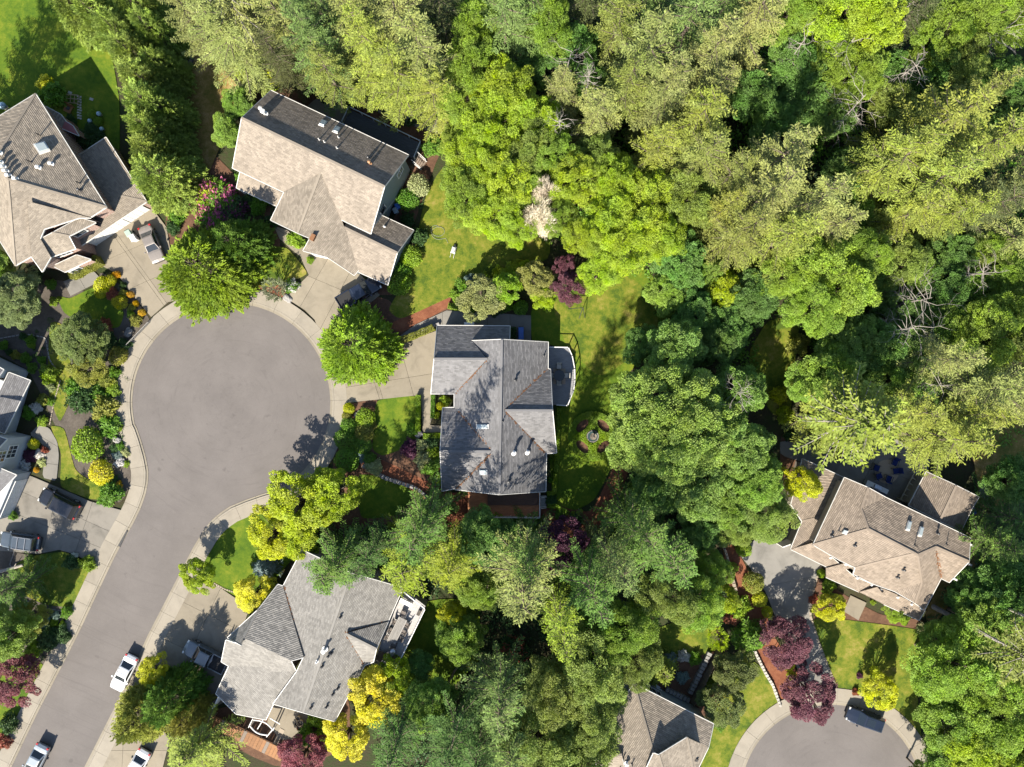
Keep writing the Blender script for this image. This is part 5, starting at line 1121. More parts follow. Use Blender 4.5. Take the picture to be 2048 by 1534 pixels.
# patio of the brown house
for l, x, y, rz in (('navy patio chair at the left of the patio circle, upper', 1753, 936, 70), ('navy patio chair at the left of the patio circle, lower', 1758, 952, 110), ('navy patio chair at the right of the patio circle', 1792, 942, -80), ('navy patio chair at the top of the patio circle', 1789, 925, -20), ('navy patio chair at the bottom of the patio circle', 1777, 957, 160)): chair(l, x, y, rz, 0.1, M_NAVYC, M_BLACK, 'navy chairs on the patio', 1.2)
mb = MB(); c = P(1773, 943); mb.lathe([(1.5, 0.095), (1.5, 0.115)], 28, (c.x, c.y)); tag(mb.build('round_rug', M_SAND), 'tan circle on the patio between the navy chairs', 'rug')
e_ = house_root('outdoor_kitchen', P(1757, 970), 'white L-shaped counter against the brown house wall', 'counter')
A = P(1736, 960, 0.95); B = P(1778, 980, 0.95); u = (B - A).normalized(); v = Vector((-u.y, u.x, 0)); M4 = Matrix(((u.x, v.x, 0, A.x), (u.y, v.y, 0, A.y), (0, 0, 1, 0), (0, 0, 0, 1))); L = (B - A).length
mb = MB(); mb.box(0.05, L - 0.05, -0.55, -0.05, 0.1, 0.88, M4); mb.build('cabinet', W_WHITE, e_); mb = MB(); mb.box(0, L, -0.6, 0, 0.88, 0.95, M4); mb.build('counter_top', M_WHITE, e_); mb = MB(); mb.box(0, 0.55, -1.7, -0.6, 0.88, 0.95, M4); mb.build('counter_wing', M_WHITE, e_); mb = MB(); mb.box(1.0, 1.9, -0.5, -0.1, 0.95, 1.15, M4); mb.build('grill', M_STEEL, e_)
e_ = house_root('outdoor_table', P(1762, 985), 'dark covered table beside the white counter', 'table')
mb = MB(); c = P(1762, 980, 0.9); M4 = Matrix.Translation((c.x, c.y, 0)) @ Matrix.Rotation(R(-27), 4, 'Z'); mb.box(-0.9, 0.9, -0.55, 0.55, 0.7, 0.8, M4); mb.build('table_top', mat_plain('slate_cover', (0.072, 0.072, 0.101), 0.7), e_)
for sx in (-1, 1):
    for sy in (-1, 1): mb = MB(); mb.box(sx * 0.8 - 0.04, sx * 0.8 + 0.04, sy * 0.45 - 0.04, sy * 0.45 + 0.04, 0.08, 0.7, M4); mb.build('leg', M_BLACK, e_)
e_ = house_root('white_trellis', P(1825, 985), 'cream trellis bench beside the right wing of the brown house', 'trellis')
A = P(1812, 1004, 1.0); B = P(1840, 950, 1.0); u = (B - A).normalized(); v = Vector((-u.y, u.x, 0)); L = (B - A).length; CREAMP = mat_plain('cream_paint', (0.360, 0.331, 0.259), 0.6)
for s_ in (0, 0.75): mb = MB(); mb.bar(A + v * s_, B + v * s_, 0.1, 0.12); mb.build('rail', CREAMP, e_)
for k in range(6): p = A + u * (L * k / 5); mb = MB(); mb.bar(p, p + v * 0.75, 0.12, 0.1); mb.build('crosspiece', CREAMP, e_)
for k in (0, 5):
    for s_ in (0, 0.75): p = A + u * (L * k / 5) + v * s_; mb = MB(); mb.box(p.x - 0.06, p.x + 0.06, p.y - 0.06, p.y + 0.06, 0, 0.95); mb.build('post', CREAMP, e_)

# garden furniture behind the brick house
e_ = empty('wooden_chair', P(137, 217, 0.4), R(-25), 'orange wooden garden chair behind the brick house', 'chair'); e_.location.z = 0.08
mb = MB(); mb.box(-0.5, 0.5, -0.5, 0.5, 0.32, 0.42); mb.build('seat', M_CEDAR, e_, bevel=0.05); mb = MB(); mb.box(-0.5, 0.5, 0.45, 0.55, 0.42, 0.9); mb.build('backrest', M_CEDAR, e_, bevel=0.03); mb = MB(); mb.box(-0.22, 0.22, -0.22, 0.22, 0.42, 0.5); mb.build('cushion', mat_plain('dark_cushion', (0.058, 0.054, 0.050), 0.9), e_, bevel=0.03)
for sx in (-1, 1):
    for sy in (-1, 1): mb = MB(); mb.box(sx * 0.42 - 0.05, sx * 0.42 + 0.05, sy * 0.42 - 0.05, sy * 0.42 + 0.05, 0, 0.32); mb.build('leg', M_CEDAR, e_)
e_ = empty('wooden_crate_table', P(145, 198, 0.5), R(-5), 'tan slatted wooden table above the orange garden chair', 'table'); e_.location.z = 0.08
for k in range(4): mb = MB(); mb.box(-0.75 + k * 0.48, -0.69 + k * 0.48, -0.5, 0.5, 0.4, 0.46); mb.build('slat', mat_wood('tan_wood', (0.288, 0.209, 0.130)), e_)
for y in (-0.5, 0, 0.5): mb = MB(); mb.box(-0.75, 0.75, y - 0.04, y + 0.04, 0.46, 0.52); mb.build('rail', mat_wood('tan_wood', (0.288, 0.209, 0.130)), e_)
for sx in (-1, 1):
    for sy in (-1, 1): mb = MB(); mb.box(sx * 0.68 - 0.04, sx * 0.68 + 0.04, sy * 0.45 - 0.04, sy * 0.45 + 0.04, 0, 0.4); mb.build('leg', mat_wood('tan_wood', (0.288, 0.209, 0.130)), e_)
e_ = house_root('stepping_stones', P(159, 217), 'column of white stepping stones behind the brick house', 'stepping stones')
for k in range(9):
    for s_ in (0, 1):
        c = P(157.5 + s_ * 4.5 + (k % 3 - 1) * 0.4, 193 + k * 5.4 + s_ * 1.5); mb = MB(); w = random.uniform(0.12, 0.17); hh_ = random.uniform(0.09, 0.14); M4 = Matrix.Translation((c.x, c.y, 0)) @ Matrix.Rotation(random.uniform(-0.15, 0.15), 4, 'Z'); mb.box(-w, w, -hh_, hh_, 0.03, 0.13, M4, 0.02); mb.build('stone', mat_concrete('white_stone', (0.360, 0.338, 0.302), 0.3), e_)
for l, x, y, r_ in (('pale blue glass globe nearest the hedge behind the brick house', 198.5, 228, 0.3), ('pale blue glass globe left of the two round green shrubs', 180, 242, 0.28), ('pale blue glass globe below the two round green shrubs', 204, 258, 0.28), ('large white globe at the left edge above the brick house', 8, 213, 0.45)):
    c = P(x, y, 0.4); e_ = empty('garden_globe', (c.x, c.y, 0.08), 0, l, 'globe', 'glass globes behind the brick house'); mb = MB(); mb.lathe([(r_ * math.sin(a), r_ * 1.35 - r_ * math.cos(a)) for a in np.linspace(0.05, math.pi - 0.02, 10)], 18); mb.build('sphere', mat_paint('globe_glaze', (0.25, 0.36, 0.45), 0.1), e_, smooth=True); mb = MB(); mb.lathe([(r_ * 0.7, 0), (r_ * 0.6, 0.05), (r_ * 0.45, r_ * 0.5)], 12); mb.build('stand', M_STONE, e_)
for l, x, y in (('flat white tile on the lawn left of the stepping stones', 141, 186), ('flat white tile on the lawn right of the stepping stones', 184, 199)):
    c = P(x, y); mb = MB(); mb.box(-0.24, 0.24, -0.16, 0.16, 0, 0.06); tag(mb.build('paving_tile', mat_concrete('white_stone', (0.360, 0.338, 0.302), 0.3), None, (c.x, c.y, 0.08), R(-20), bevel=0.01), l, 'tile')
# fire pit ring in the dry clearing
e_ = house_root('fire_pit', P(373, 118), 'round stone fire pit on the brown clearing beside the tall hedge', 'fire pit'); c = P(373, 118)
mb = MB(); mb.lathe([(1.0, 0.05), (1.0, 0.1), (0.2, 0.105)], 24, (c.x, c.y)); mb.build('ash_bed', mat_plain('ash', (0.065, 0.061, 0.065), 0.95, scale=8, var=0.4), e_)
for k in range(14):
    a = 2 * math.pi * k / 14; M4 = Matrix.Translation((c.x + 0.68 * math.cos(a), c.y + 0.68 * math.sin(a), 0.08)) @ Matrix.Rotation(a, 4, 'Z'); mb = MB(); mb.box(-0.13, 0.13, -0.13, 0.13, 0, random.uniform(0.22, 0.28), M4, 0.02); mb.build('stone', M_STONE, e_)
for k in range(3): a = k * 1.1; mb = MB(); mb.tube([(c.x - 0.3 * math.cos(a), c.y - 0.3 * math.sin(a), 0.16 + k * 0.05), (c.x + 0.3 * math.cos(a), c.y + 0.3 * math.sin(a), 0.2 + k * 0.05)], 0.06, 6); mb.build('log', M_PALEBARK, e_)
# fountain in the round clipped garden
c = P(1185, 872); e_ = empty('fountain', (c.x, c.y, 0), 0, 'tiered stone fountain in the middle of the round clipped hedge garden', 'fountain')
mb = MB(); mb.lathe([(0.75, 0), (0.78, 0.3), (0.72, 0.42), (0.66, 0.4), (0.6, 0.25), (0.1, 0.22)], 24); mb.build('basin', M_STONE, e_); mb = MB(); mb.lathe([(0.14, 0.2), (0.1, 0.8), (0.4, 0.95), (0.42, 1.0), (0.36, 0.98), (0.08, 0.9)], 20); mb.build('bowl', M_TANSTONE, e_); mb = MB(); mb.lathe([(0.07, 0.9), (0.06, 1.3), (0.2, 1.38), (0.02, 1.5)], 14); mb.build('finial', M_TANSTONE, e_); mb = MB(); mb.lathe([(0.62, 0.335), (0.62, 0.34)], 20); mb.build('water', mat_glass('fountain_water', (0.03, 0.05, 0.05), 0.05), e_)
# goal frame on the back lawn
e_ = house_root('goal_frame', P(1155, 625), 'thin dark goal frame standing on the back lawn below the purple tree', 'goal'); pts = [P(1138, 616, 0.08), P(1137, 618, 1.5), P(1166, 615, 1.5), P(1170, 636, 0.08)]
for a, b in ((0, 1), (1, 2), (2, 3)): mb = MB(); mb.tube([pts[a], pts[b]], 0.04, 6); mb.build('pole', M_BLACK, e_)
mb = MB(); mb.tube([pts[2], P(1158, 637, 0.1)], 0.04, 6); mb.build('stay', M_BLACK, e_)
# white swing-like lawn thing beside the dry lawn
c = P(907, 500, 0.4); e_ = empty('wheelbarrow', (c.x, c.y, 0.08), R(75), 'white upturned wheelbarrow lying on the dry lawn', 'wheelbarrow'); e_.scale = (0.75,) * 3
mb = MB(); mb.hexa([(-0.55, -0.42, 0.35), (0.65, -0.35, 0.4), (0.65, 0.35, 0.4), (-0.55, 0.42, 0.35), (-0.35, -0.2, 0.75), (0.4, -0.18, 0.7), (0.4, 0.18, 0.7), (-0.35, 0.2, 0.75)]); mb.build('tray', M_WHITE, e_, bevel=0.03)
for s_ in (-1, 1): mb = MB(); mb.tube([(-1.3, s_ * 0.3, 0.15), (0.2, s_ * 0.25, 0.35), (0.9, 0.06 * s_, 0.3)], 0.03, 6); mb.build('handle', M_WHITE, e_)
mb = MB(); mb.tube([(0.95, -0.05, 0.25), (0.95, 0.05, 0.25)], 0.22, 14); mb.build('wheel', M_TYRE, e_)
# garden hose loops
c = P(866, 456); pts = []
for t in np.linspace(0, 1, 44): a = t * 11; r_ = 0.75 - 0.3 * math.sin(t * 7); pts.append((c.x + r_ * math.cos(a) + t * 0.8, c.y + r_ * 0.8 * math.sin(a) - t * 1.0, 0.11 + 0.02 * (int(a / 6.28))))
pts += [(c.x + 1.6, c.y - 1.3, 0.11), (c.x + 1.9, c.y - 1.9, 0.11)]; mb = MB(); mb.tube(pts, 0.022, 6); tag(mb.build('garden_hose', mat_plain('pale_hose', (0.2, 0.22, 0.17), 0.5)), 'pale garden hose looped on the grass beside the tan gabled house', 'hose')
# utility boxes
for l, x, y in (('upper green utility box in the lower left shrub bed', 91, 1240), ('lower green utility box in the lower left shrub bed', 88, 1253)):
    c = P(x, y, 0.6); e_ = empty('utility_box', (c.x, c.y, 0.03), R(-15), l, 'utility box', 'utility boxes by the street'); mb = MB(); mb.box(-0.45, 0.45, -0.33, 0.33, 0, 0.12); mb.build('pad', M_CONC, e_); mb = MB(); mb.box(-0.4, 0.4, -0.28, 0.28, 0.12, 0.68); mb.build('cabinet', mat_plain('utility_green', (0.072, 0.137, 0.115), 0.5), e_, bevel=0.03); mb = MB(); mb.box(-0.42, 0.42, -0.3, 0.3, 0.68, 0.75); mb.build('lid', mat_plain('utility_green', (0.072, 0.137, 0.115), 0.5), e_, bevel=0.02)
# pots at the warm-grey house entry
for l, x, y, r_ in (('large tan flower pot by the entry of the warm-grey house', 600, 1446, 0.42), ('smaller terracotta pot below the large tan pot', 599, 1455, 0.36), ('grey pot above the large tan pot', 596, 1437, 0.3), ('dark pot left of the large tan pot', 593, 1448, 0.28)):
    c = P(x, y, 0.5); e_ = empty('flower_pot', (c.x, c.y, 0.09), 0, l, 'pot', 'pots by the entry'); mb = MB(); mb.lathe([(r_ * 0.6, 0), (r_ * 0.95, 0.5), (r_, 0.55), (r_ * 0.86, 0.55), (r_ * 0.8, 0.4)], 18); mb.build('pot', mat_plain('terracotta' if 'terra' in l else ('tan_glaze' if 'tan' in l else 'grey_glaze'), (0.33, 0.15, 0.09) if 'terra' in l else ((0.4, 0.32, 0.2) if 'large' in l else (0.2, 0.2, 0.19)), 0.6), e_); mb = MB(); mb.lathe([(r_ * 0.82, 0.41), (0.02, 0.43)], 14); mb.build('soil', M_DIRT, e_)
# boulders
BOUL = [('pale boulder at the kerb beside the golden round shrub', 233, 880, 0.55), ('grey boulder in the bed beside the brick house lawn', 262, 634, 0.5), ('flat grey boulder beside the lattice by the kerb', 256, 665, 0.6), ('grey boulder at the corner of the slate-grey house walk', 838, 868, 0.6), ('white boulder between the clipped shrubs and the driveway', 716, 828, 0.5), ('grey boulder in the red bed before the tan gabled house', 575, 597, 0.6), ('dark boulder in the red bed nearest the tan house path', 595, 570, 0.45)]
for i, (l, x, y, s_) in enumerate(BOUL):
    r_ = np.random.default_rng(300 + i); bm = bmesh.new(); bmesh.ops.create_icosphere(bm, subdivisions=3, radius=1.0)
    ph = r_.uniform(0, 6, 6)
    for vtx in bm.verts: c0 = vtx.co; k = 1 + 0.16 * math.sin(3 * c0.x + ph[0]) + 0.13 * math.sin(4 * c0.y + ph[1] + c0.z * 2) + 0.06 * math.sin(9 * c0.x + 7 * c0.y + ph[2]); vtx.co = Vector((c0.x * k * s_, c0.y * k * s_ * 0.75, c0.z * k * s_ * 0.5))
    me = bpy.data.meshes.new('boulder'); bm.to_mesh(me); bm.free(); me.materials.append(M_STONE); c = P(x, y, 0.2); tag(link('boulder', me, None, (c.x, c.y, 0.12), r_.uniform(0, 6)), l, 'boulder', 'boulders in the beds')
# white lattice fence panel by the kerb
e_ = house_root('lattice_fence', P(280, 668), 'low white lattice panel by the kerb above the round shrub', 'fence'); A = P(257, 692); B = P(302, 645); u = (B - A).normalized(); L = (B - A).length
for k in range(int(L / 0.25)):
    for s_ in (-1, 1): p = A + u * (k + 0.5) * 0.25; mb = MB(); mb.bar(p + Vector((0, 0, 0.05)) - u * 0.2 * s_, p + Vector((0, 0, 0.75)) + u * 0.2 * s_, 0.04, 0.03, Vector((-u.y, u.x, 0))); mb.build('lath', mat_plain('weathered_white', (0.22, 0.21, 0.195), 0.8), e_)
for z in (0.05, 0.78): mb = MB(); mb.bar(A + Vector((0, 0, z)), B + Vector((0, 0, z)), 0.06, 0.06); mb.build('rail', mat_plain('weathered_white', (0.22, 0.21, 0.195), 0.8), e_)
# ------------------------------------------------------------------ foliage generators (numpy)
def unit(a):
    return a / np.maximum(np.linalg.norm(a, axis=-1, keepdims=True), 1e-9)

def kites(c, dirn, nrm, ln, wd, r, jit=0.35):
    """leaf-shaped faces: c base points, dirn pointing, nrm facing"""
    n = len(c); dirn = unit(dirn + r.normal(0, jit, (n, 3))); nrm = nrm + r.normal(0, jit, (n, 3))
    sd = unit(np.cross(dirn, nrm)); ln = np.broadcast_to(ln, (n,))[:, None] * r.uniform(0.75, 1.25, (n, 1)); wd = np.broadcast_to(wd, (n,))[:, None] * r.uniform(0.75, 1.25, (n, 1))
    mid = c + dirn * ln * 0.45
    V = np.stack([c, mid + sd * wd / 2, c + dirn * ln, mid - sd * wd / 2], 1).reshape(-1, 3)
    return V, np.arange(4 * n).reshape(n, 4)

def conifer(seed, H=22.0, Rr=4.4, base=0.18, whorl=0.62, per=6, droop=0.18, card=(0.5, 0.2), power=0.85, tw_step=0.36, rise=0.15, gaps=0.12, lat=0.3, jit=0.3):
    """fir: whorls of flat, feathered branches; returns arrays and the branch spines"""
    r = np.random.default_rng(seed); C = []; D = []; Nn = []; T = []; L_ = []; spines = []
    z = H * base
    while z < H * 0.985:
        t = (z - H * base) / (H * (1 - base)); reach = Rr * (1 - t) ** power + 0.25
        lobes = r.uniform(0.75, 1.15)
        for k in range(per if t < 0.85 else per - 1):
            if r.random() < gaps: continue
            az = r.uniform(0, 2 * math.pi); L = reach * r.uniform(0.72, 1.16) * lobes
            up = rise + 0.75 * t ** 2 - droop * (1 - t) + r.normal(0, 0.08)
            hd = np.array([math.cos(az), math.sin(az), 0.0]); sd = np.array([-hd[1], hd[0], 0.0])
            s = np.arange(0.12, 1.0, tw_step / max(L, 0.6)); s = np.clip(s + r.uniform(-0.02, 0.02, len(s)), 0.1, 0.995)
            bend = droop * L * 0.35
            pts = hd * (s * L)[:, None] + np.array([0, 0, 1.0]) * (z + up * L * s - bend * s * s + 0.22 * L * np.maximum(s - 0.75, 0))[:, None]
            pts = pts + sd * (r.normal(0, 0.06) * L * s * s)[:, None]
            spines.append(np.vstack([[0, 0, z], pts[len(pts) // 2], pts[-1]]))
            tone_b = r.uniform(0.25, 0.75)
            for p, ss in zip(pts, s):
                tl = (lat * L * (1 - ss) ** 0.7 * (0.45 + 0.55 * min(1, ss * 3)) + 0.2) * r.uniform(0.7, 1.2)
                for sg in (-1, 1):
                    dv = unit(hd * 0.75 + sd * sg * 0.75 + np.array([0, 0, r.normal(0.02, 0.12)]))
                    q = np.arange(0.04, tl, card[0] * 0.52)
                    if len(q) == 0: q = np.array([0.03])
                    cc = p + dv * q[:, None]; cc[:, 2] -= 0.10 * q
                    C.append(cc); D.append(np.broadcast_to(dv, cc.shape)); L_.append(np.full(len(q), card[0]))
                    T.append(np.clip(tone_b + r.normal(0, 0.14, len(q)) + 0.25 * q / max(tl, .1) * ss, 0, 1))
            cc = pts[-3:]; C.append(cc); D.append(np.broadcast_to(hd + np.array([0, 0, 0.15]), cc.shape)); L_.append(np.full(len(cc), card[0])); T.append(np.full(len(cc), tone_b + 0.25))
        z += whorl * r.uniform(0.8, 1.2) * (1 - 0.35 * t)
    # leader
    k = 14; cc = np.zeros((k, 3)); cc[:, 2] = H * (0.955 + 0.045 * np.arange(k) / k); a = r.uniform(0, 6.28, k)
    C.append(cc); D.append(np.stack([np.cos(a), np.sin(a), np.full(k, 0.8)], 1)); L_.append(np.full(k, card[0] * 0.8)); T.append(np.full(k, 0.8))
    C = np.vstack(C); D = np.vstack(D); L_ = np.concatenate(L_); T = np.concatenate(T)
    N = np.zeros_like(C); N[:, 2] = 1
    V, F = kites(C, D, N, L_, L_ * card[1] / card[0], r, jit)
    return V, F, T, spines

def plume_tree(seed, H=9.0, Rr=4.0, n=900, prof='cone', plume=1.0, card=(0.34, 0.13), per=20, base=0.06, up=0.35):
    """cypress, cedar, golden conifers: outward plumes of scale leaves on a lumpy cone or dome"""
    r = np.random.default_rng(seed); ph = r.uniform(0, 6.28, 6); C = []; D = []; T = []; spines = []
    u = r.random(n)
    for i in range(n):
        t = 1 - math.sqrt(1 - u[i]) if prof == 'cone' else u[i]
        az = r.uniform(0, 2 * math.pi)
        rad = (1 - t) ** 0.75 if prof == 'cone' else (math.sqrt(max(0, 1 - (2 * t - 0.85) ** 2 / 1.35)) if t > 0.4 else 0.55 + t)
        rad *= Rr * (1 + 0.13 * math.sin(3 * az + ph[0] + 4 * t) + 0.09 * math.sin(5 * az + ph[1] - 6 * t)) * r.uniform(0.62, 1.0) ** 0.6
        z = H * base + t * H * (1 - base)
        hd = np.array([math.cos(az), math.sin(az), 0.0]); p0 = hd * rad * 0.86 + np.array([0, 0, z - 0.1 * plume])
        dv = unit(hd * (1 - 0.6 * t) + np.array([0, 0, up + 0.7 * t]) + r.normal(0, 0.22, 3))
        sd = unit(np.cross(dv, np.array([0, 0, 1.0]) + 0.001)); nn = np.cross(sd, dv)
        pl = plume * r.uniform(0.6, 1.25); k = per; s = r.random(k) ** 0.8
        side = r.choice([-1, 1], k)[:, None]; w = ((1 - s) * 0.26 + 0.03)[:, None] * pl * r.random((k, 1))
        cc = p0 + dv * (s * pl)[:, None] + sd * side * w + nn * r.normal(0, 0.09 * pl, (k, 1))
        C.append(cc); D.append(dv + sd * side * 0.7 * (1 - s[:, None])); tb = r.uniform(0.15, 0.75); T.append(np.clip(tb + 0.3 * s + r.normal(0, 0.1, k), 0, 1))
        if i % 9 == 0: spines.append(np.vstack([[0, 0, z * 0.75], p0 * np.array([.5, .5, 1]), p0]))
    C = np.vstack(C); D = np.vstack(D); T = np.concatenate(T)
    N = unit(D) * 0.2 + np.array([0, 0, 1.0]); V, F = kites(C, D, N, card[0], card[1], r, 0.22)
    return V, F, T, spines

def broadleaf(seed, H=11.0, Rr=5.0, clumps=120, per=150, leaf=(0.34, 0.24), crad=1.0, base=0.22, flat=0.9, hollow=0.45, lump=0.2, droop=0.0):
    """deciduous crown: clumps of leaves at the ends of limbs, gaps between them"""
    r = np.random.default_rng(seed); ph = r.uniform(0, 6.28, 8); cz0 = H * (base + 1) / 2; hz = H * (1 - base) / 2; C = []; D = []; N = []; T = []; spines = []
    for i in range(clumps):
        while True:
            q = r.normal(0, 1, 3); q /= np.linalg.norm(q)
            if q[2] > -0.55: break
        f = r.uniform(hollow, 1) ** 0.5
        az = math.atan2(q[1], q[0]); bump = 1 + lump * (math.sin(2 * az + ph[0] + 2 * q[2]) * 0.5 + math.sin(3 * az + ph[1]) * 0.4 + math.sin(5 * az + ph[2] + 3 * q[2]) * 0.5)
        c = np.array([q[0] * Rr * bump * f, q[1] * Rr * bump * f, cz0 + q[2] * hz * f * flat * (1 + lump * 0.5 * math.sin(2 * az + ph[3]))])
        cr = crad * r.uniform(0.65, 1.25); k = int(per * r.uniform(0.7, 1.2))
        g = r.normal(0, 1, (k, 3)); g = unit(g); g[:, 2] = np.abs(g[:, 2]) * np.where(r.random(k) < 0.8, 1, -0.6)
        rr = cr * r.uniform(0.45, 1, (k, 1)) ** 0.5
        cc = c + g * rr * np.array([1, 1, 0.62]); out = unit(q * np.array([1, 1, 0.5]))
        tb = r.uniform(0.2, 0.75)
        C.append(cc); D.append(g * np.array([1, 1, 0.3]) + out * 0.5 + np.array([0, 0, -0.25 - droop])); N.append(g * 0.55 + out * 0.25 + np.array([0, 0, 0.75])); T.append(np.clip(tb + r.normal(0, 0.16, k), 0, 1))
        if i % 3 == 0: spines.append(np.vstack([[0, 0, H * (base + 0.12 * r.random())], c * np.array([0.45, 0.45, 0.72]) + np.array([0, 0, H * 0.1]), c]))
    C = np.vstack(C); D = np.vstack(D); N = np.vstack(N); T = np.concatenate(T)
    V, F = kites(C, D, N, leaf[0], leaf[1], r, 0.4)
    return V, F, T, spines

def ball(seed, Rr=0.8, Hh=1.1, n=1600, leaf=(0.14, 0.1), rough=0.1, box=None, spiky=0.0):
    """clipped or loose shrub: leaves over a domed (or boxy) volume"""
    r = np.random.default_rng(seed); ph = r.uniform(0, 6.28, 6)
    q = unit(r.normal(0, 1, (n, 3))); q[:, 2] = np.abs(q[:, 2]) * np.where(r.random(n) < 0.88, 1, -0.5)
    az = np.arctan2(q[:, 1], q[:, 0]); bump = 1 + rough * (np.sin(3 * az + ph[0] + 3 * q[:, 2]) + 0.7 * np.sin(5 * az + ph[1] - 4 * q[:, 2]) + 0.5 * np.sin(9 * az + ph[2] + 7 * q[:, 2]))
    f = (r.uniform(0.75, 1.0, n) * bump)[:, None]
    if box:
        m = np.abs(q / np.array(box)).max(1, keepdims=True); q2 = q / m
        c = q2 * f * 0.5 * np.array([1, 1, 1]); c = c * np.array([2 * Rr, 2 * Rr, Hh]) * 1.0; c[:, 2] += Hh * 0.5
    else:
        c = q * f * np.array([Rr, Rr, Hh * 0.62]); c[:, 2] += Hh * 0.36
    c[:, 2] = np.maximum(c[:, 2], 0.02)
    D = q * (0.5 + spiky) + r.normal(0, 0.5 * (1 - min(spiky, .8)), (n, 3)); N = q + np.array([0, 0, 0.4])
    V, F = kites(c, D, N, leaf[0], leaf[1], r, 0.35)
    return V, F, np.clip(r.normal(0.5, 0.2, n) , 0, 1), []

def twigs(seed, H, Rr, n=9000):
    """a leafless crown: a haze of fine pale twigs"""
    r = np.random.default_rng(seed); q = unit(r.normal(0, 1, (n, 3))); q[:, 2] = np.abs(q[:, 2]) * np.where(r.random(n) < 0.85, 1, -0.5); az = np.arctan2(q[:, 1], q[:, 0])
    b = 1 + 0.2 * np.sin(3 * az + 1) + 0.12 * np.sin(7 * az + 4 * q[:, 2]); f = (r.uniform(0.35, 1, n) ** 0.5 * b)[:, None]; c = q * f * np.array([Rr, Rr, H * 0.45]); c[:, 2] += H * 0.5
    V, F = kites(c, q + r.normal(0, 0.8, (n, 3)), q + np.array([0, 0, 1.0]), 0.55, 0.05, r, 0.4)
    sp = [np.vstack([[0, 0, H * 0.3], c[i] * np.array([.5, .5, .8]), c[i]]) for i in range(0, n, n // 40)]
    return V, F, np.clip(r.normal(0.5, 0.25, n), 0, 1), sp

def trunk_mesh(name, H, r0, spines, mat, top=0.9, limb=0.05, lean=0.0, nmax=60):
    mb = MB(); k = 6
    zz = np.linspace(-0.15, H * top, k)
    mb.tube([(lean * math.sin(z * 0.4), lean * math.cos(z * 0.3) - lean, z) for z in zz], [r0 * (1 - 0.93 * max(0, z) / (H * top)) + 0.015 for z in zz], 8)
    st = max(1, len(spines) // nmax)
    for sp in spines[::st]:
        rr = limb * (0.6 + 0.8 * np.linalg.norm(sp[-1] - sp[0]) / 4)
        mb.tube([tuple(p) for p in sp], [rr, rr * 0.65, rr * 0.2], 4, False)
    return mb.mesh(name, mat, True)

PROTO = {}
def proto(key, gen, trunk=None, mat=None):
    V, F, T, sp = gen
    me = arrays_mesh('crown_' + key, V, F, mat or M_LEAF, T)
    zmax = V[:, 2].max(); rad = float(np.percentile(np.hypot(V[:, 0], V[:, 1]), 97))
    tk = trunk_mesh('trunk_' + key, zmax, trunk[0], sp, trunk[1] if len(trunk) > 1 else M_BARK, *(trunk[2:] if len(trunk) > 2 else ())) if trunk else None
    PROTO[key] = (me, tk, float(zmax), rad)
NTRI = 0
def build_protos():
    for i in range(4): proto('fir%d' % i, conifer(10 + i, 23, 4.7, 0.16, 0.95, 6, card=(0.29, 0.12), tw_step=0.26, gaps=0.1, lat=0.22, jit=0.26, power=0.8), (0.32,), M_NEEDLE)
    for i in range(3): proto('hem%d' % i, conifer(30 + i, 18, 4.4, 0.08, 0.95, 6, droop=0.3, card=(0.28, 0.115), power=0.72, tw_step=0.22, lat=0.17, jit=0.22, gaps=0.08), (0.24,), M_NEEDLE)
    for i in range(3): proto('ced%d' % i, plume_tree(50 + i, 10, 3.6, 950, 'cone', 1.35, (0.25, 0.095), 48, up=0.2), (0.25,), M_NEEDLE)
    for i in range(2): proto('cyp%d' % i, plume_tree(60 + i, 9, 2.6, 900, 'cone', 0.9, (0.25, 0.1), 34, up=0.45), (0.2,), M_NEEDLE)
    for i in range(3): proto('map%d' % i, broadleaf(70 + i, 13, 5.2, 210, 240, (0.235, 0.165), 0.9, lump=0.28), (0.28,))
    for i in range(3): proto('ald%d' % i, broadleaf(80 + i, 14, 4.6, 180, 270, (0.175, 0.125), 0.85, base=0.3, lump=0.3, hollow=0.3), (0.2,))
    for i in range(2): proto('orn%d' % i, broadleaf(90 + i, 5.5, 2.5, 85, 230, (0.15, 0.1), 0.52, base=0.2, lump=0.28, hollow=0.6), (0.11,))
    proto('big', broadleaf(99, 16, 9.5, 560, 290, (0.25, 0.18), 1.0, base=0.15, lump=0.16, hollow=0.5), (0.5,))
    for i in range(2): proto('spr%d' % i, conifer(110 + i, 4.2, 1.5, 0.04, 0.26, 6, card=(0.22, 0.1), tw_step=0.16, droop=0.08), (0.07,))
    for i in range(4): proto('shr%d' % i, ball(120 + i, 0.8, 1.15, 1900, (0.17, 0.1), 0.2))
    for i in range(2): proto('clip%d' % i, ball(130 + i, 0.8, 1.1, 2200, (0.1, 0.075), 0.03))
    for i in range(2): proto('flo%d' % i, ball(140 + i, 0.8, 1.0, 900, (0.17, 0.1), 0.22))
    proto('twig', twigs(170, 5.5, 2.6), (0.1, M_PALEBARK))
    proto('spike', ball(150, 0.8, 1.1, 1100, (0.34, 0.05), 0.1, spiky=0.8))
    for i in range(2): proto('lace%d' % i, plume_tree(160 + i, 3.2, 1.9, 230, 'dome', 0.55, (0.2, 0.08), 16), (0.08,))
build_protos()
print('PROTO tris', 2 * sum(len(v[0].polygons) for v in PROTO.values()))

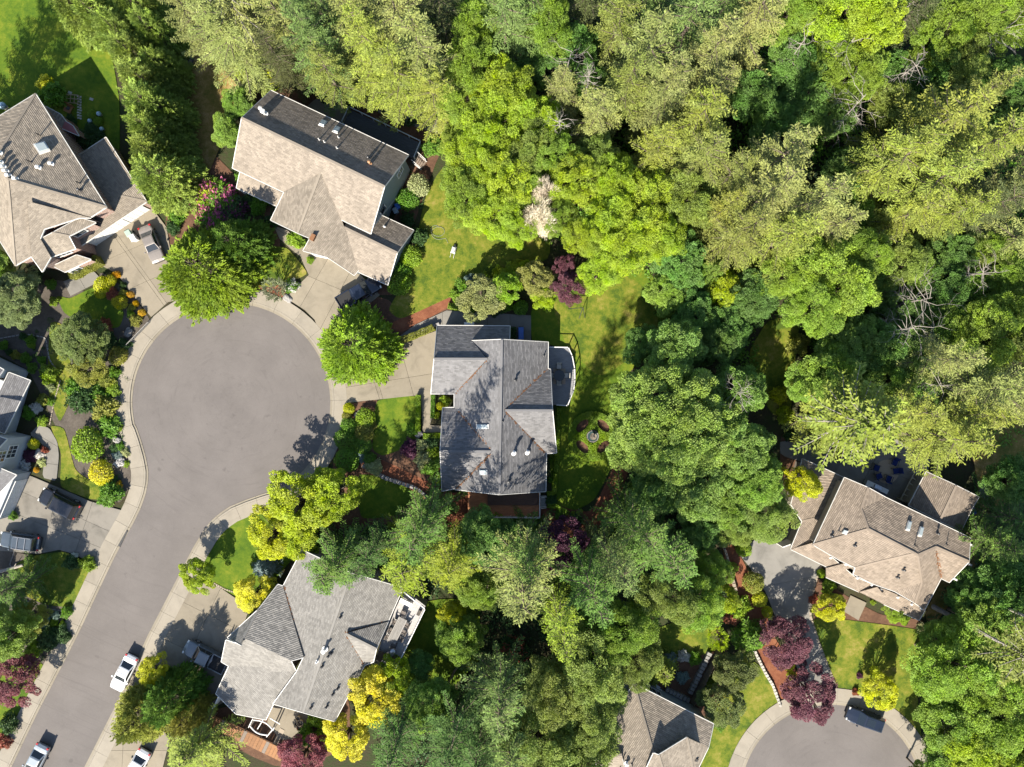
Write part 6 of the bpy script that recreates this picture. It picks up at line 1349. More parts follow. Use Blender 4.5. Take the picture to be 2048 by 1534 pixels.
# leaf colours (base colours of the leaves themselves)
LC = dict(fir=(.175,.20,.045), firp=(.215,.235,.068), firl=(.215,.245,.042), fird=(0.081,0.097,0.035), firb=(0.136,0.202,0.052), hem=(0.102,0.177,0.034), hemd=(0.071,0.133,0.032), hemy=(0.204,0.260,0.025), ced=(0.163,0.242,0.018), cedd=(0.095,0.166,0.021), cyp=(.21,.275,.05),
          map=(.21,.33,.045), mapb=(.18,.29,.055), mapd=(.125,.235,.045), ald=(.20,.30,.03), alm=(.28,.38,.02), alo=(.20,.26,.045), yel=(.46,.47,.012), gold=(.62,.55,.03), ygr=(.33,.42,.016), pur=(.155,.06,.078), purd=(.11,.035,.07), red=(.21,.065,.075),
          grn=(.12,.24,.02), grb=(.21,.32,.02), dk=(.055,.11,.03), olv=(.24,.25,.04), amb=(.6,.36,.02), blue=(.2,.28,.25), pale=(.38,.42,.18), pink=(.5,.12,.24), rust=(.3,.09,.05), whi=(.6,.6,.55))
LC = {k: tuple(x * 0.88 for x in v) for k, v in LC.items()}
TREES = []
def plant(name, cat, label, px, py, rpx, h, key, col, group=None, hf=0.55, rot=None, col_jit=0.1, squash=None, z=0.0):
    squash = squash if squash is not None else random.uniform(0.82, 1.18)
    """one tree or shrub whose crown middle shows at (px, py) with radius rpx in the photograph, h metres tall"""
    me, tk, ph, pr = PROTO[key]
    hc = h * hf + z; b = P(px, py, hc); rw = rpx / PXM * (1 - hc / CAM_H)
    sc = (rw / pr, rw / pr * squash, h / ph)
    c = LC[col] if isinstance(col, str) else col; j0 = random.uniform(-col_jit, col_jit); j = [1 + j0 + random.uniform(-0.04, 0.04) for _ in range(3)]
    cc = (c[0] * j[0], c[1] * j[1], c[2] * j[2], 1)
    if not tk:
        o = link(name, me, None, (b.x, b.y, z), rot if rot is not None else random.uniform(0, 6.28), sc); o.color = cc
        tag(o, label, cat, group); TREES.append(o); return o
    e = empty(name, (b.x, b.y, z), rot if rot is not None else random.uniform(0, 6.28), label, cat, group)
    o = link('crown', me, e, scale=sc); o.color = cc
    link('trunk', tk, e, scale=sc)
    TREES.append(e); return e
# ------------------------------------------------------------------ trees and shrubs
ORD = 'first second third fourth fifth sixth seventh eighth ninth tenth eleventh twelfth thirteenth fourteenth fifteenth sixteenth seventeenth eighteenth nineteenth twentieth'.split()
KINDN = dict(fir=('olive-green fir', 'fir_tree', 'fir'), firp=('pale olive fir', 'fir_tree', 'fir'), fird=('dark brownish fir', 'fir_tree', 'fir'), firb=('blue-green fir', 'fir_tree', 'fir'), firl=('yellow-green fir', 'fir_tree', 'fir'),
    hem=('blue-green hemlock', 'hemlock_tree', 'hemlock'), hemd=('dark hemlock', 'hemlock_tree', 'hemlock'), hemy=('yellow-green hemlock', 'hemlock_tree', 'hemlock'), ald=('bright green broadleaf tree', 'alder_tree', 'tree'), alm=('lime-green broadleaf tree', 'alder_tree', 'tree'), alo=('olive broadleaf tree', 'alder_tree', 'tree'),
    map=('mid-green maple', 'maple_tree', 'tree'), mapb=('blue-green maple', 'maple_tree', 'tree'), mapd=('dark green maple', 'maple_tree', 'tree'), yel=('yellow shrub', 'shrub', 'shrub'), gold=('golden shrub', 'shrub', 'shrub'), ygr=('yellow-green shrub', 'shrub', 'shrub'), grn=('green shrub', 'shrub', 'shrub'), grb=('bright green shrub', 'shrub', 'shrub'),
    dk=('dark green shrub', 'shrub', 'shrub'), pale=('pale flowering shrub', 'shrub', 'shrub'), olv=('olive shrub', 'shrub', 'shrub'), amb=('amber mound shrub', 'shrub', 'shrub'), purd=('dark purple shrub', 'shrub', 'shrub'), red=('red-leaved shrub', 'shrub', 'shrub'), rust=('rust-red shrub', 'shrub', 'shrub'), blue=('blue-grey shrub', 'shrub', 'shrub'), whi=('white flowering shrub', 'shrub', 'shrub'), cyp=('clipped cypress', 'cypress_tree', 'cypress'))
def wood(zone, group, items):
    """items: (px, py, r, h, proto, colour); each gets an ordinal label within its zone"""
    by = {}
    for it in items: by.setdefault(it[5], []).append(it)
    for col, L in by.items():
        L.sort(key=lambda i: i[0]); kn, nm, cat = KINDN[col]
        for k, (px, py, r_, h, key, c) in enumerate(L):
            lab = ('%s %s from the left %s' % (ORD[k], kn, zone)) if len(L) > 1 else '%s %s' % (kn, zone)
            plant(nm, cat, lab, px, py, r_, h, key, c, group)
fi = lambda: 'fir%d' % random.randrange(4)
def FI(px, py, r_, h, c): return (px, py, r_, h, 'fir%d' % random.randrange(4), c)
def HE(px, py, r_, h, c): return (px, py, r_, h, 'hem%d' % random.randrange(3), c)
def AL(px, py, r_, h, c): return (px, py, r_, h, 'ald%d' % random.randrange(3), c)
def MA(px, py, r_, h, c): return (px, py, r_, h, 'map%d' % random.randrange(3), c)
def OR(px, py, r_, h, c): return (px, py, r_, h, 'orn%d' % random.randrange(2), c)
def SH(px, py, r_, h, c): return (px, py, r_, h, 'shr%d' % random.randrange(4), c)
def CL(px, py, r_, h, c): return (px, py, r_, h, 'clip%d' % random.randrange(2), c)

# the forest, zone by zone
wood('in the strip above the tan gabled house', 'firs above the tan gabled house', [
 FI(385, 35, 62, 18, 'firp'), FI(450, 70, 80, 20, 'firp'), FI(505, 25, 58, 19, 'firp'), FI(570, 50, 62, 20, 'firp'), FI(625, 85, 72, 20, 'firb'), FI(660, 150, 56, 15, 'fir'), FI(705, 35, 66, 21, 'firp'), FI(735, 100, 66, 20, 'firl'),
 FI(800, 50, 80, 22, 'firp'), FI(845, 120, 84, 22, 'firp'), FI(800, 165, 68, 19, 'firl'), FI(870, 200, 56, 16, 'firl'), FI(560, 120, 50, 16, 'fird'), FI(430, -30, 70, 19, 'firp'), FI(620, -20, 70, 20, 'firb'), FI(760, -30, 75, 21, 'fird'), FI(880, 10, 65, 20, 'fird')])
wood('near the middle of the top edge', 'forest along the top edge', [
 FI(1010, 50, 68, 20, 'firb'), FI(1065, 15, 58, 20, 'firb'), AL(955, 75, 52, 14, 'ald'), AL(945, 140, 62, 14, 'ald'), AL(1100, 65, 56, 15, 'ald'), AL(925, 205, 55, 12, 'ald'), AL(1010, 200, 66, 13, 'alm'), AL(985, 262, 62, 13, 'alm'), AL(1075, 250, 50, 12, 'alm'),
 FI(1235, 55, 60, 21, 'fir'), FI(1290, 120, 84, 22, 'firp'), FI(1250, 185, 60, 19, 'fir'), FI(1375, 50, 78, 22, 'firb'), FI(1418, 120, 70, 21, 'firp'), FI(1330, 190, 70, 20, 'firp'), FI(1120, 190, 50, 15, 'firp'), FI(1192, 235, 62, 16, 'firp'), FI(1390, 250, 76, 19, 'firl'),
 MA(1085, 140, 48, 9, 'mapd'), MA(1150, 110, 50, 10, 'mapd'), MA(1180, 170, 40, 9, 'mapd'), AL(1060, 310, 55, 12, 'alo'), FI(1180, -20, 60, 20, 'fird'), FI(1300, -30, 70, 21, 'firb')])
wood('in the upper right corner forest', 'forest in the upper right corner', [
 FI(1500, 45, 80, 22, 'firp'), FI(1445, 20, 60, 21, 'firb'), FI(1425, 195, 50, 18, 'firp'), AL(1560, 45, 56, 15, 'ald'), AL(1675, 35, 80, 16, 'alm'), AL(1725, 75, 60, 15, 'alm'), AL(1620, 30, 50, 15, 'ald'), AL(1700, 165, 60, 13, 'ald'), FI(1820, 30, 52, 18, 'fird'), AL(1870, 75, 58, 14, 'ald'), AL(1935, 55, 60, 15, 'ald'), AL(2005, 40, 62, 15, 'ald'),
 AL(1910, 135, 52, 12, 'alo'), MA(1850, 140, 50, 10, 'mapd'), MA(1765, 150, 50, 9, 'mapd'), MA(1580, 130, 58, 10, 'mapd'), MA(1610, 200, 55, 9, 'mapd'), MA(1500, 190, 52, 9, 'mapd'), MA(1540, 250, 50, 9, 'mapd'), MA(1990, 170, 55, 10, 'mapd'), MA(1660, 240, 45, 8, 'mapd'), AL(1650, 120, 45, 12, 'ald'), MA(2030, 230, 50, 10, 'mapd'), AL(1780, 220, 45, 10, 'alo')])
wood('right of the bleached dead tree', 'forest right of the bleached tree', [
 FI(1310, 305, 66, 18, 'firl'), FI(1395, 330, 74, 19, 'fir'), FI(1450, 360, 68, 18, 'fir'), AL(1370, 405, 62, 14, 'alo'), FI(1550, 325, 74, 21, 'firp'), FI(1525, 395, 88, 22, 'firp'), FI(1610, 415, 84, 22, 'firp'), FI(1475, 470, 74, 20, 'fir'), FI(1560, 480, 80, 21, 'firl'), FI(1650, 460, 60, 19, 'firp'), FI(1440, 425, 56, 18, 'firl'),
 AL(1290, 425, 72, 13, 'alm'), AL(1255, 485, 66, 13, 'alm'), AL(1215, 440, 62, 12, 'alm'), AL(1320, 480, 52, 12, 'alm'), AL(1170, 480, 46, 11, 'alm'), AL(1200, 545, 42, 9, 'alm'), AL(1150, 370, 58, 12, 'alm'), AL(1230, 375, 56, 12, 'alm'), AL(1190, 320, 45, 11, 'alo'),
 MA(1360, 525, 56, 9, 'mapd'), MA(1335, 590, 44, 7, 'map'), MA(1385, 630, 52, 8, 'mapd'), OR(1445, 580, 42, 8, 'ygr'), MA(1500, 590, 52, 9, 'mapd'), MA(1450, 655, 48, 8, 'mapd'), AL(1650, 560, 82, 15, 'ald'), AL(1615, 615, 62, 14, 'ald'), AL(1705, 515, 54, 14, 'ald'), AL(1565, 555, 48, 13, 'ald'), MA(1410, 545, 40, 8, 'map')])
wood('behind the lawn of the tan gabled house', 'trees behind the dry lawn', [
 AL(955, 330, 62, 12, 'alm'), AL(935, 390, 52, 11, 'ald'), AL(1010, 370, 62, 12, 'alm'), AL(985, 430, 56, 11, 'alm'), AL(1055, 385, 45, 10, 'ald'), AL(1035, 460, 40, 9, 'alm'), AL(1110, 320, 48, 12, 'ald'), AL(915, 290, 40, 9, 'ald'), AL(1120, 440, 40, 10, 'ald')])
wood('in the forest at the right edge', 'forest at the right edge', [
 FI(1785, 325, 84, 21, 'firl'), FI(1860, 260, 92, 22, 'firl'), FI(1850, 370, 86, 21, 'firl'), FI(1930, 310, 88, 22, 'firl'), FI(1985, 290, 70, 22, 'firp'), FI(2025, 380, 80, 22, 'firp'), FI(2045, 470, 70, 21, 'firp'), FI(1815, 430, 64, 18, 'firl'), FI(1900, 430, 60, 18, 'firl'), FI(1960, 420, 56, 19, 'fird'), FI(1930, 210, 60, 20, 'fir'),
 AL(1790, 530, 50, 11, 'alo'), MA(1900, 510, 55, 9, 'mapd'), AL(1965, 510, 42, 11, 'ald'), AL(2015, 560, 52, 13, 'ald'), AL(1985, 630, 60, 13, 'ald'), MA(1880, 580, 52, 9, 'mapd'), MA(1745, 570, 45, 8, 'mapd'), MA(1830, 550, 45, 8, 'map'), MA(1930, 570, 45, 9, 'map'), MA(1800, 630, 50, 8, 'mapd'), MA(1880, 650, 50, 9, 'map'), AL(2040, 640, 50, 13, 'alo'), MA(1690, 350, 45, 9, 'mapd'), MA(1700, 430, 40, 8, 'map')])
wood('above the patio of the brown house', 'trees above the patio', [
 MA(1700, 690, 60, 10, 'mapb'), MA(1655, 740, 58, 10, 'map'), MA(1615, 765, 44, 8, 'map'), MA(1750, 690, 56, 10, 'mapd'), MA(1805, 705, 60, 10, 'mapb'), AL(1950, 680, 66, 14, 'ald'), AL(2005, 720, 58, 14, 'alo'), FI(1870, 720, 66, 19, 'firp'), FI(1960, 775, 92, 22, 'firp'), FI(1925, 830, 76, 20, 'firl'), FI(2030, 800, 70, 21, 'firp'),
 FI(1715, 812, 76, 19, 'firl'), FI(1790, 822, 74, 19, 'firl'), FI(1885, 875, 76, 18, 'firl'), MA(1840, 770, 55, 10, 'mapd'), FI(1685, 865, 46, 14, 'firl'), MA(1770, 770, 50, 10, 'map'), SH(1560, 790, 18, 2, 'yel'), SH(1572, 830, 20, 2.2, 'ygr'), SH(1600, 690, 22, 2.4, 'olv'), SH(1585, 870, 16, 1.6, 'dk')])
# tall poles whose crowns lean out of the picture at the right
wood('whose bare trunk rises beside the brown house', 'firs with bare trunks at the right', [])
proto('pole0', conifer(200, 27, 4.4, 0.58, 0.6, 6, card=(0.4, 0.2), tw_step=0.36, lat=0.2), (0.3, M_PALEBARK, 0.97, 0.05), M_NEEDLE); proto('pole1', conifer(201, 25, 4.0, 0.6, 0.6, 6, card=(0.4, 0.2), tw_step=0.36, lat=0.2), (0.28, M_PALEBARK, 0.97, 0.05), M_NEEDLE)
for l, x, y, k, h in (('tall fir with pale leaning trunk nearest the brown house corner', 1866, 1213, 'pole0', 26), ('tall fir whose long pale trunk starts below the gutter corner', 1917, 1172, 'pole1', 27), ('tall fir with thin pale trunk above the longest one', 1955, 1148, 'pole0', 24)): plant('fir_tree', 'fir', l, x, y, 68, h, k, 'fir', 'firs with bare trunks at the right', hf=0.0)
plant('fir_tree', 'fir', 'fir with a stout bare trunk showing left of the patio trees', 1597, 831, 80, 22, 'pole0', 'firl', 'trees above the patio', hf=0.0)
plant('fir_tree', 'fir', 'fir with a bare grey trunk above the yellow shrubs', 546, 122, 62, 20, 'pole1', 'firp', 'firs above the tan gabled house', hf=0.0)
wood('in the woods of the lower right corner', 'woods in the lower right corner', [
 AL(1895, 1330, 82, 12, 'ald'), MA(1960, 1250, 76, 11, 'map'), MA(2010, 1170, 70, 11, 'mapd'), HE(1985, 1085, 62, 13, 'hem'), HE(2040, 1040, 55, 13, 'hemd'), MA(1900, 1425, 72, 10, 'map'), AL(1985, 1400, 84, 13, 'ald'), AL(1955, 1495, 76, 12, 'alm'), AL(2035, 1330, 66, 13, 'alo'), MA(1900, 1505, 58, 9, 'map'), MA(1885, 1275, 46, 8, 'map'), AL(2030, 1480, 66, 13, 'ald'), MA(2040, 1240, 50, 11, 'map'), MA(1935, 1180, 44, 8, 'mapd'), MA(1990, 1320, 60, 11, 'map'), AL(1960, 1560, 70, 12, 'ald'), MA(1860, 1560, 50, 9, 'map'), MA(2020, 960, 48, 8, 'mapd')])
# the great maple and the woods below the middle
plant('maple_tree', 'tree', 'huge spreading green maple beside the round hedge garden', 1345, 845, 138, 15, 'big', (0.19, 0.27, 0.045), hf=0.6, rot=0.4)
wood('beside the huge maple', 'trees beside the huge maple', [
 MA(1345, 700, 66, 11, 'mapb'), MA(1425, 690, 50, 9, 'mapd'), MA(1470, 780, 58, 11, 'mapb'), MA(1425, 860, 60, 12, 'mapb'), MA(1480, 900, 66, 11, 'mapb'), MA(1505, 960, 62, 11, 'map'), MA(1400, 975, 66, 10, 'mapb'), MA(1320, 970, 56, 8, 'mapd'), AL(1515, 1030, 62, 9, 'alo'), MA(1450, 1010, 50, 9, 'map'), AL(1465, 1060, 36, 8, 'alo'), OR(1600, 965, 40, 8, 'yel'), MA(1280, 690, 40, 7, 'mapd')])
wood('in the woods below the slate-grey house', 'woods below the slate-grey house', [
 HE(672, 1130, 78, 16, 'hem'), HE(842, 1062, 82, 21, 'hem'), HE(820, 1120, 80, 16, 'hemy'), HE(905, 1125, 68, 16, 'hemy'), HE(740, 1110, 56, 19, 'hemd'), MA(965, 1075, 56, 8, 'mapd'), MA(1020, 1085, 44, 7, 'mapd'), HE(1045, 1155, 90, 26, 'firp'), HE(1055, 1110, 62, 22, 'hem'), MA(918, 1270, 46, 7, 'ald'), MA(960, 1170, 48, 8, 'ald'), OR(905, 1225, 30, 6, 'yel'), MA(862, 1405, 52, 8, 'map'),
 HE(1000, 1395, 72, 19, 'firb'), HE(905, 1475, 76, 20, 'hemd'), HE(790, 1495, 66, 17, 'hemd'), AL(1105, 1370, 72, 14, 'alo'), AL(1180, 1320, 72, 14, 'alo'), HE(1180, 1170, 76, 26, 'hem'), HE(1275, 1055, 76, 22, 'hem'), HE(1330, 1110, 74, 22, 'hem'), AL(1330, 1185, 66, 14, 'alo'), AL(1390, 1200, 52, 12, 'ald'), HE(1230, 1125, 66, 25, 'firb'), AL(1250, 1250, 66, 14, 'ald'), AL(1275, 1310, 50, 12, 'alo'),
 AL(1080, 1465, 80, 14, 'alo'), HE(1020, 1490, 66, 19, 'firb'), AL(1180, 1430, 62, 13, 'alo'), AL(1140, 1520, 66, 13, 'alo'), HE(1120, 1245, 66, 24, 'hemy'), MA(1200, 1260, 56, 10, 'map'), HE(950, 1540, 66, 17, 'hemd'), AL(1420, 1130, 36, 9, 'ald'), OR(1445, 1195, 34, 6, 'ygr'), MA(1400, 1060, 40, 8, 'mapd'), AL(1215, 1380, 40, 10, 'alo'), MA(840, 1330, 30, 4, 'mapd')])
# named single trees
T1 = [('purple_tree', 'tree', 'dark purple plum tree below the slate-grey house', 1118, 1090, 52, 7, 'orn0', 'purd'), ('purple_tree', 'tree', 'reddish purple tree beside the lime trees above the slate-grey house', 1140, 575, 38, 6, 'orn1', 'pur'), ('purple_tree', 'tree', 'slim reddish purple tree just above the other purple one', 1128, 530, 24, 6, 'orn0', 'pur'),
 ('purple_tree', 'tree', 'reddish maple at the left edge beside the street', 30, 1355, 52, 5, 'orn0', 'red'), ('purple_tree', 'tree', 'upper purple tree overhanging the lower driveway', 1570, 1280, 54, 6, 'orn1', 'pur'), ('purple_tree', 'tree', 'lower purple tree overhanging the lower right circle', 1620, 1385, 58, 6, 'orn0', 'pur'), ('purple_tree', 'tree', 'pink-red maple at the bottom edge below the warm-grey house', 608, 1510, 46, 5, 'orn1', (0.22, 0.06, 0.075)),
 ('cedar_tree', 'cedar', 'large bright cedar overhanging the top left of the circle', 398, 535, 104, 11, 'ced0', 'ced'), ('cedar_tree', 'cedar', 'darker cedar behind the large bright one', 468, 485, 64, 10, 'ced1', 'cedd'), ('cedar_tree', 'cedar', 'round bright cedar between two driveways right of the circle', 706, 690, 82, 10, 'ced2', 'ced'),
 ('ornamental_tree', 'tree', 'tall yellow-green tree nearest the kerb below the circle', 600, 1005, 70, 7, 'orn0', 'ygr'), ('ornamental_tree', 'tree', 'yellow-green tree right of the tallest one below the circle', 672, 985, 52, 7, 'orn1', 'ygr'), ('ornamental_tree', 'tree', 'yellow tree above the blue-grey spruce', 548, 1065, 58, 6, 'orn0', 'yel'), ('ornamental_tree', 'tree', 'yellow-green tree against the warm-grey roof', 600, 1075, 50, 6, 'orn1', 'ygr'),
 ('golden_tree', 'tree', 'golden tree at the corner of the warm-grey roof', 512, 1186, 40, 5, 'orn1', 'gold'), ('ornamental_tree', 'tree', 'lime tree at the kerb of the warm-grey driveway', 396, 1150, 38, 4.5, 'orn0', 'ygr'), ('golden_tree', 'tree', 'small golden tree beside the white sedan', 308, 1340, 36, 4, 'orn1', 'yel'), ('blue_spruce', 'spruce', 'small blue-grey spruce above the golden tree', 526, 1137, 27, 4, 'spr0', 'blue'),
 ('golden_tree', 'tree', 'large golden tree along the right side of the warm-grey house', 752, 1388, 58, 7, 'orn0', 'gold'), ('golden_tree', 'tree', 'golden tree below the large golden one', 695, 1470, 48, 6, 'orn1', 'gold'), ('ornamental_tree', 'tree', 'yellow-green tree below the pale deck', 790, 1350, 44, 6, 'orn0', 'ygr'),
 ('ornamental_tree', 'tree', 'yellow tree beside the curved lower driveway under the brown house', 1656, 1212, 32, 4.5, 'orn0', 'yel'), ('ornamental_tree', 'tree', 'yellow-green tree standing alone on the lower right lawn', 1758, 1380, 42, 4.6, 'orn1', 'yel'), ('ornamental_tree', 'tree', 'lime shrub-tree at the front of the brown house', 1795, 1222, 28, 3, 'orn0', 'grb'),
 ('flowering_tree', 'tree', 'pale blossoming tree above the slate-grey house, leftmost', 962, 596, 44, 5, 'orn0', (0.26, 0.27, 0.09)), ('ornamental_tree', 'tree', 'green tree between the pale blossoming ones', 1012, 575, 36, 5, 'orn1', 'grb'), ('flowering_tree', 'tree', 'pale gold tree beside the purple trees', 1072, 560, 40, 5.5, 'orn0', (0.27, 0.27, 0.07)), ('ornamental_tree', 'tree', 'yellow-green tree below the pale gold one', 1085, 592, 28, 4, 'orn1', 'ygr'),
 ('broadleaf_tree', 'tree', 'pale green tree at the left edge below the brick house', 30, 600, 62, 7, 'map1', (0.16, 0.19, 0.07)), ('broadleaf_tree', 'tree', 'green tree against the left edge above the pale one', -5, 540, 45, 6, 'map2', 'map'), ('broadleaf_tree', 'tree', 'pale green tree left of the circle above the clipped round shrub', 165, 680, 52, 5.5, 'map0', (0.15, 0.20, 0.05)), ('broadleaf_tree', 'tree', 'olive tree directly below the pale green one', 182, 735, 38, 4.5, 'orn0', 'olv'),
 ('conifer_tree', 'conifer', 'blue-green conifer at the left edge of the lower left yard', 12, 1180, 48, 11, 'hem0', 'hem'), ('broadleaf_tree', 'tree', 'green tree at the left edge above the red maple', 20, 1262, 52, 9, 'map1', 'map'), ('broadleaf_tree', 'tree', 'olive tree right of the edge tree above the red maple', 62, 1235, 36, 4.5, 'orn1', 'olv'),
 ('weeping_conifer', 'conifer', 'palm-like feathery conifer at the bottom edge', 388, 1500, 84, 9, 'hem1', (0.19, 0.25, 0.04)), ('conifer_tree', 'conifer', 'feathery yellow-green conifer beside the street at the bottom', 268, 1445, 58, 8.5, 'ced1', (0.2, 0.23, 0.035)), ('conifer_tree', 'conifer', 'dark green conifer below the small golden tree', 330, 1410, 56, 9, 'ced2', 'cedd'), ('conifer_tree', 'conifer', 'yellowish conifer between the street and the warm-grey driveway', 370, 1440, 42, 8, 'ced0', 'olv'),
 ('broadleaf_tree', 'tree', 'olive weeping tree beside the bottom tan house', 1445, 1408, 46, 5, 'orn1', (0.15, 0.18, 0.05)), ('broadleaf_tree', 'tree', 'olive tree beside the stone retaining wall', 1470, 1340, 40, 5, 'orn0', (0.12, 0.14, 0.04)), ('cypress_tree', 'cypress', 'small yellow cypress at the corner of the lower lawn', 1437, 1280, 22, 3.5, 'lace0', 'ygr'), ('weeping_conifer', 'conifer', 'thin spiky conifer hanging over the red slope', 1503, 1277, 36, 4, 'spr1', 'grn'), ('weeping_conifer', 'conifer', 'thin spiky conifer behind the bottom tan house', 1325, 1340, 38, 5, 'spr0', 'hemy'),
 ('birch_sapling', 'tree', 'thin pale sapling at the kerb below the tan gabled house', 546, 578, 24, 4, 'lace1', (0.2, 0.22, 0.12))]
for a in T1: plant(a[0], a[1], a[2], *a[3:9])
wood('standing outside the left edge by the brick house', 'trees outside the left edge', [FI(-150, 330, 70, 20, 'fir'), FI(-210, 250, 70, 22, 'fir'), FI(-130, 240, 60, 18, 'fir'), MA(-130, 1290, 60, 9, 'map')])
# the tall cypress hedge at the upper left
wood('in the tall hedge row above the brick house', 'tall hedge row', [(140, 8, 46, 8, 'cyp0', 'cyp'), (190, 25, 50, 9, 'cyp1', 'cyp'), (232, 60, 50, 10, 'ced0', 'cyp'), (262, 105, 52, 10, 'ced1', 'cyp'), (282, 155, 54, 10, 'ced2', 'cyp'), (294, 205, 54, 10, 'ced0', 'cyp'), (298, 255, 56, 10, 'ced1', 'cyp'), (303, 305, 58, 10, 'ced2', 'cyp'), (316, 350, 60, 10, 'ced0', 'cyp'), (300, 55, 44, 10, 'ced1', 'cyp'), (270, 10, 50, 10, 'ced2', 'cyp'), (335, 300, 44, 8, 'ced1', 'cyp'), (325, 220, 40, 9, 'ced0', 'cyp'), (318, 130, 40, 9, 'ced2', 'cyp')])
# shrubs, bed by bed
wood('beside the brick house driveway', 'shrubs beside the brick house driveway', [CL(203, 570, 19, 1.8, 'yel'), CL(220, 560, 12, 1.4, 'yel'), CL(200, 586, 12, 1.2, 'yel'), CL(238, 604, 16, 1.3, 'yel'), SH(224, 588, 14, 1.3, 'rust'), CL(232, 549, 9, 0.9, 'amb'), CL(260, 589, 8, 0.8, 'amb'), CL(271, 607, 7, 0.8, 'amb'), CL(283, 625, 8, 0.8, 'amb'), SH(245, 586, 10, 0.8, 'olv'), SH(262, 615, 9, 0.8, 'olv'), SH(245, 570, 8, 0.8, 'dk'), SH(270, 640, 14, 0.9, 'olv'), SH(260, 628, 8, 0.7, 'grb'), SH(106, 602, 10, 1.0, 'grb'), SH(70, 555, 16, 1.2, 'dk'), SH(100, 568, 12, 1.0, 'grn'), SH(206, 655, 18, 1.4, 'rust')])
wood('in the shrub garden left of the circle', 'shrubs left of the circle', [CL(172, 890, 37, 2.6, 'grb'), CL(200, 945, 27, 2.0, 'gold'), CL(235, 711, 20, 1.6, 'olv'), SH(218, 988, 25, 1.8, 'grn'), SH(165, 800, 32, 2.0, 'dk'), SH(205, 815, 28, 1.8, 'olv'), SH(215, 850, 24, 1.4, 'grn'), SH(150, 775, 24, 1.6, 'grn'), SH(190, 790, 22, 1.5, 'grn'), SH(225, 780, 14, 1.0, 'grb'), SH(175, 770, 20, 1.4, 'dk'), SH(235, 855, 10, 0.8, 'grb'), SH(240, 893, 10, 0.6, 'grn'), SH(228, 898, 10, 0.5, 'dk'), SH(235, 912, 12, 0.6, 'blue'), SH(250, 905, 9, 0.7, 'pale'), SH(238, 925, 12, 0.7, 'whi'), SH(252, 928, 7, 0.5, 'grb'), SH(236, 970, 9, 0.7, 'amb'), SH(225, 960, 10, 0.8, 'dk'), SH(210, 760, 18, 1.2, 'olv'), SH(246, 690, 16, 1.1, 'dk'), SH(215, 680, 18, 1.3, 'dk'), SH(228, 745, 13, 1.0, 'grn')])
wood('around the pale grey house', 'shrubs around the pale grey house', [SH(95, 748, 19, 1.5, 'grb'), SH(60, 680, 10, 0.8, 'grn'), SH(30, 710, 11, 0.8, 'olv'), SH(50, 716, 12, 0.9, 'grn'), SH(62, 735, 11, 0.9, 'grn'), SH(82, 720, 9, 0.7, 'grn'), SH(5, 690, 11, 0.9, 'grn'), SH(62, 690, 8, 0.6, 'grb'), SH(18, 705, 8, 0.7, 'dk'), SH(45, 672, 8, 0.6, 'dk'), SH(85, 800, 14, 1.0, 'olv'), SH(70, 815, 12, 0.9, 'whi'), SH(56, 825, 14, 1.0, 'grn'), SH(82, 842, 13, 0.9, 'grb'), SH(100, 775, 9, 0.7, 'pale'), SH(100, 803, 9, 0.7, 'grn'), CL(66, 888, 11, 1.0, 'yel'), SH(58, 912, 14, 0.9, 'purd'), SH(78, 908, 10, 0.8, 'whi'), SH(48, 930, 13, 0.7, 'whi'), CL(72, 940, 6, 0.6, 'amb'), SH(83, 925, 9, 0.6, 'pale'), SH(25, 1032, 9, 0.9, 'grn'), SH(88, 900, 9, 0.7, 'rust')])
wood('in the lower left yard beside the street', 'shrubs in the lower left yard', [SH(140, 1126, 17, 1.4, 'dk'), SH(173, 1128, 16, 1.3, 'grb'), SH(148, 1112, 7, 0.9, 'whi'), SH(55, 1217, 7, 0.6, 'amb'), SH(64, 1232, 7, 0.6, 'olv'), SH(105, 1247, 9, 0.7, 'grb'), SH(124, 1250, 8, 0.7, 'grb'), SH(132, 1225, 12, 0.9, 'grn'), SH(95, 1278, 24, 1.6, 'dk'), SH(118, 1268, 18, 1.3, 'dk'), SH(65, 1300, 20, 1.3, 'grb'), SH(40, 1225, 16, 1.2, 'dk'), SH(110, 1232, 9, 0.7, 'blue'), SH(58, 1118, 8, 0.7, 'grn'), SH(15, 1450, 20, 1.6, 'dk'), SH(5, 1485, 16, 1.2, 'rust'), SH(78, 1262, 14, 1.1, 'dk'), SH(130, 1275, 12, 0.9, 'dk')])
wood('behind the brick house', 'shrubs behind the brick house', [SH(100, 188, 30, 3.0, 'grn'), SH(88, 165, 18, 1.6, 'yel'), CL(183, 228, 9, 0.9, 'grb'), CL(195, 242, 9, 0.9, 'grb'), SH(165, 283, 26, 1.6, 'dk'), SH(140, 240, 14, 1.0, 'dk'), SH(180, 255, 14, 0.8, 'dk'), SH(198, 268, 12, 0.9, 'dk'), SH(316, 405, 10, 1.0, 'olv')])
wood('left of the tan gabled house', 'shrubs beside the tan gabled house', [MA(480, 210, 34, 5, 'map'), MA(458, 265, 34, 5, 'map'), SH(352, 430, 20, 1.4, 'grn'), SH(345, 455, 16, 1.2, 'dk'), SH(516, 410, 22, 1.4, 'grn'), SH(500, 395, 14, 1.0, 'dk'), SH(590, 478, 18, 1.5, 'grb'), SH(620, 520, 8, 0.8, 'grb'), SH(545, 350 + 90, 16, 1.0, 'dk'), SH(485, 355, 14, 1.2, 'grn')])
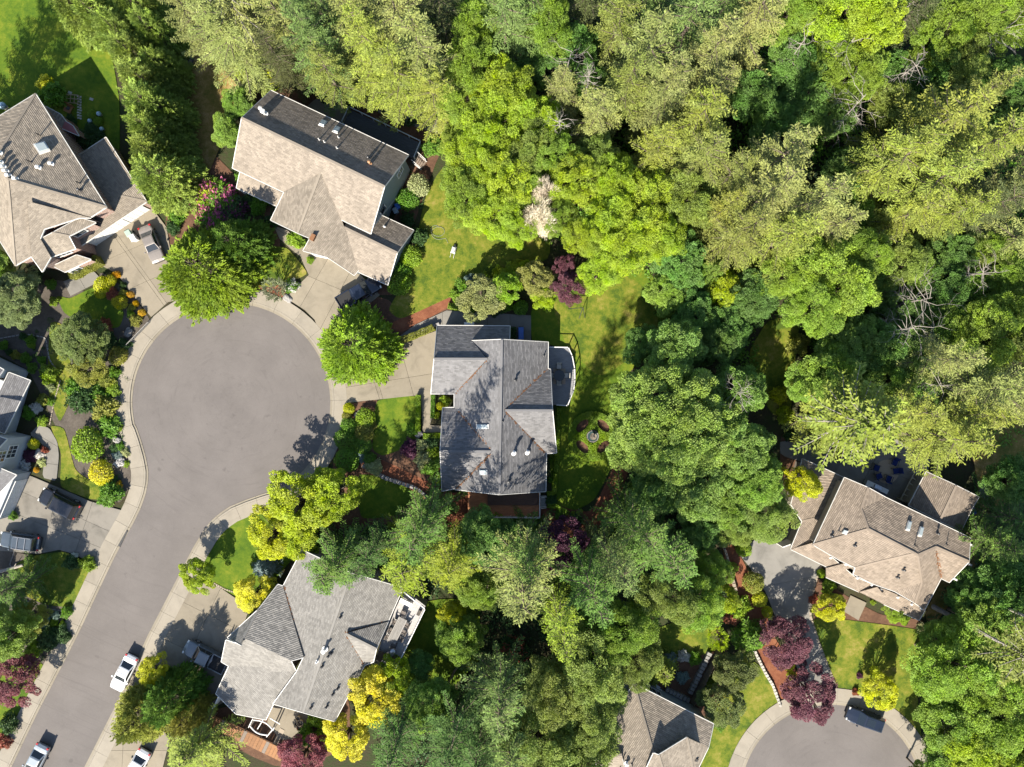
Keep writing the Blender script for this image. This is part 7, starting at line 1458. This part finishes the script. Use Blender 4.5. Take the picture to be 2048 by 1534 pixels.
wood('right of the tan gabled house', 'shrubs right of the tan gabled house', [CL(836, 370, 24, 1.8, 'pale'), CL(813, 398, 22, 1.7, 'grn'), SH(838, 472, 20, 1.4, 'dk'), CL(820, 512, 22, 1.7, 'grb'), SH(800, 540, 22, 1.5, 'grn'), CL(797, 567, 24, 1.7, 'grb'), SH(865, 292, 22, 1.6, 'grn'), SH(690, 205, 14, 1.4, 'grn'), SH(815, 440, 14, 1.0, 'dk')])
wood('just above the tan gabled house', 'shrubs above the tan gabled house', [SH(490, 140, 24, 2.4, 'ygr'), SH(520, 120, 24, 2.6, 'yel'), SH(545, 150, 22, 2.2, 'yel'), SH(535, 172, 20, 2.0, 'ygr'), SH(503, 160, 13, 1.2, 'whi'), SH(620, 165, 20, 1.8, 'dk'), SH(655, 180, 24, 1.8, 'dk'), SH(575, 140, 18, 2.0, 'olv'), SH(745, 150, 26, 2.0, 'grn'), SH(470, 120, 20, 2.0, 'olv'), SH(685, 160, 20, 2.0, 'dk'), SH(885, 255, 16, 1.4, 'pale')])
wood('between the circle and front lawn', 'clipped shrubs beside the front lawn', [CL(697, 817, 12, 1.1, 'yel'), CL(693, 832, 10, 1.0, 'olv'), CL(730, 838, 20, 1.5, 'grb'), CL(698, 853, 17, 1.4, 'grn'), CL(728, 865, 20, 1.5, 'olv'), CL(690, 880, 24, 1.7, 'grn'), CL(723, 890, 20, 1.4, 'grn'), CL(693, 920, 25, 1.8, 'grn'), SH(722, 910, 16, 0.9, 'blue'), SH(738, 918, 14, 1.2, 'grn'), SH(748, 935, 17, 1.3, 'pale'), CL(745, 850, 9, 0.8, 'olv')])
wood('before the slate-grey house front', 'shrubs in front of the slate-grey house', [SH(824, 860, 14, 1.0, 'grn'), SH(820, 898, 19, 1.4, 'purd'), SH(842, 890, 15, 1.2, 'pale'), SH(865, 888, 15, 1.2, 'dk'), SH(845, 920, 20, 1.2, 'pale'), SH(866, 905, 16, 1.2, 'grb'), SH(858, 935, 18, 1.1, 'grn'), SH(875, 960, 13, 0.9, 'grb'), SH(890, 803, 12, 1.2, 'grb'), CL(881, 812, 9, 1.3, 'yel'), SH(872, 830, 8, 0.7, 'ygr'), SH(875, 925, 12, 0.9, 'grn'), SH(1102, 1000, 12, 0.8, 'dk')])
wood('along the top side of the slate-grey house', 'shrubs above the slate-grey house', [CL(1042, 615, 16, 1.6, 'grn'), SH(1010, 610, 18, 1.5, 'grn'), SH(925, 570, 16, 1.4, 'grn'), SH(990, 620, 14, 1.2, 'dk'), SH(1000, 545, 16, 1.6, 'ygr'), SH(1030, 535, 18, 1.6, 'ygr'), SH(940, 560, 14, 1.4, 'blue'), SH(968, 560, 16, 1.4, 'grb'), SH(1050, 540, 16, 1.4, 'grb'), SH(1094, 610, 14, 1.2, 'ygr'), SH(912, 590, 14, 1.2, 'grb')])
wood('in the beds below the slate-grey house', 'shrubs below the slate-grey house', [SH(1120, 1030, 12, 0.9, 'grn'), SH(1150, 1040, 16, 0.8, 'dk'), SH(1000, 1040, 22, 1.2, 'grb'), SH(950, 1045, 18, 1.0, 'ygr'), SH(1040, 1042, 18, 1.2, 'grn'), SH(1075, 1050, 16, 1.2, 'grb'), SH(1065, 1075, 20, 1.5, 'ygr'), SH(975, 1050, 16, 1.1, 'grn'), SH(1102, 920, 5, 0.6, 'grn'), SH(1101, 960, 6, 0.6, 'grn')])
wood('around the curved lower driveway', 'shrubs around the lower driveway', [CL(1508, 1166, 22, 1.7, 'olv'), CL(1466, 1135, 12, 1.3, 'grb'), CL(1488, 1098, 16, 1.5, 'grb'), CL(1520, 1200, 16, 1.3, 'yel'), CL(1535, 1225, 12, 1.2, 'yel'), CL(1578, 1330, 14, 1.5, 'yel'), CL(1584, 1352, 10, 1.2, 'ygr'), CL(1643, 1147, 9, 0.8, 'grb'), SH(1660, 1168, 14, 0.8, 'grb'), SH(1682, 1215, 8, 0.7, 'rust'), SH(1628, 1200, 10, 0.7, 'rust'), SH(1712, 1385, 8, 0.8, 'rust'), SH(1747, 1205, 6, 0.6, 'grb'), SH(1720, 1352, 7, 0.6, 'purd'), SH(1846, 1258, 12, 1.0, 'pale'), SH(1478, 1215, 26, 1.6, 'grb'), SH(1465, 1235, 18, 1.2, 'rust')])
wood('in the bed behind the bottom tan house', 'shrubs behind the bottom tan house', [SH(1368, 1313, 13, 1.0, 'whi'), SH(1390, 1318, 13, 1.0, 'grn'), SH(1365, 1356, 13, 1.0, 'blue'), SH(1342, 1318, 14, 1.0, 'blue'), SH(1424, 1368, 16, 1.4, 'grb'), SH(1408, 1400, 16, 1.4, 'grn'), SH(1320, 1330, 16, 1.2, 'dk'), SH(1440, 1450, 14, 1.2, 'grn')])
wood('by the entry garden of the warm-grey house', 'shrubs by the warm-grey house entry', [SH(630, 1440, 18, 1.4, 'grb'), SH(655, 1450, 16, 1.2, 'grn'), SH(610, 1475, 24, 1.6, 'grn'), SH(640, 1480, 22, 1.4, 'grb'), SH(520, 1110, 12, 1.0, 'grn'), SH(460, 1400, 14, 1.2, 'dk')])
# rhododendrons: leaves and blossoms
def bloom(label, px, py, r_, h, leaf, flower, group='flowering rhododendrons'):
    b = P(px, py, h * 0.5); e_ = empty('rhododendron', (b.x, b.y, 0), random.uniform(0, 6), label, 'shrub', group); k = r_ / PXM / 0.8
    o = link('leaves', PROTO['shr0'][0], e_, scale=(k, k, h / PROTO['shr0'][2])); o.color = (*LC[leaf], 1)
    o = link('blossoms', PROTO['flo1'][0], e_, rz=1.0, scale=(k * 1.03, k * 1.03, h / PROTO['flo1'][2] * 1.06)); o.color = (*LC[flower], 1)
bloom('pink rhododendron left of the tan gabled house, upper', 408, 388, 26, 1.8, 'ygr', 'pink'); bloom('pink rhododendron left of the tan gabled house, right', 440, 395, 30, 2.0, 'grn', 'pink'); bloom('pink rhododendron left of the tan gabled house, lower', 425, 430, 28, 1.8, 'grn', 'pink'); bloom('faded pink rhododendron above the dark cedar', 462, 425, 28, 1.8, 'dk', 'purd')
bloom('red rhododendron in the woods beside the plank fence', 1028, 1305, 26, 2.2, 'dk', 'rust'); bloom('white rhododendron in the red bed below the tan gabled house', 582, 572, 12, 0.9, 'grn', 'whi')

# clipped hedges
def hedge(label, px, w, h, col, leaf=(0.11, 0.08), dens=420, z=0.0):
    """box hedge along a pixel polyline"""
    r_ = np.random.default_rng(int(px[0][0])); q, nr = resample(Q(px), 0.25); V0 = []; C = []; N = []
    n = len(q); core = MB(); core.prism([tuple(q[i] + nr[i] * w * 0.42) for i in range(n)] + [tuple(q[i] - nr[i] * w * 0.42) for i in reversed(range(n))], z, z + h * 0.9)
    L = 0.25 * (n - 1); k = int(L * (w + 2 * h) * dens)
    i = r_.integers(0, n - 1, k); t = r_.random((k, 1)); p = q[i] * (1 - t) + q[i + 1] * t; nn = nr[i]; u = r_.random(k) * (w + 2 * h); bump = 1 + 0.06 * np.sin(p[:, 0] * 5) + 0.05 * np.sin(p[:, 1] * 7)
    off = np.where(u < w, u - w / 2, np.where(u < w + h, -w / 2, w / 2)) * bump; zz = np.where(u < w, h, (u - w) % h) * bump
    c = np.stack([p[:, 0] + nn[:, 0] * off, p[:, 1] + nn[:, 1] * off, z + zz * r_.uniform(0.94, 1.02, k)], 1); nrm = np.stack([nn[:, 0] * np.sign(off) * (u > w), nn[:, 1] * np.sign(off) * (u > w), np.where(u < w, 1.0, 0.3)], 1)
    V, F = kites(c, r_.normal(0, 1, (k, 3)), nrm, leaf[0], leaf[1], r_, 0.4)
    cv = np.array(core.v); cf = [f for f in core.f if len(f) in (3, 4)]; cf = np.array([list(f) if len(f) == 4 else list(f) + [f[2]] for f in cf if len(f) == 4] or np.zeros((0, 4), int))
    tri = [f for f in core.f if len(f) == 3]
    me = arrays_mesh('hedge', np.vstack([V, cv]), np.vstack([F, cf + len(V)]) if len(cf) else F, M_LEAF, np.r_[np.clip(r_.normal(0.5, 0.18, len(F)), 0, 1), np.full(len(cf), 0.2)])
    o = link('clipped_hedge', me); o.color = (*LC[col], 1); return tag(o, label, 'hedge', 'clipped hedges')
hedge('long straight low hedge along the right wall of the slate-grey house', [(1118, 815), (1114, 900), (1108, 985)], 0.42, 0.6, 'grb'); hedge('short low hedge turning towards the white steps', [(1108, 985), (1094, 987)], 0.42, 0.6, 'grb'); hedge('curved low hedge below the white steps', [(1094, 1010), (1112, 1011), (1126, 1020), (1136, 1026)], 0.45, 0.5, 'grb')
for l, x in (('square clipped box nearest the curved low hedge', 1146), ('square clipped box, second from the curved low hedge', 1155)): hedge(l, [(x - 3, 1026), (x + 3, 1026)], 0.42, 0.5, 'grb')
hedge('small clipped box at the far end of the square boxes', [(1160, 1022), (1164, 1019)], 0.3, 0.5, 'grb')
hedge('straight hedge at the right edge of the front lawn', [(838, 790), (837, 862)], 0.5, 0.9, 'grb'); hedge('short hedge along the bottom of the front walk', [(848, 872), (884, 870)], 0.6, 0.7, 'grb'); hedge('narrow hedge beside the front walk planter', [(867, 790), (866, 835)], 0.4, 0.7, 'grn'); hedge('clipped hedge strip between driveway and stone wall', [(800, 683), (835, 670), (868, 655)], 0.7, 1.0, 'olv')
hedge('hedge along the shaded top path beside the blossoming trees', [(897, 612), (925, 617), (950, 620)], 0.7, 0.6, 'grb'); hedge('dark clipped hedge between the roof and the blue bins', [(1024, 655), (1024, 680)], 0.9, 1.0, 'dk'); hedge('thick clipped hedge before the brick house bay window', [(150, 553), (208, 522)], 1.1, 1.5, 'olv')
hedge('low hedge beside the front steps of the brown house', [(1645, 1178), (1660, 1190), (1682, 1196)], 0.6, 0.6, 'grb'); hedge('golden hedge row above the blossoming trees', [(990, 560), (1020, 545), (1060, 530)], 0.9, 1.6, 'ygr')
# the round hedge garden: rim, arms and four open beds
r_ = np.random.default_rng(77); c0 = P(1185, 872); k = 30000; rad = 3.1 * np.sqrt(r_.random(k)); az = r_.random(k) * 2 * math.pi; x = rad * np.cos(az); y = rad * np.sin(az); keep = rad > 0.85
for a in (45, 135, 225, 315):
    ux, uy = math.cos(R(a)), math.sin(R(a)); s = x * ux + y * uy - 1.85; t = -x * uy + y * ux; keep &= (s / 0.55) ** 2 + (t / 1.0) ** 2 > 1
x, y = x[keep], y[keep]; k = len(x); V, F = kites(np.stack([c0.x + x, c0.y + y, 0.1 + r_.random(k) ** 0.35 * 0.42], 1), r_.normal(0, 1, (k, 3)), np.tile([0, 0, 1.0], (k, 1)), 0.11, 0.085, r_, 0.4)
o = link('round_hedge', arrays_mesh('round_hedge', V, F, M_LEAF, np.clip(r_.normal(0.5, 0.2, k), 0, 1))); o.color = (*LC['grb'], 1); tag(o, 'round clipped hedge garden with four oval beds round the fountain', 'hedge')
mb = MB(); mb.lathe([(3.0, 0.09), (3.0, 0.1)], 32, (c0.x, c0.y)); tag(mb.build('planting_bed', M_BED), kind='structure')

# dead and leafless trees
def snag(label, px, py, r_, h, seed, twigs=60, ball_=False, mat=None, group='dead trees in the forest', lean=(0, 0), hf=0.75, thin=1.0):
    rr = random.Random(seed); b = P(px, py, h * hf); rw = r_ / PXM * (1 - h * hf / CAM_H); e_ = empty('dead_tree', (b.x - lean[0], b.y - lean[1], 0), 0, label, 'dead tree', group); mat = mat or M_PALEBARK
    tr = MB(); top = Vector((lean[0], lean[1], h * 0.92)); tr.tube([Vector((0, 0, -0.1)), top * 0.5, top], [0.2 * thin, 0.14 * thin, 0.05 * thin], 7); tr.build('trunk', mat, e_)
    br = MB()
    for i in range(twigs):
        t = rr.uniform(0.35, 1.0) if not ball_ else rr.uniform(0.55, 0.95); p0 = top * t; az = rr.uniform(0, 6.283); el = rr.uniform(-0.15, 0.9) if ball_ else rr.uniform(-0.1, 0.5); L = rw * rr.uniform(0.5, 1.1)
        d_ = Vector((math.cos(az) * math.cos(el), math.sin(az) * math.cos(el), math.sin(el))); cv = Vector((rr.uniform(-1, 1), rr.uniform(-1, 1), rr.uniform(-0.5, 0.6))) * L * 0.28; p1 = p0 + d_ * L * 0.5 + cv; p2 = p0 + d_ * L + cv * 0.4; w = (0.05 if not ball_ else 0.03) * thin
        br.tube([p0, p1, p2], [w, w * 0.7, w * 0.25], 4, False)
        for j in range(5 if ball_ else 3):
            s = rr.uniform(0.3, 1.0); q0 = p1.lerp(p2, s); a2 = az + rr.uniform(-1.3, 1.3); l2 = L * rr.uniform(0.25, 0.5); q1 = q0 + Vector((math.cos(a2), math.sin(a2), rr.uniform(-0.2, 0.5))) * l2; q2 = q1 + Vector((math.cos(a2 + rr.uniform(-.8, .8)), math.sin(a2 + rr.uniform(-.8, .8)), rr.uniform(-.3, .3))) * l2 * 0.6
            br.tube([q0, q1, q2], [w * 0.5, w * 0.35, w * 0.15], 3, False)
    tag(br.build('branches', mat, e_), kind='stuff')
M_BLEACH = mat_bark('bleached_twigs', (0.42, 0.37, 0.29), (0.68, 0.62, 0.52))
plant('leafless_tree', 'tree', 'bleached leafless tree among the lime trees', 1082, 430, 44, 11, 'twig', (0.62, 0.55, 0.44), 'leafless trees', hf=0.6); plant('leafless_tree', 'tree', 'bleached leafless tree top just above the other bleached one', 1090, 385, 28, 12, 'twig', (0.62, 0.55, 0.44), 'leafless trees', hf=0.6)
snag('tangled brown dead tree among the right-hand firs', 1728, 500, 32, 9, 3, 80, True, M_PALEBARK)
for i, (l, x, y, r_) in enumerate((('pale dead tree near the top between lime trees', 1690, 95, 46), ('pale dead tree below the top lime trees', 1712, 205, 44), ('pale looping dead branches right of the lime trees', 1815, 145, 36), ('dead tree near the upper right corner', 1985, 75, 42), ('broad pale dead tree left of the right-edge alders', 1840, 600, 56), ('dead tree below the broad pale one', 1815, 655, 48), ('small pale dead tree at the right edge', 1965, 550, 32), ('dead snag in the dark gap above the patio firs', 1880, 770, 36), ('thin dead tree among the top middle trees', 1140, 120, 34), ('dead branches beside the lime trees near the top', 1595, 95, 26), ('dead brown branches at the top edge', 1805, 25, 34), ('thin pale dead tree above the bleached one', 1118, 255, 26), ('pale dead twigs in the pale fir near the top middle', 1175, 165, 22), ('bare branches inside the huge maple right side', 1470, 785, 30))): snag(l, x, y, r_, 13, 20 + i, 34, thin=0.75, lean=(random.uniform(-1, 1), random.uniform(-1, 1)))
# fallen and leaning log by the lower left tree
for l, a, b_, rad_ in (('pale fallen log on the lower left lawn bed', (0, 1143), (46, 1130), 0.22), ('reddish fallen log in the upper right forest', (1718, 298), (1775, 278), 0.2)):
    A = P(*a, 0.3); B = P(*b_, 0.4); e_ = house_root('fallen_log', (A + B) / 2, l, 'log'); mb = MB(); mb.tube([A, A.lerp(B, 0.5) + Vector((0, 0, 0.05)), B], [rad_, rad_ * 0.9, rad_ * 0.8], 10); mb.build('trunk', M_PALEBARK, e_); mb = MB(); mb.tube([A.lerp(B, 0.6), A.lerp(B, 0.7) + Vector((0.2, 0.5, 0.3))], [0.07, 0.03], 6); mb.build('stub', M_PALEBARK, e_)

# undergrowth and ground cover: leaves nobody could count
def cover(name, label, cat, polys, n, h, leaf, col, seed, patch=1.3, var=0.5):
    r_ = np.random.default_rng(seed); C = []
    P_ = [np.array(Q(p)) for p in polys]; ar = [abs(sum(p[i][0] * p[(i + 1) % len(p)][1] - p[(i + 1) % len(p)][0] * p[i][1] for i in range(len(p)))) for p in P_]; tot = sum(ar)
    for p, a in zip(P_, ar):
        m = int(n * a / tot); lo, hi = p.min(0), p.max(0); got = 0; pl = [tuple(q) for q in p]
        while got < m:
            c = r_.uniform(lo, hi)
            if not pip(c[0], c[1], pl): continue
            k = int(r_.integers(25, 60)); rr = patch * r_.uniform(0.4, 1.1); hh = h * r_.uniform(1 - var, 1 + var); g_ = unit(r_.normal(0, 1, (k, 3))); g_[:, 2] = np.abs(g_[:, 2]); C.append(np.c_[c[0] + g_[:, 0] * rr, c[1] + g_[:, 1] * rr, 0.05 + g_[:, 2] * hh * r_.uniform(0.6, 1, k)]); got += k
    C = np.vstack(C); k = len(C); V, F = kites(C, r_.normal(0, 1, (k, 3)) * np.array([1, 1, 0.4]), np.tile([0, 0, 1.0], (k, 1)), leaf[0], leaf[1], r_, 0.45)
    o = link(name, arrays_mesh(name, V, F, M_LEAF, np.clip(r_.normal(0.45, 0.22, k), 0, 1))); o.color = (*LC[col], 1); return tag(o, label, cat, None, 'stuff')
FOREST = [[(350, -60), (2120, -60), (2120, 240), (880, 240), (700, 150), (430, 100)], [(920, 240), (2120, 240), (2120, 860), (1960, 880), (1620, 830), (1600, 640), (1500, 640), (1500, 760), (1350, 660), (1290, 540), (1120, 480), (950, 430)]]
WOODS2 = [[(1860, 1240), (1980, 1080), (2120, 1000), (2120, 1620), (1860, 1620), (1850, 1400)], [(640, 1060), (940, 1060), (1080, 1090), (1180, 1110), (1300, 960), (1540, 880), (1560, 960), (1430, 1060), (1460, 1210), (1280, 1260), (1200, 1400), (1190, 1600), (720, 1600), (800, 1420), (960, 1330), (960, 1190), (800, 1190)]]
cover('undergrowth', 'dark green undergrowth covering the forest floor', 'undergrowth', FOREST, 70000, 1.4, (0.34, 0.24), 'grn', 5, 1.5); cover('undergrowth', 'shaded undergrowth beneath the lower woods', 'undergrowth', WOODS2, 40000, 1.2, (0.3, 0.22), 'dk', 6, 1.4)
cover('ground_cover', 'bright green ground cover on the slope below the huge maple', 'ground cover', [[(1268, 962), (1292, 985), (1216, 1130), (1186, 1136), (1180, 1104), (1215, 1060)]], 14000, 0.3, (0.16, 0.13), 'grb', 8, 0.5)
cover('ground_cover', 'leafy weeds in the beds left of the circle', 'ground cover', [[(60, 640), (130, 640), (270, 690), (262, 760), (240, 830), (260, 900), (240, 960), (190, 930), (130, 820), (60, 730)], [(0, 1120), (100, 1210), (130, 1230), (80, 1330), (0, 1290)]], 7000, 0.25, (0.14, 0.1), 'dk', 9, 0.4)
cover('ground_cover', 'leafy cover in the beds round the tan gabled house', 'ground cover', [[(700, 180), (880, 240), (840, 260), (720, 215)], [(820, 330), (850, 400), (812, 560), (790, 600), (800, 480)], [(470, 350), (560, 430), (540, 500), (480, 420)]], 5000, 0.35, (0.16, 0.1), 'dk', 11, 0.5)
